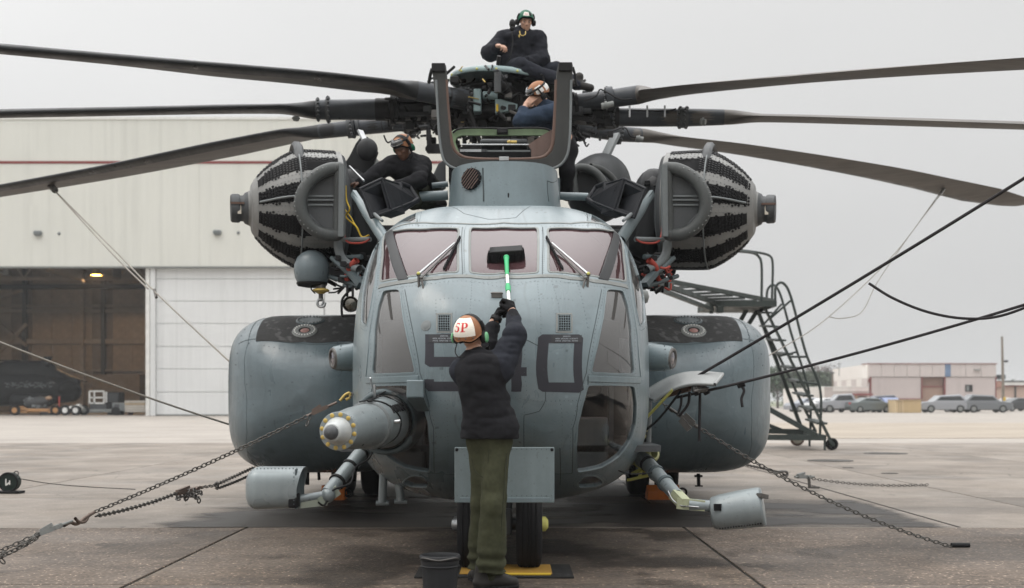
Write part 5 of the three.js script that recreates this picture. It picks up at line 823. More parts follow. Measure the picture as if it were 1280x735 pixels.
function blade(leadNear, sleeve, pts, opts = {}) {
  // sleeve: [px, py, d, radius px] from the hub out; pts: [px, py of middle, d, visible depth in px] of the blade proper
  const S = sleeve.map(([x, y, d, r]) => ({ p: P(x, y, d), r: M2(r, d), m: 0 })), CH0 = 0.74, TH = 0.10;
  const raw = pts.map(([x, y, d, h]) => ({ p: P(x, y, d), H: M2(h, d), m: 1 }));
  const crv = new THREE.CatmullRomCurve3([...S, ...raw].map((s) => s.p), false, 'centripetal'), prof = airfoil(CH0, TH, 9), N = prof.length;
  const all = [...S, ...raw], n = all.length - 1, rows = [], STEP = 72;
  for (let i = 0; i <= STEP; i++) {
    const t = i / STEP * n, k = Math.min(n - 1, Math.floor(t)), u = t - k, A = all[k], B = all[k + 1], p = crv.getPoint(t / n), T = crv.getTangent(t / n);
    const m = mix(A.m, B.m, sstep(0, 1, u)), r = mix(A.r ?? S[S.length - 1].r, B.r ?? S[S.length - 1].r, u), H = mix(A.H ?? raw[0].H, B.H ?? raw[0].H, u);
    const e = v3(T.z, 0, -T.x).normalize(); if (e.z > 0) e.negate();                      // horizontally across the blade, away from the viewer
    const view = p.clone().sub(camera.position).normalize(), al = Math.asin(view.y), cb = -(e.x * view.x + e.z * view.z) / Math.hypot(view.x, view.z) * -1;
    const c = CH0, pit = al * Math.abs(cb) - Math.asin(clamp((H - TH * 0.75) / c, -0.9, 0.9));
    const tipf = opts.tip && t > n - 0.35 ? (t - (n - 0.35)) / 0.35 : 0, cs = 1 - 0.55 * tipf * tipf;
    const C = e.clone().multiplyScalar(Math.cos(pit)).add(v3(0, Math.sin(pit), 0)).normalize(), U = new V3().crossVectors(C, T).normalize(); if (U.y < 0) U.negate();
    rows.push(prof.map(([x, y], j) => { const xx = leadNear ? x : CH0 - x, w = j / N * 2 * PI, a = p.clone().addScaledVector(C, (xx - CH0 / 2) * cs + (opts.sweep ? tipf * 0.12 : 0)).addScaledVector(U, y * (1 - 0.5 * tipf)); const q0 = p.clone().addScaledVector(C, (leadNear ? -1 : 1) * r * Math.cos(w)).addScaledVector(U, r * Math.sin(w)); return q0.lerp(a, m); }));
  }
  const close = (f0, f1) => { const pos = [], idx = []; const js = []; for (let j = f0; j <= f1; j++) js.push(((j % N) + N) % N); for (const R of rows) for (const j of js) pos.push(R[j].x, R[j].y, R[j].z); const w = js.length; for (let i = 0; i < STEP; i++) for (let j = 0; j < w - 1; j++) { const a = i * w + j; idx.push(a, a + 1, a + w + 1, a, a + w + 1, a + w); } const g = new THREE.BufferGeometry(); g.setAttribute('position', new THREE.Float32BufferAttribute(pos, 3)); g.setIndex(idx); g.computeVertexNormals(); return g; };
  const capEnd = (R) => { const c = R.reduce((s, p) => s.add(p), v3(0, 0, 0)).multiplyScalar(1 / N), pts2 = []; for (let j = 0; j < N; j++) pts2.push(c, R[j], R[(j + 1) % N]); const g = new THREE.BufferGeometry().setFromPoints(pts2); g.computeVertexNormals(); return g; };
  const b = put(HELI, 'rotor_blade', [close(3, N - 3), capEnd(rows[STEP])], MAT.bladePaint);
  put(b, 'leading_edge', [close(-3, 3)], MAT.edge);
  const sl = S.slice(0, -1).length ? S : S; const sg = []; for (let i = 0; i + 1 < sl.length; i++) sg.push(rod(sl[i].p, sl[i + 1].p, sl[i].r * 1.025, sl[i + 1].r * 1.02, 26)); if (sg.length) put(b, 'sleeve', sg, MAT.sleeve);
  for (const [x0, y0, x1, y1, d, r, m] of opts.rings ?? []) put(b, 'clamp_ring', [rod(P(x0, y0, d), P(x1, y1, d), M2(r, d), undefined, 28)], m ?? MAT.gunmetal);
  for (const [x, y, d, r] of opts.flanges ?? []) { const c = P(x, y, d), T = S[1].p.clone().sub(S[0].p).normalize(), R = M2(r, d), up = v3(0, 1, 0).addScaledVector(T, -T.y).normalize(), sd = new V3().crossVectors(T, up); put(b, 'flange_bolts', Array.from({ length: 16 }, (_, k) => ball(c.clone().addScaledVector(up, R * Math.cos(k / 16 * 2 * PI)).addScaledVector(sd, R * Math.sin(k / 16 * 2 * PI)), 0.018, 1, 1, 1, 6)), MAT.gunmetal).userData.kind = 'stuff'; }
  for (const pl of opts.plugs ?? []) put(b, 'indicator', [rod(P(...pl[0]), P(...pl[1]), 0.04, 0.035, 12), rod(P(...pl[0]).lerp(P(...pl[1]), 0.3), P(...pl[0]).lerp(P(...pl[1]), 0.45), 0.052, 0.052, 12)], MAT.sealGrey);
  if (opts.lines) put(b, 'hydraulic_line', opts.lines.map((l) => tube(l.map((q) => P(...q)), 0.010, 5)), MAT.black);
  for (const q of opts.clips ?? []) put(b, 'line_clip', [rod(P(q[0], q[1] - 2, q[2]), P(q[0], q[1] + 4, q[2]), 0.012), bar(P(q[0], q[1] + 3, q[2]), P(q[0], q[1] + 12, q[2]), 0.03, 0.02)], MAT.steel);
  return b;
}
blade(true, [[592, 127, 15.0, 12.5], [560, 121, 14.8, 12.2], [520, 113.5, 14.65, 12]], [[470, 108, 14.4, 23], [380, 98, 13.9, 23], [283, 89.5, 13.3, 22.5], [140, 75.5, 12.5, 18], [0, 62, 11.9, 15], [-190, 44, 11.0, 15]], { rings: [[592, 127, 585, 125.6, 14.98, 15.5, MAT.headDark]], flanges: [[583, 125.5, 14.9, 15]] });
blade(true, [[488, 137, 14.9, 13], [455, 137, 14.85, 12.6], [408, 137.2, 14.75, 12.3], [396, 137.3, 14.72, 11.5]], [[345, 137.5, 14.6, 17], [293, 137.7, 14.45, 15.5], [150, 140.2, 14.2, 12], [0, 142.8, 14.0, 9.8], [-300, 148, 13.5, 9]], { rings: [[412, 137, 408.5, 137, 14.75, 16], [399, 137, 396, 137, 14.72, 14], [487, 137, 470, 137, 14.88, 14, MAT.headDark], [494, 137, 489, 137, 14.9, 19, MAT.headDark]], flanges: [[410, 137, 14.72, 15.5], [397.5, 137, 14.7, 13.5]], plugs: [[[370, 146, 14.5], [370, 151, 14.5]]] });
blade(true, [[510, 152, 15.9, 11], [480, 155.5, 15.95, 10.3], [440, 160, 16.1, 9.5], [400, 164.5, 16.2, 9]], [[365, 170, 16.4, 17], [283, 186.5, 16.9, 18], [140, 215, 18.0, 13], [0, 239.5, 19.3, 9], [-90, 254, 20.2, 8]], { rings: [[443, 159.5, 434, 160.5, 16.05, 12.5], [449, 158.5, 445, 159, 16.05, 11]], flanges: [[441, 159.6, 16.0, 12]] });
blade(false, [[712, 130, 15.2, 10.5], [765, 123, 15.0, 11], [798, 118.5, 14.85, 11.5]], [[822, 115.5, 14.7, 16], [860, 110.5, 14.5, 15], [1000, 97.5, 13.7, 13.5], [1140, 87, 13.0, 17], [1280, 78, 12.4, 21], [1440, 68, 11.7, 23]], { rings: [[757, 124, 766, 123, 15.0, 15, MAT.sleeve], [718, 129, 722, 128.6, 15.1, 12.5, MAT.headDark]], flanges: [[760, 123.5, 15, 14]], plugs: [[[752, 133, 14.75], [767, 129.5, 14.75]]], lines: [[[730, 126, 14.8], [745, 120, 14.8], [750, 112, 14.85], [760, 116, 14.8], [775, 124, 14.75], [790, 124, 14.75]]] });
blade(false, [[760, 146, 15.2, 11], [775, 146.5, 15.15, 11], [815, 147, 15.05, 11], [857, 147, 14.95, 10.8], [905, 146.5, 14.9, 9.5]], [[960, 147, 14.85, 11], [1010, 148, 14.8, 10.5], [1140, 152, 14.7, 9], [1280, 156.5, 14.6, 7.5], [1480, 163, 14.4, 7]], { rings: [[766, 146, 773, 146, 15.15, 13.5, MAT.headDark], [848, 147, 859, 147, 14.95, 12.8]], flanges: [[770, 146, 15.1, 13], [850, 147, 14.93, 12.5], [858, 147, 14.93, 12.5]], plugs: [[[876, 152, 14.75], [882, 152.5, 14.72]]], clips: [[787, 134, 14.85], [809, 134, 14.85], [831, 134, 14.8]], lines: [[[785, 138, 14.85], [810, 138.5, 14.85], [835, 138.5, 14.8], [845, 136, 14.8]]] });
blade(false, [[718, 158, 16.0, 9.5], [745, 163, 16.1, 9.5], [775, 167.5, 16.25, 9.3], [800, 169, 16.35, 8.7]], [[850, 175.5, 16.7, 10], [936, 187, 17.6, 10.5], [1089, 213, 19.3, 13], [1165, 229, 20.5, 13.5], [1225, 243, 21.6, 17], [1281, 255.5, 22.6, 5]], { tip: 1, sweep: 1, rings: [[771, 167, 778, 168, 16.25, 12.5]], flanges: [[774, 167.4, 16.2, 12]], plugs: [[[795, 173, 16.1], [804, 174.5, 16.1]]], lines: [[[760, 166, 16.0], [782, 160, 16.1], [788, 170, 16.1], [798, 172, 16.1]]] });
{ // the blade stowed straight back over the tail
  const b = putEach(HELI, 'rotor_blade', [rod(HUB, HUB.clone().add(v3(0.1, 0, -1.8)), 0.12), bar(HUB.clone().add(v3(0.1, 0, -1.7)), HUB.clone().add(v3(0.4, -0.6, -12)), 0.72, 0.08)], MAT.bladePaint); }
// ---------------------------------------------------------------- people
const cap = (a, b, ra, rb = ra) => ({ a, b, ra, rb });
const ell = (c, r, q) => ({ c, r, q: q ? q.clone().invert() : null });
function dist(o, p) {
  if (o.a) { const bx = o.b.x - o.a.x, by = o.b.y - o.a.y, bz = o.b.z - o.a.z, px = p.x - o.a.x, py = p.y - o.a.y, pz = p.z - o.a.z, t = clamp((px * bx + py * by + pz * bz) / (bx * bx + by * by + bz * bz || 1)); return Math.hypot(px - bx * t, py - by * t, pz - bz * t) - mix(o.ra, o.rb, t); }
  const l = p.clone().sub(o.c); if (o.q) l.applyQuaternion(o.q);
  const x = l.x / o.r.x, y = l.y / o.r.y, z = l.z / o.r.z, k0 = Math.hypot(x, y, z), k1 = Math.hypot(x / o.r.x, y / o.r.y, z / o.r.z); return k1 < 1e-9 ? -Math.min(o.r.x, o.r.y, o.r.z) : k0 * (k0 - 1) / k1;
}
function field(prims, k) { return (p) => { let d = 1e9; for (const o of prims) { const e = dist(o, p); if (o.sub) continue; if (d > 1e8) d = e; else { const h = clamp(0.5 + 0.5 * (d - e) / (o.k ?? k)); d = mix(d, e, h) - (o.k ?? k) * h * (1 - h); } } for (const o of prims) if (o.sub) { const e = -dist(o, p), kk = o.k ?? 0.008, h = clamp(0.5 - 0.5 * (d - e) / kk); d = mix(d, e, h) + kk * h * (1 - h); } return d; }; }
function nets(prims, k, cell, warp) {                      // the smooth union as one continuous surface
  const bb = new THREE.Box3(); for (const o of prims) { if (o.sub) continue; if (o.a) { bb.expandByPoint(o.a.clone().addScalar(o.ra)).expandByPoint(o.a.clone().addScalar(-o.ra)).expandByPoint(o.b.clone().addScalar(o.rb)).expandByPoint(o.b.clone().addScalar(-o.rb)); } else { const m = Math.max(o.r.x, o.r.y, o.r.z); bb.expandByPoint(o.c.clone().addScalar(m)).expandByPoint(o.c.clone().addScalar(-m)); } }
  bb.expandByScalar(cell * 3 + (warp ? 0.02 : 0)); const f0 = field(prims, k), f = warp ? (p) => { const d = f0(p); return Math.abs(d) < 0.06 ? d + warp(p) : d; } : f0;
  const n = bb.getSize(new V3()).divideScalar(cell).ceil().addScalar(1), X = n.x, Y = n.y, Z = n.z, D = new Float32Array(X * Y * Z), p = new V3(), id = (i, j, l) => (l * Y + j) * X + i;
  const at = (i, j, l) => f(p.set(bb.min.x + i * cell, bb.min.y + j * cell, bb.min.z + l * cell)), S = 4, far = cell * S * 1.1 + k * 0.3 + (warp ? 0.03 : 0);
  for (let l0 = 0; l0 < Z; l0 += S) for (let j0 = 0; j0 < Y; j0 += S) for (let i0 = 0; i0 < X; i0 += S) {   // whole blocks far from the surface are filled at once
    const c = f0(p.set(bb.min.x + (i0 + 1.5) * cell, bb.min.y + (j0 + 1.5) * cell, bb.min.z + (l0 + 1.5) * cell)), skip = Math.abs(c) > far;
    for (let l = l0; l < Math.min(Z, l0 + S); l++) for (let j = j0; j < Math.min(Y, j0 + S); j++) for (let i = i0; i < Math.min(X, i0 + S); i++) D[id(i, j, l)] = skip && (c > 0 || !warp) ? c : at(i, j, l);
  }
  const vi = new Int32Array(X * Y * Z).fill(-1), pos = [], idx = [], E = [[0, 1], [2, 3], [4, 5], [6, 7], [0, 2], [1, 3], [4, 6], [5, 7], [0, 4], [1, 5], [2, 6], [3, 7]];
  for (let l = 0; l + 1 < Z; l++) for (let j = 0; j + 1 < Y; j++) for (let i = 0; i + 1 < X; i++) {
    const v = []; let s = 0; for (let c = 0; c < 8; c++) { v[c] = D[id(i + (c & 1), j + ((c >> 1) & 1), l + (c >> 2))]; if (v[c] < 0) s++; } if (!s || s === 8) continue;
    let x = 0, y = 0, z = 0, m = 0; for (const [a, b] of E) if ((v[a] < 0) !== (v[b] < 0)) { const t = v[a] / (v[a] - v[b]); x += mix(a & 1, b & 1, t); y += mix((a >> 1) & 1, (b >> 1) & 1, t); z += mix(a >> 2, b >> 2, t); m++; }
    vi[id(i, j, l)] = pos.length / 3; pos.push(bb.min.x + (i + x / m) * cell, bb.min.y + (j + y / m) * cell, bb.min.z + (l + z / m) * cell);
  }
  const quad = (a, b, c, d, flip) => { if (a < 0 || b < 0 || c < 0 || d < 0) return; flip ? idx.push(a, c, b, a, d, c) : idx.push(a, b, c, a, c, d); };
  for (let l = 1; l + 1 < Z; l++) for (let j = 1; j + 1 < Y; j++) for (let i = 1; i + 1 < X; i++) {
    const s = D[id(i, j, l)] < 0;
    if (s !== D[id(i + 1, j, l)] < 0) quad(vi[id(i, j - 1, l - 1)], vi[id(i, j, l - 1)], vi[id(i, j, l)], vi[id(i, j - 1, l)], !s);
    if (s !== D[id(i, j + 1, l)] < 0) quad(vi[id(i - 1, j, l - 1)], vi[id(i - 1, j, l)], vi[id(i, j, l)], vi[id(i, j, l - 1)], !s);
    if (s !== D[id(i, j, l + 1)] < 0) quad(vi[id(i - 1, j - 1, l)], vi[id(i, j - 1, l)], vi[id(i, j, l)], vi[id(i - 1, j, l)], !s);
  }
  const g = new THREE.BufferGeometry(); g.setAttribute('position', new THREE.Float32BufferAttribute(pos, 3)); g.setIndex(idx); g.computeVertexNormals(); return g;
}
// folds of cloth: ridges that run across the limb, stronger where it bends
const folds = (amp, fx, fy, fz, sd = 0) => (p) => { const n = noise3(p.x * fx + sd, p.y * fy + sd, p.z * fz), m = noise3(p.x * fx * 2.3 + 9, p.y * fy * 2.1, p.z * fz * 2.3 + sd); return amp * ((1 - 2 * Math.abs(n - 0.5) * 2) * 0.7 + (m - 0.5) * 0.6 - 0.2); };
const frameQ = (fwd, up = v3(0, 1, 0)) => { const z = fwd.clone().normalize(), x = new V3().crossVectors(up, z).normalize(), y = new V3().crossVectors(z, x); return new THREE.Quaternion().setFromRotationMatrix(new THREE.Matrix4().makeBasis(x, y, z)); };
function headPrims(c, q) {
  const L = (x, y, z) => v3(x, y, z).applyQuaternion(q).add(c), E = (x, y, z, a, b, d) => ell(L(x, y, z), v3(a, b, d), q);
  return [E(0, 0.035, -0.012, 0.075, 0.09, 0.095), E(0, -0.03, 0.03, 0.062, 0.07, 0.062), E(0, -0.062, 0.045, 0.045, 0.045, 0.045), { ...E(0, -0.088, 0.066, 0.022, 0.018, 0.02), k: 0.02 }, { ...cap(L(-0.035, 0.027, 0.078), L(0.035, 0.027, 0.078), 0.014), k: 0.012 }, { ...cap(L(0, 0.018, 0.086), L(0, -0.022, 0.104), 0.009, 0.0125), k: 0.008 }, { ...cap(L(-0.013, -0.026, 0.094), L(0.013, -0.026, 0.094), 0.008), k: 0.006 }, { ...E(0.042, -0.012, 0.07, 0.02, 0.018, 0.016), k: 0.015 }, { ...E(-0.042, -0.012, 0.07, 0.02, 0.018, 0.016), k: 0.015 },
    { ...cap(L(-0.022, -0.051, 0.083), L(0.022, -0.051, 0.083), 0.0055), k: 0.005 }, { ...cap(L(-0.018, -0.060, 0.083), L(0.018, -0.060, 0.083), 0.0065), k: 0.005 }, { ...E(0.078, 0.0, -0.012, 0.010, 0.030, 0.020), k: 0.008 }, { ...E(-0.078, 0.0, -0.012, 0.010, 0.030, 0.020), k: 0.008 }, { ...E(0.032, 0.010, 0.092, 0.015, 0.009, 0.011), sub: 1 }, { ...E(-0.032, 0.010, 0.092, 0.015, 0.009, 0.011), sub: 1 }, { ...cap(L(-0.02, -0.0555, 0.094), L(0.02, -0.0555, 0.094), 0.0025), sub: 1, k: 0.003 }];
}
function handPrims(w, f, n, s, curl, k = 1) {              // wrist, towards the fingers, out of the palm, towards the thumb
  f = f.clone().normalize(); n = n.clone().addScaledVector(f, -n.dot(f)).normalize(); s = new V3().crossVectors(f, n).multiplyScalar(Math.sign(new V3().crossVectors(f, n).dot(s)) || 1);
  const at = (a, b, c) => w.clone().addScaledVector(f, a * k).addScaledVector(s, b * k).addScaledVector(n, c * k), out = [cap(at(-0.02, 0, 0), at(0.03, 0, 0), 0.026 * k, 0.026 * k)];
  for (let i = 0; i < 4; i++) {
    const o = 0.029 - i * 0.0195; out.push({ ...cap(at(0.015, o * 0.7, 0), at(0.085, o, 0), 0.015 * k, 0.0115 * k), k: 0.012 });
    const c0 = curl * (1 + 0.1 * i) + (i === 3 ? 0.1 : 0), len = [0.042, 0.047, 0.044, 0.034][i] * k, p = [at(0.088, o, 0)]; let a = c0 * 0.55, d;
    for (const [m, da] of [[1, 0], [0.65, c0 * 0.75], [0.5, c0 * 0.6]]) { a += da; d = f.clone().multiplyScalar(Math.cos(a)).addScaledVector(n, Math.sin(a)).addScaledVector(s, (1.5 - i) * 0.04); p.push(p[p.length - 1].clone().addScaledVector(d, len * m)); }
    for (let j = 0; j < 3; j++) out.push({ ...cap(p[j], p[j + 1], (0.0098 - 0.0008 * j) * k, (0.0092 - 0.0009 * j) * k), k: 0.003 });
  }
  const t0 = at(0.02, 0.028, 0.008), t1 = at(0.055, 0.052, 0.02 + 0.01 * curl), t2 = at(0.082, 0.052 - 0.012 * curl, 0.03 + 0.02 * curl); out.push({ ...cap(t0, t1, 0.0155 * k, 0.012 * k), k: 0.01 }, { ...cap(t1, t2, 0.0115 * k, 0.009 * k), k: 0.004 });
  return out;
}
const cloth = (r, g, b, sh = 0.3) => { const t = MAT.weave ??= tex(256, 256, (u, v) => { const k = 0.8 + 0.25 * (vnoise(u * 128, v * 128, 128, 128, 601) - 0.5) + 0.3 * (fbm(u * 6, v * 6, 4, 6, 6, 603) - 0.5); return [k, k, k]; }); const m = new THREE.MeshPhysicalMaterial({ map: t, roughness: 0.95, specularIntensity: 0.25, sheen: sh * 0.2, sheenRoughness: 0.6, sheenColor: new THREE.Color(0.5, 0.5, 0.52), bumpMap: t, bumpScale: 0.002 }); m.color.setRGB(r / 0.8, g / 0.8, b / 0.8); return m; };
const skinMat = (r, g, b) => { const t = MAT.skinTex ??= tex(128, 128, (u, v) => { const k = 0.9 + 0.2 * (fbm(u * 12, v * 12, 3, 12, 12, 611) - 0.5); return [k, k * 0.98, k * 0.97]; }); const m = new THREE.MeshStandardMaterial({ map: t, roughness: 0.5 }); m.color.setRGB(r / 0.9, g / 0.9, b / 0.9); return m; };
MAT.navy = cloth(0.017, 0.018, 0.023); MAT.navyCoat = cloth(0.021, 0.023, 0.030); MAT.blueCoat = cloth(0.024, 0.036, 0.058); MAT.fleece = cloth(0.014, 0.014, 0.016); MAT.oliveCloth = cloth(0.046, 0.048, 0.028, 0.2); MAT.oliveDark = cloth(0.034, 0.036, 0.024, 0.2); MAT.glove = cloth(0.012, 0.012, 0.013, 0.15);
MAT.skinPale = skinMat(0.46, 0.27, 0.19); MAT.skinDark = skinMat(0.12, 0.058, 0.036); MAT.tan = paint(0.29, 0.125, 0.055, { rough: 0.6 }); MAT.helmetGreen = paint(0.01, 0.10, 0.055, { rough: 0.5 }); MAT.cup = paint(0.16, 0.42, 0.22, { rough: 0.35, wear: 0 });
// cranial: a shell in two halves over a cloth cap, ear cups, goggles
function helmet(parent, c, q, o) {
  const L = (x, y, z) => v3(x, y, z).applyQuaternion(q).add(c), R = v3(0.098, 0.112, 0.125), S = (az, el, k = 1) => L(R.x * k * Math.cos(el) * Math.sin(az), 0.028 + R.y * k * Math.sin(el), -0.012 + R.z * k * Math.cos(el) * Math.cos(az));
  const low = (az) => { const f = Math.cos(az); return f > 0 ? mix(-0.08, 0.42, sstep(0.2, 0.9, f)) : mix(-0.08, -0.40, sstep(0.0, 0.7, -f)) + 0.05 * Math.cos(az * 6); };
  const h = put(parent, 'helmet', [grid(56, 18, (u, v) => S(u * 2 * PI, mix(low(u * 2 * PI), PI / 2, v)), true), grid(56, 2, (u, v) => S(u * 2 * PI, low(u * 2 * PI), 1 - 0.07 * v), true), tube(Array.from({ length: 41 }, (_, i) => S(i / 40 * 2 * PI, low(i / 40 * 2 * PI), 0.995)), 0.005, 6, 120)], o.shell);
  put(h, 'cloth_cap', [grid(48, 10, (u, v) => S(u * 2 * PI, mix(low(u * 2 * PI) - 0.22, low(u * 2 * PI) + 0.25, v), 0.95), true)], MAT.fleece);
  if (o.band) put(h, 'dark_band', [grid(8, 30, (u, v) => { const a = mix(-1.75, 1.75, v), w = mix(-0.024, 0.024, u); return L(Math.sin(a) * R.x * 1.02, 0.028 + Math.cos(a) * R.y * 1.02, -0.012 + w + 0.012); })], MAT.black);
  for (const [az0, az1, e0, e1, m] of o.panels ?? []) { const g = grid(16, 10, (u, v) => S(mix(az0, az1, u), mix(e0, e1, v), 1.012)), uv = []; for (let j = 0; j <= 10; j++) for (let i = 0; i <= 16; i++) uv.push(i / 16, j / 10); g.setAttribute('uv', new THREE.Float32BufferAttribute(uv, 2)); g.userData.uv = 1; put(h, 'panel', [g], m); }
  for (const s of [-1, 1]) { const e = put(h, 'ear_cup', [ball(L(s * 0.098, -0.012, -0.008), 0.04, 0.62, 1.1, 0.9)], o.cupShell ?? MAT.black); put(e, 'cup_cover', [new THREE.SphereGeometry(0.03, 18, 12).scale(0.45, 1.2, 0.85).applyQuaternion(q).translate(...L(s * 0.121, -0.014, -0.008).toArray())], o.cup ?? MAT.black); put(e, 'headband', [tube([L(s * 0.104, 0.02, -0.005), L(s * 0.106, 0.055, 0), L(s * 0.088, 0.095, 0.002)], 0.009, 6)], MAT.black); }
  if (!o.studs) put(h, 'studs', (o.studs ?? [2.4, 2.9, 3.4, 3.9]).map((a) => ball(S(a, -0.26, 1.015), 0.0055, 1, 1, 1, 6)), MAT.darkSteel).userData.kind = 'stuff';
  if (o.goggles) { const e = o.goggles, gg = put(h, 'goggles', [grid(26, 8, (u, v) => S(mix(-0.95, 0.95, u), mix(e, e + 0.46, v), 1.12 + 0.06 * Math.sin(PI * v))), tube(Array.from({ length: 15 }, (_, i) => S(mix(-0.95, 0.95, i / 14), e, 1.11)), 0.008, 6), tube(Array.from({ length: 15 }, (_, i) => S(mix(-0.95, 0.95, i / 14), e + 0.46, 1.11)), 0.008, 6)], new THREE.MeshPhysicalMaterial({ color: 0x15171a, roughness: 0.15, clearcoat: 1 })); put(gg, 'goggle_strap', [grid(30, 3, (u, v) => S(mix(0.9, 2 * PI - 0.9, u), e + 0.1 + 0.2 * v, 1.025))], MAT.black); }
  if (o.mic) put(h, 'microphone', [tube([L(o.mic * 0.11, -0.03, 0.02), L(o.mic * 0.115, -0.075, 0.05), L(o.mic * 0.085, -0.10, 0.085)], 0.004, 5), ball(L(o.mic * 0.08, -0.105, 0.09), 0.013)], MAT.black);
  return h;
}
function eyes(parent, c, q) { const L = (x, y, z) => v3(x, y, z).applyQuaternion(q).add(c); for (const s of [-1, 1]) { const e = put(parent, 'eye', [ball(L(s * 0.032, 0.006, 0.077), 0.0115, 1, 0.8, 1, 12)], MAT.sealGrey); put(e, 'iris', [ball(L(s * 0.032, 0.006, 0.0875), 0.0052, 1, 1, 1, 10)], MAT.black); } putEach(parent, 'eyebrow', [-1, 1].map((s) => tube([L(s * 0.048, 0.030, 0.084), L(s * 0.034, 0.036, 0.092), L(s * 0.018, 0.032, 0.094)], 0.0035, 5)), MAT.brown); }
const sub = (list, k) => list.map((o) => o.a ? { ...o, ra: o.ra * k, rb: o.rb * k } : { ...o, r: o.r.clone().multiplyScalar(k) });
const panelTex = (txt, col, bg, w = 256, h = 192, font = 'bold 128px serif') => canvasTex(w, h, (c) => { c.fillStyle = bg; c.fillRect(0, 0, w, h); c.fillStyle = 'rgba(120,90,60,0.12)'; for (let i = 0; i < 40; i++) c.fillRect((i * 53) % w, (i * 97) % h, 22, 4); c.fillStyle = col; c.font = font; c.textAlign = 'center'; c.textBaseline = 'middle'; c.fillText(txt, w / 2, h / 2 + 4); }, true, false);

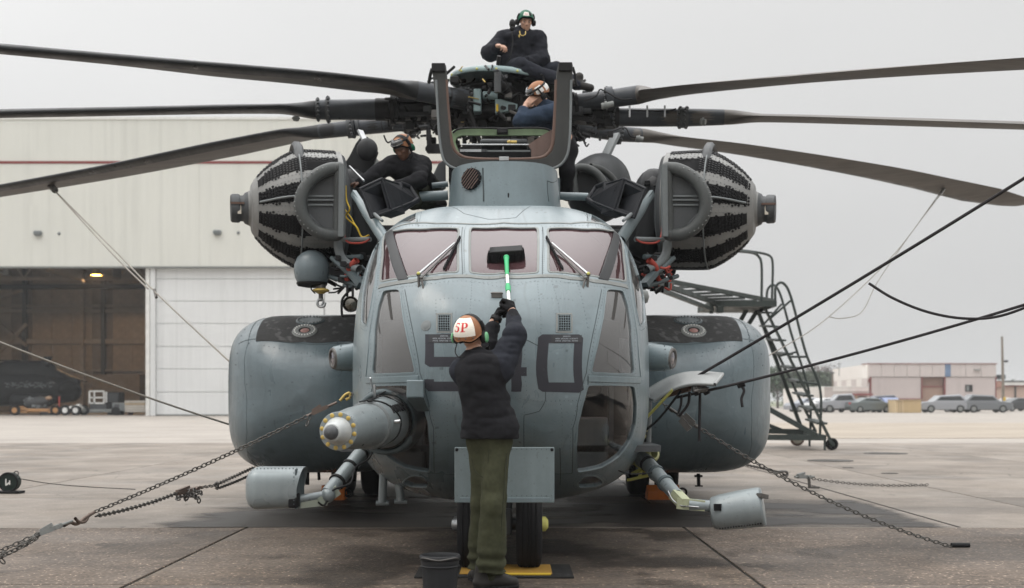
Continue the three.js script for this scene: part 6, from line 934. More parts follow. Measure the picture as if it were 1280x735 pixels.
{ // the one washing the windscreen, seen from behind
  const d = 7.94, p = (x, y, dd = d) => P(x, y, dd), base = v3(p(607, 737).x, 0, -7.95), pe = thing('person', 'person in black jacket and green trousers reaching up with a wash brush, seen from behind', 'person', base);
  const hc = p(587.5, 419, 7.99), hq = frameQ(v3(0.36, 0.24, -0.9)), neck0 = p(593, 440, 8.0), neck1 = p(597, 452, 7.99);
  const shR = p(626, 459, 7.93), elR = p(646, 420, 8.05), wrR = p(640, 389, 8.27), shL = p(581, 462, 8.02), elL = p(606, 432, 8.22), wrL = p(618, 401, 8.30);
  const hipR = p(620, 560, 7.95), hipL = p(603, 560, 8.0), knR = p(617, 630, 7.88), knL = p(603, 628, 8.02), anR = p(610, 708, 7.94), anL = p(604, 704, 8.16);
  const torso = [cap(p(599, 470), p(611, 540, 7.98), 0.135, 0.135), cap(p(586, 466, 8.0), p(620, 464, 7.96), 0.085), cap(p(604, 545, 8), p(620, 545, 7.97), 0.125)];
  const limbs = [cap(shR, elR, 0.062, 0.05), cap(elR, wrR, 0.047, 0.032), cap(shL, elL, 0.062, 0.05), cap(elL, wrL, 0.047, 0.032), cap(hipR, knR, 0.085, 0.062), cap(knR, anR, 0.06, 0.04), cap(hipL, knL, 0.085, 0.062), cap(knL, anL, 0.06, 0.04), cap(neck0, neck1, 0.062, 0.07)];
  const gR = p(635.5, 379.5, 8.34), gL = p(628, 386, 8.36);
  const hR = handPrims(wrR, gR.clone().sub(wrR).add(v3(0, 0.05, 0)), v3(-0.6, 0.15, -0.75), v3(-0.7, 0.7, 0), 1.5, 0.95), hL = handPrims(wrL, gL.clone().sub(wrL).add(v3(0.01, 0.03, 0)), v3(0.75, -0.1, 0.3), v3(0.2, 0.8, -0.2), 1.5, 0.95);
  put(pe, 'body', [nets([...sub(torso, 0.85), ...limbs], 0.04, 0.014), nets(headPrims(hc, hq), 0.025, 0.006), nets(hR, 0.006, 0.0045), nets(hL, 0.006, 0.0045)], MAT.skinPale);
  const jk = [cap(p(599, 468), p(610, 520, 7.98), 0.155, 0.158), cap(p(610, 520, 7.98), p(613.5, 543, 7.98), 0.16, 0.165), cap(p(588, 466, 8.0), p(618, 463, 7.96), 0.10), cap(p(604, 540, 8), p(622, 540, 7.97), 0.145), cap(p(594, 446.5, 7.99), p(598, 454, 7.98), 0.072, 0.09),
    cap(shR, elR.clone().add(v3(-0.01, 0, 0)), 0.09, 0.072), cap(elR.clone().add(v3(-0.01, 0, 0)), p(641, 393, 8.24), 0.07, 0.048), cap(shL, elL, 0.09, 0.072), cap(elL, p(616.5, 409, 8.28), 0.066, 0.05)];
  const J = put(pe, 'jacket', [nets(jk, 0.05, 0.0085, (q) => folds(0.011, 5, 11, 5, 3)(q) + folds(0.0045, 11, 26, 11, 8)(q) + (q.y < p(0, 549).y ? 0.09 : 0))], MAT.fleece);
  put(J, 'shoulder_patch', [nets([cap(p(586, 467, 8.0), p(619, 463.5, 7.96), 0.1035), cap(p(599, 466, 7.97), p(602, 478, 7.97), 0.148, 0.146), cap(shR, elR.clone().add(v3(-0.01, 0, 0)), 0.0935, 0.0755), cap(elR.clone().add(v3(-0.01, 0, 0)), p(641, 394, 8.24), 0.0735, 0.0505), cap(shL, p(588, 455, 8.08), 0.093, 0.09)], 0.05, 0.0085, (q) => folds(0.011, 5, 11, 5, 3)(q) + folds(0.0045, 11, 26, 11, 8)(q))], MAT.navyCoat);
  put(J, 'hem', [nets([cap(p(603, 544, 8), p(622, 544, 7.97), 0.142)], 0.02, 0.01, (q) => folds(0.006, 9, 4, 9, 5)(q) + (Math.abs(q.y - p(0, 546).y) > 0.018 ? 0.2 : 0))], MAT.fleece);
  put(J, 'collar', [lathe(p(595, 447, 7.99), p(592, 437, 8.0), [[0.085, 0], [0.078, 0.02], [0.072, 0.045], [0.066, 0.047], [0.068, 0.02], [0.075, 0]], 24)], MAT.fleece);
  const tr = [cap(p(604, 548, 8), p(618, 548, 7.97), 0.118), cap(hipR, knR, 0.098, 0.084), cap(knR, p(613, 722, 7.93), 0.086, 0.100), cap(hipL, knL, 0.094, 0.08), cap(knL, p(602, 716, 8.14), 0.08, 0.090)];
  put(pe, 'trousers', [nets(tr, 0.035, 0.0085, (q) => folds(0.013, 8, 3.0, 8, 1)(q) + folds(0.007, 6, 11, 6, 6)(q) * (0.4 + sstep(0.25, 0.0, Math.abs(q.y - 0.52))) + 0.010 * sstep(0.35, 0.12, q.y) * Math.sin(q.y * 75 + 5 * noise3(q.x * 8, 1, q.z * 8)) + (q.y < 0.098 + 0.03 * noise3(q.x * 10, 0, q.z * 10) ? 0.09 : 0))], MAT.oliveCloth);
  putEach(pe, 'trouser_seam', [tube([p(634, 566, 7.88), p(631, 600, 7.84), p(628, 640, 7.82), p(625, 690, 7.84)], 0.0035, 5), tube([p(589, 572, 7.88), p(595, 590, 7.862), p(604, 597, 7.855)], 0.003, 5), tube([p(611, 562, 7.842), p(609, 590, 7.86), p(605, 606, 7.88)], 0.003, 5)], MAT.oliveDark);
  for (const [a, yaw, dd] of [[anR, v3(0.85, 0, -0.25), 7.94], [anL, v3(-0.35, 0, -0.8), 8.16]]) {
    const f = yaw.clone().normalize(), heel = v3(a.x - f.x * 0.05, 0.05, a.z - f.z * 0.05), toe = v3(a.x + f.x * 0.17, 0.042, a.z + f.z * 0.17), mid = v3(a.x + f.x * 0.06, 0.07, a.z + f.z * 0.06);
    const b = put(pe, 'boot', [nets([cap(heel, v3(heel.x + f.x * 0.02, 0.15, heel.z + f.z * 0.02), 0.046, 0.055), cap(heel, mid, 0.045, 0.048), cap(mid, toe, 0.05, 0.042)], 0.03, 0.007, (q) => (q.y < 0.022 ? 0.06 : 0) + folds(0.003, 20, 20, 20)(q))], MAT.boot ??= paint(0.035, 0.033, 0.031, { rough: 0.5, bump: 0.004 }));
    put(b, 'sole', [nets([cap(heel.clone().setY(0.012), toe.clone().setY(0.012), 0.048, 0.043)], 0.01, 0.008, (q) => q.y > 0.026 || q.y < 0.001 ? 0.06 : 0)], MAT.rubber);
    put(b, 'laces', Array.from({ length: 4 }, (_, i) => { const c = a.clone().setY(0.155 - i * 0.022).addScaledVector(f, 0.035 + i * 0.024), sd = v3(-f.z, 0, f.x); return tube([c.clone().addScaledVector(sd, -0.035).add(v3(0, -0.012, 0)), c.clone().add(v3(0, 0.012, 0)), c.clone().addScaledVector(sd, 0.035).add(v3(0, -0.012, 0))], 0.004, 5, 8); }), MAT.black);
  }
  const thick = (list, k) => list.map((o) => ({ ...o, ra: o.ra + k, rb: o.rb + k }));
  put(pe, 'glove', [nets(thick(hR, 0.003), 0.006, 0.0045)], MAT.glove); put(pe, 'glove', [nets(thick(hL, 0.003), 0.006, 0.0045)], MAT.glove);
  put(pe, 'wristwatch', [rod(p(619.4, 400.5, 8.29), p(621, 396.5, 8.3), 0.041, 0.04, 20), boxAt(p(617, 0, 8.26).x, p(623, 0, 8.26).x, p(0, 401, 8.26).y, p(0, 396, 8.26).y, -8.28, -8.255, 0.006)], MAT.black);
  helmet(pe, hc, hq, { shell: MAT.tan, cup: MAT.cup, band: 1, mic: -1, panels: [[PI - 1.05, PI + 0.92, -0.14, 1.06, new THREE.MeshStandardMaterial({ map: panelTex('5P', '#c02a2c', '#e6e0d4'), roughness: 0.6 })]] });
  put(pe, 'headset_cord', [tube([p(571, 430, 7.93), p(569, 440, 7.9), p(573, 446, 7.88), p(581, 446, 7.9)], 0.004, 5)], MAT.black);
  // the brush
  const a = p(637.5, 396, 8.24), b = P(633, 331, 8.99), bd = thing('wash_brush', 'long-handled wash brush with green fittings pressed against the windscreen', 'brush', a.clone()), at = (y) => a.clone().lerp(b, clamp((396 - y) / 65));
  put(bd, 'handle', [rod(at(399), at(331), 0.0125, 0.012, 14)], MAT.white);
  put(bd, 'green_grip', [rod(at(366), at(360), 0.018, 0.021, 14), rod(at(360), at(357), 0.015, 0.015, 14)], MAT.green);
  put(bd, 'green_socket', [rod(at(345), P(633, 322, 9.03), 0.0145, 0.019, 14), ball(P(633, 322, 9.03), 0.023)], MAT.green);
  const q0 = onHull(633, 322), N = hullN(...q0), c0 = hull(...q0).addScaledVector(N, 0.035), ux = v3(1, 0.03, 0).addScaledVector(N, -N.x).normalize(), uy = new V3().crossVectors(N, ux), M4 = new THREE.Matrix4().makeBasis(ux, uy, N).setPosition(c0);
  put(bd, 'brush_block', [new RoundedBoxGeometry(0.25, 0.105, 0.03, 2, 0.008).translate(0, 0, 0.025).applyMatrix4(M4)], MAT.black);
  const r = rng(12), br = []; for (let i = 0; i < 620; i++) { const x = (r() - 0.5) * 0.27, y = (r() - 0.5) * 0.18; br.push(rod(v3(x, y * 0.6, 0.02), v3(x + (r() - 0.5) * 0.03, y + (r() - 0.5) * 0.02, -0.036), 0.0035, 0.002, 4).applyMatrix4(M4)); }
  put(bd, 'bristles', br, MAT.blackMatte).userData.kind = 'stuff';
}
{ // the one sitting on the rotor head
  const d = 15.1, p = (x, y, dd = d) => P(x, y, dd), pe = thing('person', 'person in black coat and green cranial helmet sitting on the rotor head cover', 'person', p(650, 96));
  const hc = p(657, 27, 15.0), hq = frameQ(v3(0.16, -0.42, 0.9)), shR = p(628, 48.5, 15.1), elR = p(613, 66, 14.95), wrR = p(622, 57.5, 14.7), shL = p(672.5, 49, 15.1), elL = p(677, 76, 15.0), wrL = p(655, 76.5, 14.75);
  const hipR = p(641, 88, 15.15), hipL = p(660, 89, 15.15), knR = p(650, 84, 14.7), knL = p(696, 88, 14.95), anR = p(700, 100, 14.6), anL = p(722, 106, 14.9);
  const torso = [cap(p(650, 54), p(650, 86, 15.15), 0.15, 0.15), cap(p(632, 50), p(669, 50), 0.09)];
  const hr = handPrims(wrR, v3(0.55, -0.15, 0.6), v3(0.3, -0.9, 0.2), v3(0.6, 0.2, -0.4), 0.9), hl = handPrims(wrL, v3(-0.95, -0.02, 0.25), v3(0, -1, 0.1), v3(-0.1, 0.2, -1), 0.5);
  put(pe, 'body', [nets([...sub(torso, 0.85), cap(shR, elR, 0.06, 0.05), cap(elR, wrR, 0.047, 0.03), cap(shL, elL, 0.06, 0.05), cap(elL, wrL, 0.047, 0.03), cap(hipR, knR, 0.08, 0.06), cap(hipL, knL, 0.08, 0.06), cap(knR, anR, 0.06, 0.04), cap(knL, anL, 0.06, 0.04), cap(p(655, 34), p(652, 46), 0.058, 0.07)], 0.05, 0.016), nets(headPrims(hc, hq), 0.025, 0.006), nets(hr, 0.006, 0.0055), nets(hl, 0.006, 0.0055)], MAT.skinPale);
  eyes(pe, hc, hq);
  put(pe, 'coat', [nets([cap(p(650, 53), p(649, 84, 15.15), 0.19, 0.20), cap(p(632, 50.5), p(669, 50), 0.115), cap(p(655, 41), p(652, 47), 0.085, 0.11), cap(shR, elR, 0.105, 0.105), cap(elR, p(620, 60, 14.76), 0.10, 0.072), cap(shL, elL, 0.108, 0.105), cap(elL, p(659, 77, 14.8), 0.10, 0.068), cap(p(638, 82), p(662, 82), 0.16)], 0.06, 0.010, (q) => folds(0.016, 7, 10, 7, 21)(q) + folds(0.006, 16, 24, 16, 22)(q))], MAT.navy);
  put(pe, 'trousers', [nets([cap(p(641, 88, 15.2), p(662, 88, 15.2), 0.15), cap(hipR, knR, 0.13, 0.11), cap(knR, anR, 0.10, 0.075), cap(hipL, knL, 0.13, 0.10), cap(knL, anL, 0.095, 0.07), cap(p(634, 89, 15), p(650, 86, 14.75), 0.09, 0.1)], 0.06, 0.011, (q) => folds(0.014, 8, 8, 8, 25)(q) + folds(0.005, 18, 18, 18, 26)(q))], MAT.navyCoat);
  for (const a of [anR, anL]) put(pe, 'boot', [nets([cap(a, a.clone().add(v3(0.16, -0.05, 0.05)), 0.055, 0.045), cap(a, a.clone().add(v3(0.02, 0.1, 0)), 0.055)], 0.03, 0.012)], MAT.boot);
  helmet(pe, hc, hq, { shell: MAT.helmetGreen, cup: MAT.black, panels: [[-0.62, 0.28, 0.50, 0.98, new THREE.MeshStandardMaterial({ map: panelTex('ST', '#b04a55', '#dcd8d2'), roughness: 0.6 })], [0.34, 0.72, 0.5, 0.95, MAT.black]], studs: [] });
  put(pe, 'headset_cord', [tube([p(643, 36, 14.85), p(640, 40, 14.8), p(641, 52, 14.78), p(637, 72, 14.75), p(628, 86, 14.8), p(628, 93, 14.9)], 0.008, 6)], MAT.black);
  put(pe, 'headset_plug', [ball(p(640.5, 30, 14.85), 0.05, 0.8, 1.2, 1), ball(p(640, 36, 14.82), 0.03)], MAT.black);
  put(pe, 'necklace', [tube([p(649.5, 39, 14.83), p(650.5, 43, 14.79), p(653, 44.5, 14.78), p(656.5, 43, 14.79), p(657, 39, 14.83)], 0.006, 5), ball(p(649, 45, 14.77), 0.012, 0.8, 1.8, 0.8, 8)], MAT.brass);
}
{ // the one leaning over the hub in a blue coat
  const d = 13.2, p = (x, y, dd = d) => P(x, y, dd), pe = thing('person', 'person in blue coat and tan-white helmet, hand at ear, bent over the rotor hub', 'person', p(708, 240, 13.5));
  const hc = p(673, 118, 13.1), hq = frameQ(v3(-0.75, -0.55, 0.1), v3(-0.35, 0.8, 0.45)), shN = p(690, 141, 13.0), elN = p(652, 151, 12.9), wrN = p(657, 132, 13.0), shF = p(684, 140, 13.4), elF = p(668, 150, 13.6), wrF = p(650, 146, 13.8);
  const hip = p(706, 184, 13.35), knee = p(709, 214, 13.3), foot = p(708, 244, 13.5), h2 = handPrims(wrN, v3(0.55, 0.6, -0.1), v3(0.25, 0.25, -0.9), v3(0.5, -0.5, 0.2), 0.35);
  put(pe, 'body', [nets([cap(p(688, 145, 13.2), hip, 0.13, 0.13), cap(shN, elN, 0.06, 0.05), cap(elN, wrN, 0.047, 0.03), cap(shF, elF, 0.06, 0.05), cap(elF, wrF, 0.047, 0.035), cap(hip, knee, 0.085, 0.06), cap(knee, foot, 0.06, 0.05), cap(p(677, 126, 13.15), p(686, 138, 13.2), 0.06, 0.07)], 0.05, 0.016), nets(headPrims(hc, hq), 0.025, 0.006), nets(h2, 0.006, 0.0055)], MAT.skinPale);
  put(pe, 'coat', [nets([cap(p(686, 146, 13.2), p(695, 165, 13.3), 0.17, 0.165), cap(shN, elN, 0.105, 0.088), cap(elN, p(654, 139, 12.96), 0.085, 0.06), cap(shF, elF, 0.1, 0.08), cap(elF, wrF, 0.08, 0.06), cap(p(680, 132, 13.15), p(687, 140, 13.2), 0.08, 0.1)], 0.05, 0.010, (q) => folds(0.013, 8, 10, 8, 31)(q) + folds(0.005, 18, 24, 18, 32)(q))], MAT.blueCoat);
  put(pe, 'trousers', [nets([cap(p(698, 168, 13.35), p(709, 188, 13.35), 0.15, 0.13), cap(hip, knee, 0.11, 0.085), cap(knee, foot, 0.082, 0.07)], 0.05, 0.011, folds(0.01, 9, 9, 9, 33))], MAT.fleece);
  put(pe, 'boot', [nets([cap(foot, foot.clone().add(v3(-0.15, -0.02, 0.04)), 0.05, 0.045)], 0.03, 0.012)], MAT.boot);
  helmet(pe, hc, hq, { shell: MAT.tan, cup: MAT.black, goggles: 0.3, panels: [[1.15, 1.9, 0.0, 0.75, MAT.white], [2.1, 3.4, -0.15, 0.55, MAT.white], [-1.9, -1.2, 0.2, 0.75, MAT.white]] });
}
{ // the one kneeling by the left engine
  const d = 12.6, p = (x, y, dd = d) => P(x, y, dd), pe = thing('person', 'person in black fleece with goggles pushed up, kneeling beside the left engine', 'person', p(526, 254, 12.5));
  const hc = p(504, 185, 12.35), hq = frameQ(v3(-0.45, -0.62, 0.65)), shR = p(490, 206, 12.45), elR = p(468, 219, 12.35), wrR = p(450, 228, 12.2), shL = p(529, 206, 12.6), elL = p(523, 226, 12.25), wrL = p(496, 231, 12.1), hip = p(530, 232, 12.75), kn = p(515, 249, 12.3), an = p(537, 254, 12.7);
  const hr = handPrims(wrR, v3(-0.9, -0.3, 0.2), v3(0, -1, 0.1), v3(0, 0.1, 1), 0.6), hl = handPrims(wrL, v3(-0.9, -0.2, 0.3), v3(0, -1, 0.1), v3(-0.1, 0.2, -1), 0.6);
  put(pe, 'body', [nets([cap(p(510, 208), hip, 0.13, 0.13), cap(shR, elR, 0.06, 0.05), cap(elR, wrR, 0.047, 0.03), cap(shL, elL, 0.06, 0.05), cap(elL, wrL, 0.047, 0.03), cap(hip, kn, 0.085, 0.065), cap(kn, an, 0.06, 0.045), cap(p(507, 193, 12.42), p(510, 204, 12.5), 0.058, 0.07)], 0.05, 0.016), nets(headPrims(hc, hq), 0.025, 0.005), nets(hr, 0.006, 0.0055), nets(hl, 0.006, 0.0055)], MAT.skinDark);
  put(pe, 'fleece', [nets([cap(p(509, 210, 12.5), p(529, 231, 12.7), 0.165, 0.16), cap(p(494, 207, 12.48), p(526, 206, 12.58), 0.10), cap(p(508, 199, 12.46), p(510, 206, 12.5), 0.075, 0.1), cap(shR, elR, 0.092, 0.08), cap(elR, wrR, 0.078, 0.055), cap(shL, elL, 0.092, 0.08), cap(elL, wrL, 0.078, 0.052)], 0.05, 0.009, (q) => folds(0.012, 8, 11, 8, 41)(q) + folds(0.005, 18, 24, 18, 42)(q))], MAT.fleece);
  put(pe, 'trousers', [nets([cap(p(527, 233, 12.75), p(537, 236, 12.75), 0.13), cap(hip, kn, 0.125, 0.095), cap(kn, an, 0.09, 0.075)], 0.05, 0.010, folds(0.012, 9, 9, 9, 43))], MAT.oliveDark);
  put(pe, 'boot', [nets([cap(an, an.clone().add(v3(0.14, 0, -0.04)), 0.055, 0.045)], 0.03, 0.012)], MAT.boot);
  helmet(pe, hc, hq, { shell: MAT.tan, cup: MAT.helmetGreen, goggles: 0.42, mic: 1, band: 1 });
}
// ---------------------------------------------------------------- tie-down chains
function chainLinks(pts, link = 0.052, wire = 0.0052, wid = 0.031) {
  const c = new THREE.CatmullRomCurve3(pts, false, 'centripetal'), L = c.getLength(), n = Math.floor(L / (link * 0.78)), out = [], ov = [];
  for (let i = 0; i < 14; i++) { const w = i / 14 * 2 * PI; ov.push(v3(Math.cos(w) * wid / 2, Math.sin(w) * (link - wid) / 2 + Math.sign(Math.sin(w)) * 0 + Math.sin(w) * wid / 2, 0)); }
  const proto = ng(new THREE.TubeGeometry(new THREE.CatmullRomCurve3(ov, true), 12, wire, 5, true));
  for (let i = 0; i < n; i++) { const u = (i + 0.5) / n, p = c.getPointAt(u), T = c.getTangentAt(u), q = new THREE.Quaternion().setFromUnitVectors(new V3(0, 1, 0), T); out.push(proto.clone().rotateY((i % 2) * PI / 2 + 0.5 + 0.25 * (hash(i, 7) - 0.5)).applyQuaternion(q).translate(p.x, p.y, p.z)); }
  return out;
}
const sag = (a, b, s, n = 9) => Array.from({ length: n + 1 }, (_, i) => { const u = i / n; return a.clone().lerp(b, u).add(v3(0, -s * 4 * u * (1 - u), 0)); });
function hook(a, b, r = 0.012) { const m = a.clone().lerp(b, 0.6), sd = v3(0, 1, 0); return [tube([a, m.clone().addScaledVector(sd, 0.02), b.clone().addScaledVector(sd, 0.01), b.clone().addScaledVector(sd, -0.025), m.clone().addScaledVector(sd, -0.022)], r, 7)]; }
function tensioner(a, b, k = 1) { const d = b.clone().sub(a).normalize(), up = v3(0, 1, 0), sd = new V3().crossVectors(d, up).normalize(); return [bar(a, b, 0.05 * k, 0.042 * k), bar(a.clone().addScaledVector(up, 0.02), a.clone().lerp(b, 0.55).addScaledVector(up, 0.045 * k), 0.035 * k, 0.03 * k), rod(a.clone().lerp(b, 0.8).addScaledVector(sd, -0.045 * k), a.clone().lerp(b, 0.8).addScaledVector(sd, 0.045 * k), 0.022 * k), rod(b, b.clone().addScaledVector(d, 0.10 * k), 0.014 * k), rod(a, a.clone().addScaledVector(d, -0.06 * k), 0.014 * k)]; }
const chainSteel = paint(0.10, 0.095, 0.088, { rough: 0.5, metal: 0.45 }), rustSteel = paint(0.16, 0.12, 0.10, { rough: 0.6, metal: 0.3 });
{
  const A = P(441, 492, 9.5), K = P(385, 520, 9.42), B = P(118, 640, 9.5), E = P(-70, 723, 8.44); E.y = 0.02;
  const t = thing('tie_down_chain', 'long tie-down chain from the helicopter\'s left chin down to the apron at far left', 'chain', E.clone());
  put(t, 'links', [...chainLinks([A, P(428, 499, 9.5)]), ...chainLinks([K, ...sag(K, B, 0.02).slice(1)])], chainSteel).userData.kind = 'stuff';
  put(t, 'upper_hook', hook(P(425, 501, 9.48), P(437, 493, 9.5)), MAT.brass);
  put(t, 'upper_tensioner', tensioner(P(390, 517, 9.43), P(410, 508, 9.45), 0.75), rustSteel);
  put(t, 'slack_links', chainLinks(sag(P(388, 518, 9.42), P(383, 533, 9.4), -0.0), 0.05), MAT.darkSteel).userData.kind = 'stuff';
  const B2 = P(78, 656, 9.0), C2 = P(50, 667, 8.95);
  putEach(t, 'lower_hook', [tube([P(112, 642.5, 9.4), P(106, 652, 9.3), P(98, 652, 9.2), P(94, 648, 9.15)], 0.013, 7), tube([B.clone(), P(105, 648, 9.3), P(96, 655, 9.2), P(88, 653, 9.1), P(80, 657, 9.0)], 0.014, 7)], rustSteel);
  put(t, 'tensioner', tensioner(C2, B2, 0.8), MAT.sealGrey);
  put(t, 'doubled_links', [...chainLinks([B2, C2, P(20, 680, 8.85), E]), ...chainLinks(sag(C2, E.clone().add(v3(0.05, 0.03, 0.06)), 0.05)), ...chainLinks(sag(C2.clone().add(v3(0, -0.02, 0.04)), P(-20, 698, 8.6), 0.03)), ...chainLinks([P(4, 690, 8.75), P(2, 700, 8.75), P(6, 704, 8.75)])], chainSteel).userData.kind = 'stuff';
}
{
  const A = P(318, 584, 13.4), M = P(268, 607, 12.0), B = P(120, 645, 9.6), t = thing('tie_down_chain', 'thinner tie-down chain from under the left sponson joining the long chain on the apron', 'chain', v3(B.x, 0, B.z));
  put(t, 'links', [...chainLinks([A, M], 0.06), ...chainLinks([P(250, 609.5, 11.72), M], 0.055), ...chainLinks(sag(P(222, 616, 11.3), B, 0.02), 0.055), ...chainLinks(sag(P(270, 611, 12.0), P(316, 592, 13.3), 0.01), 0.055)], chainSteel).userData.kind = 'stuff';
  put(t, 'hook', hook(M, P(272, 605, 12.0)), MAT.darkSteel);
  put(t, 'tensioner', [...tensioner(P(221, 617, 11.3), P(248, 610, 11.7), 0.8)], rustSteel);
  const r = rng(61); put(t, 'bunched_links', Array.from({ length: 26 }, (_, i) => { const c = P(222 + 30 * r(), 616 - 9 * r(), 11.4 + 0.2 * r()).add(v3(0, -0.03 - 0.05 * r(), 0)); return new THREE.TorusGeometry(0.024, 0.007, 5, 8).rotateX(r() * 3).rotateY(r() * 3).translate(c.x, c.y, c.z); }), MAT.darkSteel).userData.kind = 'stuff';
}
{
  const S = P(827, 503, 10.25), K = P(843, 518, 10.15), E = P(1200, 684.5, 10.2); E.y = 0.015;
  const t = thing('tie_down_chain', 'tie-down chain from the right cheek hatch down to the dark apron at right', 'chain', E.clone());
  put(t, 'links', [...chainLinks([S, P(840, 515, 10.17)], 0.05), ...chainLinks(sag(P(868, 531, 10.12), P(1190, 683.5, 10.2), 0.10))], chainSteel).userData.kind = 'stuff';
  put(t, 'tensioner', [...tensioner(P(868, 531, 10.12), P(847, 517, 10.15), 0.9), bar(P(851, 524, 10.1), P(862, 537, 10.08), 0.05, 0.05)], MAT.darkSteel);
  put(t, 'anchor_hook', [tube([P(1189, 683, 10.2), P(1196, 682, 10.2), P(1206, 684, 10.2), P(1212, 685, 10.2)].map((q) => q.setY(Math.max(0.02, q.y))), 0.02, 7)], MAT.black);
}
{
  const A = P(955, 586, 15.0), H = P(978, 591, 15.9), T2 = P(1008, 597, 16.6), E = P(1160, 607.5, 17.5); E.y = 0.02;
  const t = thing('tie_down_chain', 'tie-down chain lying low across the apron behind the right pod, with a tensioner', 'chain', E.clone());
  put(t, 'links', [...chainLinks([P(920, 578, 14.2), A, H], 0.07), ...chainLinks(sag(T2, E, 0.05), 0.065)], chainSteel).userData.kind = 'stuff';
  put(t, 'hook', hook(P(972, 590, 15.7), P(984, 592, 16.0), 0.018), MAT.darkSteel);
  put(t, 'tensioner', [...tensioner(P(997, 596, 16.4), P(1012, 596, 16.6), 1.1)], MAT.sealGrey);
  put(t, 'lever', [bar(P(1011, 598, 16.5), P(1012, 609, 16.5), 0.05, 0.03), bar(P(1010, 609, 16.5), P(1024, 609.5, 16.5), 0.04, 0.03)], MAT.darkSteel);
}
// ---------------------------------------------------------------- lines to the blades, ropes at the hatch
const ropeDark = paint(0.03, 0.028, 0.03, { rough: 0.8 }), ropePale = paint(0.30, 0.28, 0.25, { rough: 0.8 });
{
  const a = P(866, 473.5, 9.85), b = P(1420, 135, 8.0); const t = single('cable', [tube(sag(a, b, 0.02), 0.0125, 7, 40)], ropeDark, 'dark cable rising steeply from the open cheek hatch past the blade at right', 'cable', a.clone());
  const a2 = P(846, 497, 9.8), b2 = P(1440, 330, 8.6), t2 = thing('cable', 'dark cable rising gently from the open cheek hatch in front of the work stand', 'cable', a2.clone());
  put(t2, 'line', [tube(sag(a2, b2, 0.05), 0.0115, 7, 50)], ropeDark);
  putEach(t2, 'clip', [rod(P(880, 491, 9.75), P(886, 488, 9.73), 0.025), rod(P(922, 482.5, 9.65), P(931, 479.5, 9.63), 0.022), rod(P(868, 493, 9.76), P(876, 491, 9.75), 0.016)], MAT.black);
  putEach(t2, 'hanging_tail', [tube([P(926, 481, 9.64), P(930, 488, 9.63), P(927, 498, 9.63), P(928, 509, 9.63)], 0.012, 6), tube([P(875, 492, 9.75), P(874.5, 525, 9.75), P(874, 552, 9.75)], 0.0125, 6), tube([P(862, 490, 9.74), P(860, 505, 9.76), P(849, 520, 9.8)], 0.012, 6), tube([P(852, 494, 9.75), P(851, 506, 9.76), P(848, 516, 9.78)], 0.010, 6)], ropeDark);
  const c0 = P(1086, 354, 8.95), c1 = P(1330, 362, 8.7); single('cable', [tube([c0, P(1115, 372, 8.9), P(1160, 390, 8.85), P(1205, 398, 8.8), P(1245, 396, 8.76), P(1290, 381, 8.72), c1], 0.0105, 7, 50)], ropeDark, 'slack dark cable hanging in a loop between the other cables at right', 'cable', c0.clone());
}
{
  const tie = (a, b, s, r, label) => single('tie_down_line', [tube(sag(a, b, s), r, 6, 40)], ropePale, label, 'rope', b.clone(), null);
  const L = thing('tie_down_line', 'pale doubled line from the lowest left rotor blade down past the hangar door', 'rope', P(285, 450, 13.0));
  putEach(L, 'line', [tube([P(66, 236, 18.6), P(150, 320, 16.8), P(196, 367, 15.7), P(290, 455, 13.2)], 0.011, 6, 40), tube([P(66, 236, 18.6), P(145, 322, 16.8), P(185, 361, 15.9)], 0.011, 6, 30)], ropePale);
  putEach(L, 'clip', [rod(P(62, 231, 18.7), P(69, 238, 18.5), 0.05), rod(P(193, 362, 15.8), P(195.5, 372, 15.7), 0.02)], MAT.darkSteel);
  tie(P(-60, 404, 10.4), P(288, 531, 13.0), 0.03, 0.0105, 'pale line crossing low in front of the dark hangar opening at left');
  const R = thing('tie_down_line', 'thin pale line from the tip of the lowest right blade down behind the work stand', 'rope', P(958, 452, 14));
  putEach(R, 'line', [tube([P(1176, 240, 20.8), P(1120, 315, 19.2), P(1036, 396, 17.2), P(952, 450, 14.2)], 0.0075, 6, 40), tube([P(1178, 240, 20.8), P(1140, 290, 19.8), P(1096, 354, 18.6), P(1075, 392, 18.0), P(1052, 398, 17.7), P(1036, 396, 17.2)], 0.0065, 6, 40)], ropePale);
  put(R, 'clip', [rod(P(1180, 236, 20.8), P(1175, 243, 20.7), 0.03)], MAT.steel);
}
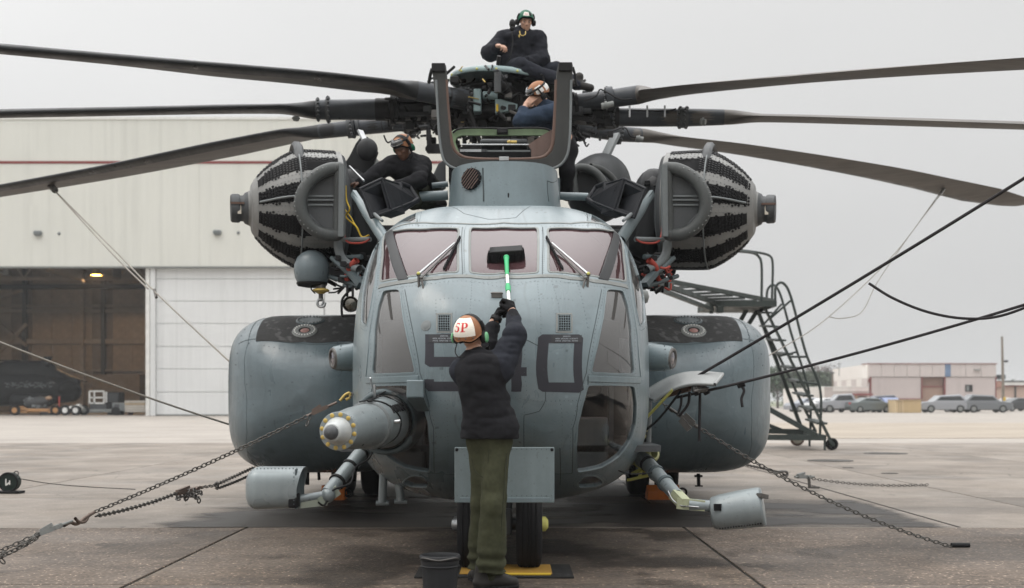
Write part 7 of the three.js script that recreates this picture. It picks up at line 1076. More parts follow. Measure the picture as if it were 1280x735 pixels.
// ---------------------------------------------------------------- bucket, mat under the nose wheels, chocks, ground light
{
  const d = 7.62, x = P(550, 0, d).x, z = -d, h = 0.272, rt = 0.122, rb = 0.10, t = thing('bucket', 'black plastic bucket standing beside the washer\'s boots', 'bucket', v3(x, 0, z));
  put(t, 'body', [lathe(v3(x, 0.001, z), v3(x, 1, z), [[0.001, 0.0], [rb, 0], [rb + 0.004, 0.006], [rt - 0.004, h * 0.8], [rt, h * 0.81], [rt, h - 0.02], [rt - 0.006, h - 0.02], [rt - 0.008, h * 0.8], [rb - 0.004, 0.01], [0.001, 0.01]], 44)], MAT.bucket = paint(0.028, 0.029, 0.031, { rough: 0.5, bump: 0.003 }));
  put(t, 'rim', [lathe(v3(x, h - 0.03, z), v3(x, 1, z), [[rt - 0.004, 0.0], [rt + 0.006, 0.0], [rt + 0.008, 0.02], [rt + 0.004, 0.03], [rt - 0.008, 0.03], [rt - 0.01, 0.0]], 44), lathe(v3(x, h * 0.72, z), v3(x, 1, z), [[rt - 0.006, 0], [rt + 0.003, 0.004], [rt + 0.003, 0.01], [rt - 0.005, 0.014]], 44)], MAT.bucket);
  put(t, 'handle', [tube([v3(x - rt - 0.004, h - 0.03, z), v3(x - 0.1, h - 0.01, z + 0.09), v3(x, h - 0.02, z + rt + 0.012), v3(x + 0.1, h - 0.01, z + 0.09), v3(x + rt + 0.004, h - 0.03, z)], 0.0045, 6)], MAT.darkSteel);
  put(t, 'wash_water', [lathe(v3(x, h * 0.72, z), v3(x, 1, z), [[rt - 0.012, 0], [0.001, 0.001]], 30)], new THREE.MeshStandardMaterial({ color: 0x2a2c2c, roughness: 0.08 }));
}
{
  const t = thing('drip_mat', 'black and yellow rubber mat under the nose wheels', 'mat', v3(HX, 0, -8.7));
  put(t, 'mat', [boxAt(P(520, 0, 8.6).x, P(716, 0, 8.6).x, 0.002, 0.016, -9.05, -8.42, 0.005)], paint(0.022, 0.022, 0.022, { rough: 0.8, bump: 0.006 }));
  put(t, 'yellow_pad', [boxAt(P(575, 0, 8.6).x, P(690, 0, 8.6).x, 0.016, 0.022, -9.0, -8.52, 0.003)], paint(0.34, 0.19, 0.03, { rough: 0.75, bump: 0.004 }));
  put(t, 'yellow_edge', [boxAt(P(625, 0, 8.6).x, P(688, 0, 8.6).x, 0.016, 0.030, -8.5, -8.47, 0.003)], MAT.yellow);
}
{
  const mk = (x0, x1, y0, d, label) => { const a = P(x0, 0, d).x, b = P(x1, 0, d).x, t = thing('wheel_chock', label, 'wheel chock', v3((a + b) / 2, 0, -d - 0.1), null); const s = new THREE.Shape([[0, 0], [0.26, 0], [0.24, 0.05], [0.10, 0.17], [0.05, 0.17], [0.0, 0.10]].map((p) => new THREE.Vector2(...p))); put(t, 'block', [new THREE.ExtrudeGeometry(s, { depth: b - a, bevelEnabled: true, bevelSize: 0.006, bevelThickness: 0.006, bevelSegments: 1 }).rotateY(PI / 2).translate(a, 0.007, -d + 0.0)], MAT.orange); put(t, 'rope_eye', [new THREE.TorusGeometry(0.05, 0.014, 6, 16).translate(b + 0.05, 0.09, -d - 0.06)], MAT.black); };
  mk(810, 849, 0, 15.05, 'orange wheel chock under the belly to the right of the nose wheels'); mk(402, 430, 0, 15.0, 'orange wheel chock under the belly to the left of the nose wheels');
}
{
  const d = 16.1, c = P(12, 604, d), t = thing('ground_light', 'small round dark-green fitting on a flat base standing on the apron at left', 'ground light', v3(c.x, 0, -d));
  put(t, 'base', [boxAt(c.x - 0.17, c.x + 0.17, 0.003, 0.035, -d - 0.1, -d + 0.1, 0.008)], MAT.black);
  put(t, 'drum', [rod(v3(c.x, 0.155, -d - 0.08), v3(c.x, 0.155, -d + 0.05), 0.125, 0.125, 30)], paint(0.02, 0.03, 0.026, { rough: 0.45 }));
  put(t, 'rim', [new THREE.TorusGeometry(0.122, 0.012, 8, 34).translate(c.x, 0.155, -d + 0.05)], MAT.black);
  putEach(t, 'white_mark', [boxAt(c.x - 0.035, c.x - 0.02, 0.11, 0.2, -d + 0.051, -d + 0.056), bar(v3(c.x - 0.02, 0.12, -d + 0.054), v3(c.x + 0.02, 0.15, -d + 0.054), 0.01, 0.02), boxAt(c.x + 0.015, c.x + 0.03, 0.12, 0.18, -d + 0.051, -d + 0.056)], MAT.white);
  put(t, 'eye', [new THREE.TorusGeometry(0.03, 0.008, 6, 14).translate(c.x + 0.09, 0.27, -d)], MAT.darkSteel);
  put(t, 'lead', [tube([v3(c.x + 0.12, 0.2, -d), v3(c.x + 0.45, 0.12, -d - 0.2), v3(c.x + 0.9, 0.06, -d - 0.4), v3(c.x + 1.5, 0.01, -d - 0.6)], 0.006, 5)], MAT.black);
}
// ---------------------------------------------------------------- wheeled work stand
{
  const MS = paint(0.045, 0.055, 0.052, { rough: 0.5 }), t = thing('work_stand', 'dark green wheeled maintenance stand with a ladder and a long raised platform', 'work stand', v3(P(1000, 0, 30.5).x, 0, -31));
  const q = P, R = (a, b, r = 0.04) => rod(a, b, r, r, 8), dn = 29.9, df = 32.2;
  // ladder: two stringers with treads, near and far rails
  const lt = q(954, 381, dn), lb = q(1036, 546, dn), ft = q(942, 381, df), fb = q(1020, 540, df);
  put(t, 'stringer', [bar(lt, lb, 0.12, 0.05)], MS); put(t, 'stringer', [bar(ft, fb, 0.12, 0.05)], MS);
  for (let k = 0; k < 9; k++) { const u = 0.06 + k * 0.105, a = lt.clone().lerp(lb, u), b = ft.clone().lerp(fb, u); put(t, 'tread', [bar(a, b, 0.26, 0.045)], MS); }
  for (const [pts, d2, st] of [[[[969, 376], [970, 358], [976, 353], [983, 358], [1008, 443], [1025, 486], [1025, 545]], dn, [[[988, 376], [963, 398]], [[1009, 446], [986, 446]], [[1022, 480], [1002, 478]]]], [[[958, 376], [960, 361], [966, 356], [972, 361], [990, 420], [1012, 494], [1013, 540]], df, [[[977, 380], [955, 405]], [[996, 440], [975, 445]]]]])
    put(t, 'handrail', [tube(pts.map(([x, y]) => q(x, y, d2)), 0.034, 8, 80), ...st.map(([a, b]) => R(q(...a, d2), q(...b, d2), 0.028))], MS);
  // legs and base
  const b0 = q(962, 540, 33), b1 = q(1030, 547, dn), b2 = q(880, 540, dn), b3 = q(880, 541, 33.5);
  putEach(t, 'base_frame', [bar(q(870, 546, dn + 0.4), b1, 0.12, 0.14), bar(q(870, 537, 33), fb, 0.12, 0.14), bar(q(1000, 540, 33), b1, 0.12, 0.12)], MS);
  put(t, 'brace', [bar(q(905, 480, 31), q(1020, 544, dn), 0.12, 0.12)], MS); put(t, 'brace', [bar(q(905, 510, 32.5), q(990, 543, 32.5), 0.1, 0.1)], MS);
  put(t, 'leg', [bar(q(945, 382, df), q(1002, 536, df), 0.09, 0.09)], MS); put(t, 'leg', [bar(q(935, 384, 31), q(915, 420, 31), 0.1, 0.1)], MS); put(t, 'leg', [bar(q(948, 386, 31), q(920, 430, 31), 0.1, 0.1)], MS);
  putEach(t, 'jack', [R(q(1012, 540, 30.5), q(1012, 558, 30.5), 0.03), R(q(1031, 548, 29.9), q(1031, 563, 29.9), 0.03)], MS);
  for (const [x, y, d, m] of [[1040, 555, 29.9, MAT.rubber], [996.5, 548, 32.8, MAT.sealGrey]]) {
    const c = q(x, y, d), r0 = c.y, w = put(t, 'wheel', [new THREE.TorusGeometry(r0 - 0.045, 0.045, 10, 30).translate(c.x, c.y, c.z)], m === MAT.rubber ? MAT.rubber : MAT.brown);
    put(w, 'rim', m === MAT.rubber ? [new THREE.TorusGeometry(r0 - 0.09, 0.018, 8, 26).translate(c.x, c.y, c.z), ...Array.from({ length: 5 }, (_, k) => { const a = k / 5 * 2 * PI + 0.3; return rod(c, c.clone().add(v3(Math.cos(a) * (r0 - 0.09), Math.sin(a) * (r0 - 0.09), 0)), 0.022, 0.018, 7); }), rod(c.clone().add(v3(0, 0, -0.06)), c.clone().add(v3(0, 0, 0.06)), 0.06)] : [rod(c.clone().add(v3(0, 0, -0.04)), c.clone().add(v3(0, 0, 0.04)), r0 - 0.06, r0 - 0.06, 26)], m === MAT.rubber ? MS : paint(0.36, 0.34, 0.28, { rough: 0.7 }));
    put(w, 'fork', [bar(c.clone().add(v3(-0.02, 0, 0.08)), c.clone().add(v3(-0.1, r0 * 1.1, 0.08)), 0.03, 0.08)], MS);
  }
  // raised platform reaching in over the sponson
  const p0 = q(970, 377, 30.2), p1 = q(886, 377, 29.2), n0 = q(886, 377, 29.0), n1 = q(812, 350, 24.4), g0 = q(878, 366, 31.2), g1 = q(814, 347.5, 26.2);
  put(t, 'platform', [boxAt(q(889, 0, 29.6).x, q(971, 0, 29.6).x, q(0, 383, 29.6).y, q(0, 376, 29.6).y, -31.8, -29.6)], MS);
  put(t, 'gantry_beam', [bar(q(892, 378, 29.6), n1, 0.09, 0.10)], MS); put(t, 'gantry_beam', [bar(q(968, 376.5, 31.8), g1, 0.09, 0.10)], MS);
  put(t, 'gantry_lower_beam', [bar(q(890, 387, 29.6), q(815, 358, 24.6), 0.09, 0.09)], MS);
  for (let k = 0; k < 8; k++) { const u = k / 7.5; put(t, 'cross_member', [bar(q(892, 377, 29.6).lerp(n1, u), q(945, 376, 31.8).lerp(g1, u), 0.05, 0.06)], MS); }
  putEach(t, 'gantry_strut', [R(q(889, 380, 29.6), q(889, 392, 29.6), 0.05), boxAt(q(896, 0, 29.5).x, q(905, 0, 29.5).x, q(0, 391, 29.5).y, q(0, 381, 29.5).y, -29.7, -29.5, 0.03)], MS);
  putEach(t, 'guard_rail', [tube([q(952, 378, 29.8), q(951, 325, 29.8), q(948, 320, 29.8), q(915, 313, 28)], 0.033, 8, 30), tube([q(965, 376, 31.8), q(964.5, 322, 31.8), q(961, 319, 31.8), q(915, 311, 31)], 0.033, 8, 30)], MS);
}
// ---------------------------------------------------------------- the hangar on the left
const hangarTex = tex(512, 512, (u, v) => { const s = fbm(u * 60, v * 2, 4, 60, 2, 701), a = fbm(u * 5, v * 5, 4, 5, 5, 703), st = sstep(0.6, 0.8, fbm(u * 30, v * 1.5, 3, 30, 1, 705)); let k = 0.96 + 0.10 * (s - 0.5) + 0.07 * (a - 0.5) - 0.05 * st; return [k, k, k * 0.985]; });
const wallMat = new THREE.MeshStandardMaterial({ map: rep(hangarTex, 0.12), roughness: 0.8 }); wallMat.color.setRGB(0.655, 0.655, 0.615);
const whiteDoor = new THREE.MeshStandardMaterial({ map: rep(hangarTex, 0.2), roughness: 0.7 }); whiteDoor.color.setRGB(0.70, 0.71, 0.72);
{
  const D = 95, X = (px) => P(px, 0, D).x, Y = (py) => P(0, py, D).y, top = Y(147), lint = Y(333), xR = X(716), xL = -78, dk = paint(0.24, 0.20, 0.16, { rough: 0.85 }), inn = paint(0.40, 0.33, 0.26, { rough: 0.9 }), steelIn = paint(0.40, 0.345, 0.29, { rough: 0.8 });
  const h = thing('hangar', 'large pale aircraft hangar with a dark red stripe and one door slid open', 'hangar', v3(X(360), 0, -D));
  // panels of the facade
  for (let k = 0; k < 14; k++) { const a = mix(xL, xR, k / 14), b = mix(xL, xR, (k + 1) / 14); put(h, 'wall_panel', [boxAt(a + 0.004, b - 0.004, lint, top - 0.15, -D - 0.4, -D + 0.004 * (k % 3))], wallMat); }
  put(h, 'wall_core', [boxAt(xL, xR, lint + 0.05, top - 0.2, -D - 0.6, -D - 0.1)], wallMat);
  put(h, 'red_stripe', [boxAt(xL, xR + 0.02, Y(204.6), Y(201.4), -D - 0.1, -D + 0.04)], paint(0.20, 0.035, 0.035, { rough: 0.7 }));
  put(h, 'parapet_cap', [boxAt(xL, xR + 0.1, top - 0.15, top + 0.05, -D - 0.7, -D + 0.08)], MAT.white);
  put(h, 'lintel', [boxAt(xL, xR, lint - 0.12, lint, -D - 0.6, -D + 0.1)], MAT.sealGrey);
  put(h, 'side_wall', [boxAt(xR - 0.4, xR, 0, top, -D - 45, -D - 0.65)], wallMat);
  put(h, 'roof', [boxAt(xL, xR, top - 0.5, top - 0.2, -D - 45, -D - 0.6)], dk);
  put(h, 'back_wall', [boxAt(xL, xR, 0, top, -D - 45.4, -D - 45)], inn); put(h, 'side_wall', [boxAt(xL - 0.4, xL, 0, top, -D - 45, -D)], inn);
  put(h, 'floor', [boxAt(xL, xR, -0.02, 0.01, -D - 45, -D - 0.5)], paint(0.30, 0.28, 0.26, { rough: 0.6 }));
  // the closed sliding doors: plank courses on a frame
  const x0 = X(183);
  put(h, 'door_post', [boxAt(X(181), X(186), 0, lint, -D - 0.5, -D - 0.2)], MAT.white); put(h, 'door_post', [boxAt(X(187), X(193), 0, lint, -D - 0.52, -D - 0.16)], whiteDoor);
  const ys = [519.6, 490, 461, 433, 404, 376, 348, 333].map(Y); for (const [a, b] of [[193, 404], [404.5, 560], [560.5, 716]]) { const leaf = put(h, 'sliding_door', [boxAt(X(a), X(b), 0.05, lint, -D - 0.7, -D - 0.55)], whiteDoor); for (let k = 0; k + 1 < ys.length; k++) put(leaf, 'panel', [boxAt(X(a) + 0.03, X(b) - 0.03, Math.max(0.08, ys[k]) + 0.025, ys[k + 1] - 0.015, -D - 0.6, -D - 0.42 + 0.01 * (k % 2))], whiteDoor); put(leaf, 'door_rail', [boxAt(X(a), X(b), 0.02, 0.12, -D - 0.7, -D - 0.38)], MAT.sealGrey); }
  for (const [px, py] of [[48, 292], [272, 291]]) { const c = P(px, py, D), l = put(h, 'wall_lamp', [boxAt(c.x - 0.32, c.x + 0.32, c.y - 0.14, c.y + 0.2, -D, -D + 0.3, 0.1)], MAT.greyPart); put(l, 'lamp_glass', [boxAt(c.x - 0.22, c.x + 0.22, c.y - 0.22, c.y - 0.14, -D + 0.05, -D + 0.26, 0.03)], MAT.sealGrey); put(h, 'wall_vent', [ball(P(px + 26, py, D).add(v3(0, 0, 0.02)), 0.13, 1, 1, 0.4, 10)], MAT.greyPart); }
  // steelwork inside
  const DI = 139.5, xi = (px) => P(px, 0, DI).x, yi = (py) => P(0, py, DI).y;
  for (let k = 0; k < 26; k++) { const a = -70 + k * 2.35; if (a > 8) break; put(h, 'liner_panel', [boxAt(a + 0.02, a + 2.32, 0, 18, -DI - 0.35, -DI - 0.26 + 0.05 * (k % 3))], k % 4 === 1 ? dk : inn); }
  for (const px of [-140, -40, 33, 105, 131, 185]) put(h, 'column', [boxAt(xi(px - 2.2), xi(px + 2.2), 0, yi(300), -DI, -DI + 0.8)], px === 33 || px === 131 ? MAT.gunmetal : steelIn);
  for (const [y0, y1] of [[424, 430], [381, 384], [387, 391], [462, 464], [478, 481], [346, 349]]) put(h, 'girt', [boxAt(xi(-200), xi(200), yi(y1), yi(y0), -DI - 0.1, -DI + 0.5)], steelIn);
  put(h, 'crane_beam', [boxAt(P(-200, 0, 130).x, P(200, 0, 130).x, P(0, 361, 130).y, P(0, 355, 130).y, -130.6, -130)], MAT.blackMatte);
  put(h, 'truss_chord', [boxAt(P(-200, 0, 125).x, P(200, 0, 125).x, P(0, 350, 125).y, P(0, 347, 125).y, -125.4, -125)], steelIn);
  for (let k = 0; k < 12; k++) { const a = P(-150 + k * 30, 348, 125), b = P(-135 + k * 30, 326, 125), c = P(-120 + k * 30, 348, 125); put(h, 'truss_web', [bar(a, b, 0.15, 0.15)], steelIn); put(h, 'truss_web', [bar(b, c, 0.15, 0.15)], steelIn); }
  for (const [a, b] of [[[-40, 480], [33, 405]], [[-60, 392], [28, 363]], [[-10, 398], [33, 432]]]) put(h, 'wind_brace', [bar(P(a[0], a[1], 138.6), P(b[0], b[1], 138.6), 0.35, 0.35)], steelIn);
  put(h, 'duct', [rod(P(60, 333, 118), P(106, 345, 118), 0.6), boxAt(P(92, 0, 118).x, P(140, 0, 118).x, P(0, 346, 118).y, P(0, 330, 118).y, -121, -118.3, 0.2)], dk);
  put(h, 'heater', [boxAt(P(3, 0, 112).x, P(10, 0, 112).x, P(0, 344, 112).y, P(0, 335.5, 112).y, -113, -112, 0.1), rod(P(-5, 340, 112.5), P(3, 340, 112.5), 0.12)], MAT.sealGrey);
  put(h, 'office_block', [boxAt(xi(130), xi(188), 0, yi(469), -DI + 0.6, -DI + 4)], dk);
  // a lit lamp below the duct
  const lc = P(120.5, 339, 116), glow = new THREE.MeshStandardMaterial({ color: 0x5a3b10 }); glow.emissive.setRGB(1, 0.55, 0.14); glow.emissiveIntensity = 0.9;
  const lp = put(h, 'high_bay_lamp', [lathe(lc.clone().add(v3(0, 0.62, 0)), lc.clone().add(v3(0, -1, 0)), [[0.1, 0], [0.14, 0.02], [0.5, 1.0], [0.48, 1.0], [0.12, 0.05]], 24)], MAT.brass); put(lp, 'bulb', [ball(lc.clone().add(v3(0, 0.1, 0)), 0.22)], glow);
  const pl = new THREE.PointLight(0xffd2a0, 230, 0, 2); pl.position.copy(lc).add(v3(0, -0.3, 0.3)); pl.castShadow = true; scene.add(pl);
}
{ // dark helicopter parked inside
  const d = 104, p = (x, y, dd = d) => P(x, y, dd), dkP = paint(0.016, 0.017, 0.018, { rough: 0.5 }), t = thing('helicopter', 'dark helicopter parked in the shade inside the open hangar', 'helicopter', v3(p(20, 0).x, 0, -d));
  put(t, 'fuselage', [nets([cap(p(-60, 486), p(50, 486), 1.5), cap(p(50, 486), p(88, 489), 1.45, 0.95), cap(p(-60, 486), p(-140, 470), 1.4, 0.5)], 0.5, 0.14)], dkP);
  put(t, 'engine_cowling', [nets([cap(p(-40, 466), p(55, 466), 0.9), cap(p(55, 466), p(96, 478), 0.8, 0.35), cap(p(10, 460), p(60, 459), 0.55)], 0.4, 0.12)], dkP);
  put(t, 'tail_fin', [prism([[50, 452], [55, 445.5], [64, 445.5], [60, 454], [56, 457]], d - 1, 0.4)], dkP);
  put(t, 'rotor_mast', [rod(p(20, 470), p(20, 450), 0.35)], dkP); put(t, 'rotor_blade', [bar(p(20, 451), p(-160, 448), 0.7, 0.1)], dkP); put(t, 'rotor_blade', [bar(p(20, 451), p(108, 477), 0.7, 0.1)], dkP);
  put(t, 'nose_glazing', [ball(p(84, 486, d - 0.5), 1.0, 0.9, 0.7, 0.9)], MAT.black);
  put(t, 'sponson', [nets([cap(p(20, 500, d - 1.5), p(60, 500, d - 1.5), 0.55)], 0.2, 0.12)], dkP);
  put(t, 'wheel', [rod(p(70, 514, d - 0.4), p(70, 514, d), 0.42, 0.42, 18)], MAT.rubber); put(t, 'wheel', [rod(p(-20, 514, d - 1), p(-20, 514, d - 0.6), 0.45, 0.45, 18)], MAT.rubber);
  const r = rng(8), bits = []; for (let k = 0; k < 60; k++) { const c = p(8 + 60 * r(), 478 + 6 * r(), d - 1.9 + 0.3 * r()); bits.push(rod(c, c.clone().add(v3((r() - 0.5) * 0.7, (r() - 0.5) * 0.3, 0.1)), 0.04, 0.04, 5)); }
  put(t, 'folded_gear', bits, MAT.greyPart).userData.kind = 'stuff';
}
function cart(name, label, x0, x1, yTop, d, mat, o = {}) {
  const gy = HY + CH * F / d, p = (x, y, dd = d) => P(x, y, dd), t = thing(name, label, o.cat ?? 'cart', v3(p((x0 + x1) / 2, 0).x, 0, -d));
  put(t, 'deck', [boxAt(p(x0, 0).x, p(x1, 0).x, p(0, o.y1 ?? 515).y, p(0, o.y0 ?? 511).y, -d - 1.6, -d, 0.08)], mat);
  for (const x of [x0 + 6, x1 - 5]) { const R = 0.42, w = put(t, 'wheel', [rod(v3(p(x, 0).x, R, -d - 0.1), v3(p(x, 0).x, R, -d + 0.15), R, R, 20)], MAT.rubber); put(w, 'hub', [rod(v3(p(x, 0).x, R, -d + 0.1), v3(p(x, 0).x, R, -d + 0.18), 0.22, 0.22, 14)], o.hub ?? mat); }
  return t;
}
{
  const d = 97.5, p = (x, y, dd = d) => P(x, y, dd), og = paint(0.42, 0.22, 0.09, { rough: 0.6 });
  const t = cart('tow_tractor', 'low orange and tan tow tractor just inside the hangar opening', 13, 75, 509, d, og, { cat: 'tractor' });
  put(t, 'front_end', [prism([[13, 515], [14, 509], [19, 507.5], [26, 511], [34, 513], [34, 516]], d, 1.5)], og); put(t, 'rear_end', [prism([[60, 516], [60, 511], [70, 509], [74, 510], [75, 516]], d, 1.5)], og);
  put(t, 'flag_post', [rod(p(74, 511), p(74, 495.5), 0.07)], MAT.red); put(t, 'tool_tray', [boxAt(p(33, 0).x, p(48, 0).x, p(0, 522).y, p(0, 519.5).y, -d, -d + 0.6, 0.03)], MAT.yellow);
  const e = thing('engine_on_stand', 'bare grey engine on a stand in front of the dark helicopter in the hangar', 'engine', v3(p(45, 0).x, 0, -d - 2.4)), r = rng(3), m = [];
  for (let k = 0; k < 60; k++) { const c = p(33 + 24 * r(), 499 + 12 * r(), d + 2 + r()); m.push(r() < 0.5 ? rod(c, c.clone().add(v3((r() - 0.5) * 1.2, (r() - 0.5) * 0.5, 0)), 0.06 + 0.05 * r(), undefined, 7) : ball(c, 0.12 + 0.14 * r(), 1, 1, 1, 8)); }
  put(e, 'engine_block', [lathe(p(32, 504, d + 2.4), p(62, 501, d + 2.4), [[0.2, 0], [0.45, 0.1], [0.4, 0.8], [0.5, 1.2], [0.35, 1.7], [0.2, 2.0]], 20)], MAT.gunmetal); put(e, 'pipework', m, MAT.greyPart).userData.kind = 'stuff'; put(e, 'stand', [boxAt(p(36, 0).x, p(56, 0).x, 0.02, p(0, 510).y, -d - 2.8, -d - 2.2, 0.05)], MAT.gunmetal); put(e, 'intake_cover', [ball(p(61, 497.5, d + 2), 0.24, 1.2, 0.7, 1)], paint(0.45, 0.30, 0.2));
  const t2 = cart('tow_cart', 'white and grey towing dolly behind the orange tractor in the hangar', 76, 100, 507, d, MAT.white, { hub: MAT.white, y0: 508, y1: 513 }); put(t2, 'tow_bar', [bar(p(76, 513), p(100, 506), 0.3, 0.2)], MAT.white); put(t2, 'tilted_deck', [prism([[80, 511], [96, 506], [98, 509], [98, 514], [84, 514]], d, 1.2)], MAT.white);
  const t3 = cart('flat_trailer', 'long low grey trailer in the hangar opening beside the crate', 99, 152, 511, d + 1, MAT.sealGrey, { y0: 511.5, y1: 516 }); put(t3, 'drawbar', [bar(p(95, 515, d + 1), p(102, 514, d + 1), 0.2, 0.15)], MAT.greyPart);
  const c = thing('access_cage', 'small white railed cage on the trailer in the hangar', 'cage', v3(p(121, 0, d + 1.6).x, P(0, 505, d + 1.6).y, -d - 1.6)); const x0 = 112, x1 = 130, dd = d + 1.4; put(c, 'frame', [[x0, 489, x1, 489], [x0, 497, x1, 497], [x0, 504, x1, 504], [x0, 489, x0, 505], [x1, 489, x1, 505], [118, 489, 118, 505], [x1 + 3, 490, x1 + 3, 503]].map(([a, b, e2, f]) => bar(P(a, b, dd), P(e2, f, dd), 0.12, 0.12)), MAT.white); put(c, 'base', [boxAt(P(x0, 0, dd).x, P(x1 + 3, 0, dd).x, P(0, 512, dd).y, P(0, 503, dd).y, -dd - 1.2, -dd)], MAT.gunmetal);
  const k = thing('equipment_cabinet', 'dark square cabinet standing behind the railed cage in the hangar', 'cabinet', v3(p(141, 0, d + 4).x, 0, -d - 4)); put(k, 'body', [boxAt(P(134, 0, d + 3).x, P(149, 0, d + 3).x, 0.02, P(0, 490, d + 3).y, -d - 4.4, -d - 3, 0.05)], MAT.black); put(k, 'door', [boxAt(P(135.5, 0, d + 3).x, P(147.5, 0, d + 3).x, 0.2, P(0, 491.5, d + 3).y, -d - 3.02, -d - 2.96)], MAT.gunmetal);
  const g = thing('ground_power_unit', 'grey boxy power unit on wheels between the trailer and the white crate', 'power unit', v3(p(146, 0, d).x, 0, -d)); put(g, 'body', [boxAt(p(140, 0).x, p(156, 0).x, p(0, 514).y, p(0, 503.5).y, -d - 1.4, -d, 0.1)], MAT.greyPart); put(g, 'panel', [boxAt(p(143, 0).x, p(149, 0).x, p(0, 511).y, p(0, 505).y, -d - 0.02, -d + 0.03)], MAT.gunmetal); put(g, 'wheel', [rod(v3(p(145, 0).x, 0.35, -d - 0.1), v3(p(145, 0).x, 0.35, -d + 0.12), 0.35, 0.35, 16)], MAT.rubber);
  const w = thing('crate', 'white and rusty slatted crate at the edge of the hangar opening', 'crate', v3(p(168, 0).x, 0, -d)); put(w, 'body', [boxAt(p(156.5, 0).x, p(181, 0).x, 0.25, p(0, 501).y, -d - 1.5, -d - 0.05)], MAT.brown); for (let i = 0; i < 5; i++) put(w, 'slat', [boxAt(p(156, 0).x, p(181.5, 0).x, 0.28 + i * 0.19, 0.28 + i * 0.19 + 0.165, -d - 0.05, -d + 0.01)], i === 3 ? paint(0.42, 0.33, 0.22) : MAT.white2 ??= paint(0.5, 0.47, 0.42)); put(w, 'skid', [boxAt(p(158, 0).x, p(160, 0).x, 0.01, 0.25, -d - 1.4, -d)], MAT.brown);
}
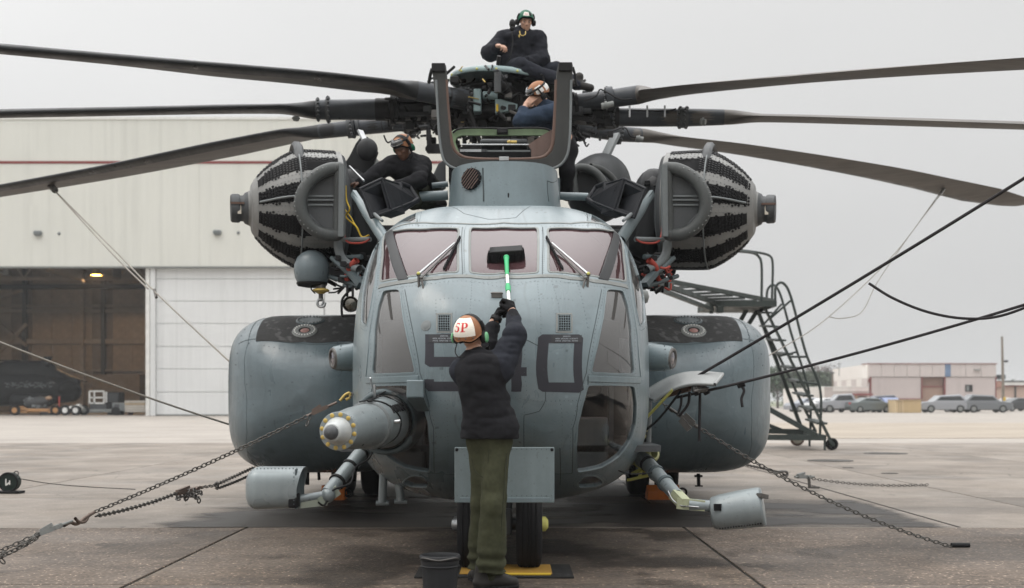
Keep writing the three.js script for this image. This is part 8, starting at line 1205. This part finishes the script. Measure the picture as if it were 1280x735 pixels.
// ---------------------------------------------------------------- buildings, cars and trees on the right
{
  const D = 150, X = (px, d = D) => P(px, 0, d).x, Y = (py, d = D) => P(0, py, d).y, pk = (r, g, b) => { const m = new THREE.MeshStandardMaterial({ map: rep(hangarTex, 0.4), roughness: 0.85 }); m.color.setRGB(r, g, b); return m; };
  const pink = pk(0.56, 0.50, 0.485), pinkLow = pk(0.53, 0.465, 0.455), cream = pk(0.74, 0.70, 0.67), brick = paint(0.36, 0.20, 0.155, { rough: 0.85 }), trim = paint(0.24, 0.085, 0.08, { rough: 0.7 }), taupe = pk(0.27, 0.18, 0.145), door = pk(0.35, 0.24, 0.19);
  const b = thing('office_building', 'two-storey pink-grey building with a blue panel, across the car park', 'building', v3(X(1150), 0, -D));
  const zs = -D - 3, zf = -D, xl = X(1088), xr = X(1245);
  put(b, 'core', [boxAt(xl + 0.1, xr - 0.1, 0, Y(456), zs, zf - 0.6)], taupe);
  for (const [a, c, y0, y1, m] of [[1089, 1151, 498, 471.5, pinkLow], [1182, 1244, 498, 471.5, pinkLow]]) put(b, 'wall_panel', [boxAt(X(a), X(c), Y(y0), Y(y1), zf - 0.7, zf)], m);
  for (let k = 0; k < 6; k++) { const a = mix(1086, 1181, k / 6), c = mix(1086, 1181, (k + 1) / 6); put(b, 'upper_panel', [boxAt(X(a) + 0.02, X(c) - 0.02, Y(471), Y(454.8), zf - 0.7, zf + 0.1)], pink); }
  put(b, 'blue_panel', [boxAt(X(1181), X(1188), Y(470.6), Y(455), zf - 0.7, zf + 0.12)], paint(0.14, 0.21, 0.33, { rough: 0.6 }));
  for (let k = 0; k < 3; k++) { const a = mix(1188, 1245, k / 3), c = mix(1188, 1245, (k + 1) / 3); put(b, 'upper_panel', [boxAt(X(a) + 0.02, X(c) - 0.02, Y(471), Y(454.8), zf - 0.7, zf + 0.1)], pink); }
  put(b, 'roof_edge', [boxAt(X(1085), X(1246), Y(455), Y(454), zf - 3, zf + 0.2)], trim); put(b, 'sill_band', [boxAt(X(1088), X(1151.5), Y(499.3), Y(498), zf - 0.7, zf + 0.1)], trim); put(b, 'sill_band', [boxAt(X(1181.5), X(1245), Y(499.3), Y(498), zf - 0.7, zf + 0.1)], trim);
  for (const x of [1088, 1151.7, 1180.7, 1244.3]) put(b, 'corner_trim', [boxAt(X(x), X(x + 1.3), Y(498), Y(471), zf - 0.6, zf + 0.06)], trim);
  for (const [a, c] of [[1088, 1151], [1181, 1245]]) for (let i = 0; i < 3; i++) put(b, 'brick_course', [boxAt(X(a), X(c), 0.02 + i * 0.48, 0.48 + i * 0.48, zf - 0.7, zf + 0.03 + 0.01 * (i % 2))], brick);
  put(b, 'loading_door', [boxAt(X(1154), X(1180), 0.6, Y(483.5), zf - 0.6, zf - 0.4)], door); put(b, 'door_head', [boxAt(X(1153.5), X(1180.5), Y(484), Y(482.5), zf - 0.6, zf - 0.3)], trim); put(b, 'transom', [boxAt(X(1154), X(1180), Y(482.5), Y(472), zf - 0.6, zf - 0.42)], taupe);
  const wn = put(b, 'window', [boxAt(X(1206.5), X(1215.5), Y(489.5), Y(481), zf - 0.05, zf + 0.06)], MAT.black); put(wn, 'pane', [boxAt(X(1208), X(1211), Y(488.5), Y(482), zf + 0.06, zf + 0.08)], MAT.sealGrey);
  put(b, 'wall_light', [boxAt(X(1217), X(1224), Y(463), Y(461.8), zf + 0.1, zf + 0.4)], MAT.sealGrey);
  // the lighter side wing going back, on the left
  for (let k = 0; k < 7; k++) { const u0 = k / 7, u1 = (k + 1) / 7, a = P(1042, 0, 176), c = P(1085.5, 0, 150.2), p0 = v3(mix(a.x, c.x, u0), 0, mix(a.z, c.z, u0)), p1 = v3(mix(a.x, c.x, u1), 0, mix(a.z, c.z, u1)); put(b, 'side_panel', [bar(p0.clone().setY(Y(472.5) + 0.0 + (Y(454.8) - Y(472.5)) / 2), p1.clone().setY(Y(472.5) + (Y(454.8) - Y(472.5)) / 2).lerp(p0, 0.01), 0.3, Y(454.8) - Y(472.5))], cream); put(b, 'side_panel', [bar(p0.clone().setY(Y(472.5) / 2), p1.clone().setY(Y(472.5) / 2).lerp(p0, 0.01), 0.25, Y(472.5) - 0.05)], k % 2 ? cream : pink); put(b, 'side_trim', [bar(p1.clone().add(v3(0, Y(478), 0.16)), p1.clone().add(v3(0, Y(473), 0.16)), 0.12, 0.12)], trim); }
  put(b, 'antenna', [rod(P(1049, 470, 160), P(1049, 453, 160), 0.05), rod(P(1046, 455, 160), P(1052, 455, 160), 0.04)], MAT.sealGrey);
  const e = thing('annex_building', 'low pale annex with a dark red entrance canopy beside the pink-grey building', 'building', v3(X(1060, 146), 0, -146)), d2 = 145;
  put(e, 'wall', [boxAt(X(1030, d2), X(1084, d2), 0, Y(484, d2), -d2 - 9, -d2)], pk(0.50, 0.44, 0.42)); put(e, 'white_band', [boxAt(X(1041, d2), X(1085, d2), Y(489, d2), Y(484, d2), -d2 - 0.5, -d2 + 0.05)], cream); put(e, 'parapet', [boxAt(X(1029.5, d2), X(1085, d2), Y(484, d2), Y(483.2, d2), -d2 - 9, -d2 + 0.1)], MAT.white); put(e, 'corner_post', [boxAt(X(1028.5, d2), X(1030.5, d2), 0, Y(484, d2), -d2 - 0.6, -d2 + 0.1)], cream);
  put(e, 'side_wall', [boxAt(X(1000, d2), X(1028.5, d2), 0, Y(485, d2), -d2 - 9, -d2 - 1)], cream); put(e, 'canopy', [boxAt(X(1065, d2), X(1087, d2), Y(494.5, d2), Y(491.8, d2), -d2 - 0.5, -d2 + 1.4)], trim); put(e, 'entrance', [boxAt(X(1071, d2), X(1083, d2), 0.1, Y(495, d2), -d2 - 0.4, -d2 + 0.04)], taupe); put(e, 'entrance_pier', [boxAt(X(1066, d2), X(1071, d2), 0, Y(494.5, d2), -d2 - 0.3, -d2 + 0.5)], pk(0.52, 0.38, 0.28));
  const r = thing('low_building', 'low tan building with a white eave at the right edge behind the utility pole', 'building', v3(X(1275, 165), 0, -166)), d3 = 165;
  put(r, 'wall', [boxAt(X(1245, d3), X(1340, d3), 0, Y(483, d3), -d3 - 14, -d3)], pk(0.50, 0.37, 0.31)); put(r, 'eave', [boxAt(X(1252, d3), X(1340, d3), Y(481.5, d3), Y(477.5, d3), -d3 - 14, -d3 + 0.5)], MAT.white); put(r, 'fascia', [boxAt(X(1252, d3), X(1340, d3), Y(483, d3), Y(481.5, d3), -d3 - 14, -d3 + 0.3)], trim); put(r, 'brick_end', [boxAt(X(1245, d3), X(1252, d3), Y(484, d3), Y(476.5, d3), -d3 - 10, -d3 + 0.4)], brick); put(r, 'roof', [boxAt(X(1250, d3), X(1340, d3), Y(477.5, d3), Y(476, d3), -d3 - 15, -d3 + 0.6)], MAT.gunmetal);
  put(r, 'downpipe', [boxAt(X(1268, d3), X(1269.5, d3), 0, Y(483, d3), -d3, -d3 + 0.2)], MAT.gunmetal); const u = put(r, 'roof_unit', [boxAt(X(1266, d3), X(1280, d3), Y(473, d3), Y(467, d3), -d3 - 8, -d3 - 6, 0.1)], MAT.greyPart); put(u, 'fan_grille', [boxAt(X(1268, d3), X(1273, d3), Y(472, d3), Y(468, d3), -d3 - 6.02, -d3 - 5.9)], MAT.black);
  // tan shelter
  const s = thing('storage_shed', 'plain tan storage shed standing among the parked cars', 'shed', v3(X(1135, 118), 0, -119)), d4 = 117; put(s, 'wall', [boxAt(X(1130, d4), X(1151.5, d4), 0.01, Y(500, d4), -d4 - 2.4, -d4)], pk(0.50, 0.37, 0.21)); put(s, 'end_panel', [boxAt(X(1119.5, d4), X(1130, d4), 0.01, Y(500, d4), -d4 - 2.4, -d4 - 0.03)], pk(0.58, 0.45, 0.28)); for (const x of [1123, 1126]) put(s, 'door_edge', [boxAt(X(x, d4), X(x + 0.8, d4), 0.05, Y(501, d4), -d4 - 0.03, -d4 + 0.02)], paint(0.36, 0.26, 0.15)); put(s, 'roof', [boxAt(X(1119, d4), X(1152, d4), Y(500, d4), Y(499.4, d4), -d4 - 2.5, -d4 + 0.1)], paint(0.5, 0.42, 0.30));
  // utility poles
  const pole = (x, yTop, d, label, transformer) => { const t = thing('utility_pole', label, 'utility pole', v3(X(x, d), 0, -d)); put(t, 'post', [rod(v3(X(x + 2, d), -0.3, -d), P(x, yTop, d), 0.17, 0.11, 10)], paint(0.20, 0.17, 0.14, { rough: 0.9 })); if (transformer) { put(t, 'lamp_arm', [rod(P(x + 0.5, 452, d), P(x + 5, 451, d), 0.08), ball(P(x + 5, 451.5, d), 0.2, 1.3, 0.7, 1)], MAT.gunmetal); put(t, 'yellow_guard', [boxAt(X(x + 1, d), X(x + 4, d), Y(501, d), Y(496.5, d), -d - 0.2, -d + 0.25, 0.05)], MAT.yellow); } else put(t, 'lamp', [boxAt(X(x - 2, d), X(x + 2, d), Y(467, d), Y(465, d), -d - 0.3, -d + 0.3, 0.08)], MAT.gunmetal); };
  pole(1252.5, 420.5, 128, 'tall wooden utility pole with a small lamp arm and yellow guard at right', true); pole(1040.5, 465, 160, 'short lamp post in front of the trees left of the pink-grey building', false);
}
// parked cars
const carGlass = new THREE.MeshPhysicalMaterial({ color: 0x0c0f12, roughness: 0.06, clearcoat: 1 });
function carModel(kind, mat, label, x, z, turn) {
  const L = { sedan: 4.7, suv: 4.8, pickup: 5.6, van: 5.0 }[kind], H = { sedan: 1.45, suv: 1.75, pickup: 1.85, van: 1.9 }[kind], W = 1.82, base = v3(0, 0, 0);
  const t = thing('parked_car', label, kind === 'pickup' ? 'pickup truck' : kind === 'suv' ? 'suv' : 'car', base, 'cars parked across the apron');
  const prof = { sedan: [[-2.3, 0.32], [-2.34, 0.62], [-2.2, 0.82], [-1.2, 0.95], [-0.55, 1.36], [0.7, 1.42], [1.55, 1.02], [2.25, 0.96], [2.34, 0.6], [2.28, 0.32]], suv: [[-2.35, 0.36], [-2.4, 0.75], [-2.25, 0.98], [-1.15, 1.08], [-0.5, 1.62], [1.5, 1.72], [2.1, 1.2], [2.36, 1.05], [2.38, 0.5], [2.3, 0.36]], pickup: [[-2.75, 0.45], [-2.8, 0.85], [-2.65, 1.08], [-1.35, 1.16], [-0.8, 1.74], [0.6, 1.8], [0.95, 1.2], [2.7, 1.18], [2.75, 0.6], [2.7, 0.45]], van: [[-2.4, 0.36], [-2.45, 0.8], [-2.0, 1.1], [-1.2, 1.8], [2.2, 1.86], [2.4, 1.3], [2.42, 0.5], [2.35, 0.36]] }[kind];
  const sh = new THREE.Shape(prof.map((p) => new THREE.Vector2(...p))), body = new THREE.ExtrudeGeometry(sh, { depth: W - 0.16, bevelEnabled: true, bevelSize: 0.08, bevelThickness: 0.08, bevelSegments: 3 }).translate(0, 0, -(W - 0.16) / 2);
  { const p = body.attributes.position; for (let i = 0; i < p.count; i++) { const y = p.getY(i); if (y > 1.0) p.setZ(i, p.getZ(i) * (1 - 0.22 * (y - 1.0))); } body.computeVertexNormals(); }
  put(t, 'body', [body], mat);
  const wl = { sedan: [[-1.05, 0.97], [-0.5, 1.33], [0.62, 1.37], [1.35, 1.02]], suv: [[-1.0, 1.1], [-0.45, 1.56], [1.45, 1.62], [1.9, 1.2]], pickup: [[-1.2, 1.18], [-0.75, 1.68], [0.5, 1.72], [0.75, 1.24]], van: [[-1.75, 1.15], [-1.15, 1.72], [1.9, 1.76], [2.1, 1.25]] }[kind], ws = new THREE.Shape(wl.map((p) => new THREE.Vector2(...p)));
  for (const s of [-1, 1]) put(t, 'side_window', [new THREE.ExtrudeGeometry(ws, { depth: 0.03, bevelEnabled: false }).translate(0, 0, s * (W / 2 - 0.055) - 0.015)], carGlass);
  const [a, b] = [wl[0], wl[1]], [c, d] = [wl[3], wl[2]]; put(t, 'windscreen', [bar(v3(a[0] - 0.14, a[1] - 0.04, 0), v3(b[0] - 0.13, b[1] + 0.02, 0), W - 0.34, 0.04)], carGlass); put(t, 'rear_window', [bar(v3(c[0] + 0.16, c[1], 0), v3(d[0] + 0.14, d[1] + 0.02, 0), W - 0.4, 0.04)], carGlass);
  for (const wx of [-L * 0.3, L * 0.3]) for (const s of [-1, 1]) { const R = kind === 'sedan' ? 0.33 : 0.38, w = put(t, 'wheel', [rod(v3(wx, R, s * (W / 2 - 0.2)), v3(wx, R, s * (W / 2 + 0.015)), R, R, 22)], MAT.rubber); put(w, 'rim', [rod(v3(wx, R, s * (W / 2)), v3(wx, R, s * (W / 2 + 0.025)), R * 0.62, R * 0.6, 16)], MAT.sealGrey); }
  for (const s of [-1, 1]) { put(t, 'headlight', [boxAt(prof[0][0] - 0.12, prof[0][0] + 0.1, 0.62, 0.78, s * 0.5 - 0.2 * 1, s * 0.5 + 0.2, 0.04)], MAT.lensClear ??= new THREE.MeshPhysicalMaterial({ color: 0xb8bcc0, roughness: 0.15, clearcoat: 1 })); put(t, 'tail_light', [boxAt(2.24, 2.46, 0.82, 1.0, s * 0.66 - 0.12, s * 0.66 + 0.12, 0.03)], MAT.tail ??= paint(0.4, 0.02, 0.02, { rough: 0.3, wear: 0 })); }
  t.position.set(x, 0.004, z); t.rotation.y = turn; return t;
}
{
  const car = (r, g, b) => new THREE.MeshPhysicalMaterial({ color: new THREE.Color().setRGB(r, g, b), roughness: 0.35, metalness: 0.25, clearcoat: 1, clearcoatRoughness: 0.1 }), X = (px, d) => P(px, 0, d).x;
  const silver = car(0.28, 0.29, 0.31), white = car(0.52, 0.52, 0.52), grey = car(0.14, 0.15, 0.16), dark = car(0.035, 0.038, 0.042), green = car(0.10, 0.12, 0.12), blue = car(0.03, 0.07, 0.22), lilac = car(0.26, 0.28, 0.33), navy = car(0.05, 0.06, 0.09);
  carModel('pickup', silver, 'silver pickup truck parked in front of the low pale annex', X(1055, 121), -121, 0.0);
  carModel('sedan', green, 'dark grey-green sedan parked between the silver pickup and the tan shed', X(1087, 120), -120, PI + 0.15);
  carModel('suv', navy, 'dark suv roof showing behind the sedan and the white car', X(1098, 134), -134, 0.1);
  carModel('sedan', white, 'white sedan behind the ladder of the work stand, nearest the pickup', X(1031, 122), -122, 0.35);
  carModel('sedan', lilac, 'pale grey sedan seen through the ladder of the work stand', X(1010, 126), -126, 0.2);
  carModel('sedan', blue, 'small blue car facing the apron, half hidden by the tan shed', X(1112, 121), -122, -PI / 2 + 0.15);
  carModel('sedan', white, 'white car between the dark suv and the blue car', X(1101, 126), -125, 0.1);
  carModel('suv', silver, 'silver suv parked just right of the tan shed', X(1178, 119), -119, 0.0);
  carModel('sedan', lilac, 'pale blue sedan parked behind the silver suv', X(1203, 126), -126, -0.5);
  carModel('suv', grey, 'grey suv with its nose to the right, parked by the utility pole', X(1231, 119), -119, PI);
  carModel('sedan', white, 'white car at far right beyond the utility pole', X(1264, 136), -136, PI);
  carModel('sedan', dark, 'black car at the right edge beside the white car', X(1277, 133), -133, PI);
}
// trees beyond the car park
{
  const leafTree = (x, y, d, h, w, seed, bare, label) => {
    const r = rng(seed), b = v3(P(x, 0, d).x, 0, -d), t = thing('tree', label, 'tree', b, null), limbs = [rod(b.clone().setY(-0.3), b.clone().setY(h * 0.55), 0.22, 0.12, 8)], tips = [];
    for (let k = 0; k < (bare ? 22 : 12); k++) { const a = r() * 2 * PI, y0 = h * (0.25 + 0.4 * r()), e = b.clone().add(v3(Math.cos(a) * w * (0.25 + 0.25 * r()), y0 + h * (0.15 + 0.3 * r()), Math.sin(a) * w * 0.4 * r())); limbs.push(rod(b.clone().setY(y0), e, 0.07, 0.025, 5)); tips.push(e); if (bare) for (let m = 0; m < 9; m++) { const e2 = e.clone().add(v3((r() - 0.5) * w * 0.35, h * (0.02 + 0.16 * r()), (r() - 0.5) * w * 0.3)); limbs.push(rod(b.clone().setY(y0).lerp(e, 0.4 + 0.6 * r()), e2, 0.025, 0.012, 4)); } }
    put(t, 'trunk', limbs, MAT.bark ??= paint(0.13, 0.11, 0.10, { rough: 0.9 }));
    const n = bare ? 260 : 1500, pos = [], u = v3(0, 0, 0); for (let k = 0; k < n; k++) { const c = tips[(r() * tips.length) | 0], p = c.clone().add(v3((r() - 0.5) * w * 0.5, (r() - 0.42) * h * 0.4, (r() - 0.5) * w * 0.5)); p.y = Math.min(Math.max(p.y, bare ? h * 0.3 : 0.4), h * (0.92 + 0.1 * r())); const s = 0.16 + 0.22 * r(), q = new THREE.Quaternion().setFromEuler(new THREE.Euler(r() * 6, r() * 6, r() * 6)); for (const [i, j] of [[-1, 0], [0, 0.6], [1, 0], [-1, 0], [1, 0], [0, -0.6]]) pos.push(...u.set(i * s, j * s, 0).applyQuaternion(q).add(p).toArray()); }
    const g = new THREE.BufferGeometry(); g.setAttribute('position', new THREE.Float32BufferAttribute(pos, 3)); g.computeVertexNormals(); put(t, 'crown', [g], bare ? (MAT.twig ??= paint(0.16, 0.13, 0.12, { rough: 0.9, wear: 0 })) : (r() < 0.5 ? MAT.leafA ??= paint(0.055, 0.085, 0.05, { rough: 0.9, wear: 0 }) : MAT.leafB ??= paint(0.07, 0.09, 0.06, { rough: 0.9, wear: 0 })));
  };
  for (const [x, d, h, w, s, b, l] of [[958, 185, 6.3, 7, 1, 0, 'dense green tree just right of the sponson, far across the apron'], [972, 190, 5.6, 7, 2, 0, 'green tree behind the upper ladder of the work stand'], [984, 200, 5.2, 7, 3, 0, 'green tree behind the middle of the work stand'], [1001, 205, 6.4, 7, 4, 1, 'bare brown tree behind the top of the stand rail'], [1018, 200, 5.8, 7, 5, 0, 'dark green tree left of the bare trees by the annex'], [1027, 205, 7.0, 6, 6, 1, 'tall bare tree above the annex roof'], [1036, 195, 5.2, 5, 7, 0, 'small green tree by the lamp post at the annex']]) leafTree(x, 0, d, h, w, s, b, l);
  const g = []; const r = rng(50); for (let k = 0; k < 5200; k++) { const x = 300 * r() - 190 + (k % 2 ? 160 : 0), z = -215 - 45 * r(), y = 5.2 * r() * (0.75 + 0.5 * noise3(x * 0.08, 0, z * 0.02)), s = 0.3 + 0.5 * r(); const q = new THREE.Quaternion().setFromEuler(new THREE.Euler(r() * 6, r() * 6, r() * 6)), p = v3(x, y, z); g.push(...[[-1, 0], [0, 0.7], [1, 0]].flatMap(([i, j]) => v3(i * s, j * s, 0).applyQuaternion(q).add(p).toArray())); }
  const gg = new THREE.BufferGeometry(); gg.setAttribute('position', new THREE.Float32BufferAttribute(g, 3)); gg.computeVertexNormals(); single('treeline', [gg], MAT.leafB ?? MAT.leafA, 'far-off grey-green treeline along the horizon', 'trees', v3(0, 0, -230), null, 'stuff');
}
scene.fog = new THREE.FogExp2(0xdcdedf, 0.0006);
renderer.render(scene, camera);
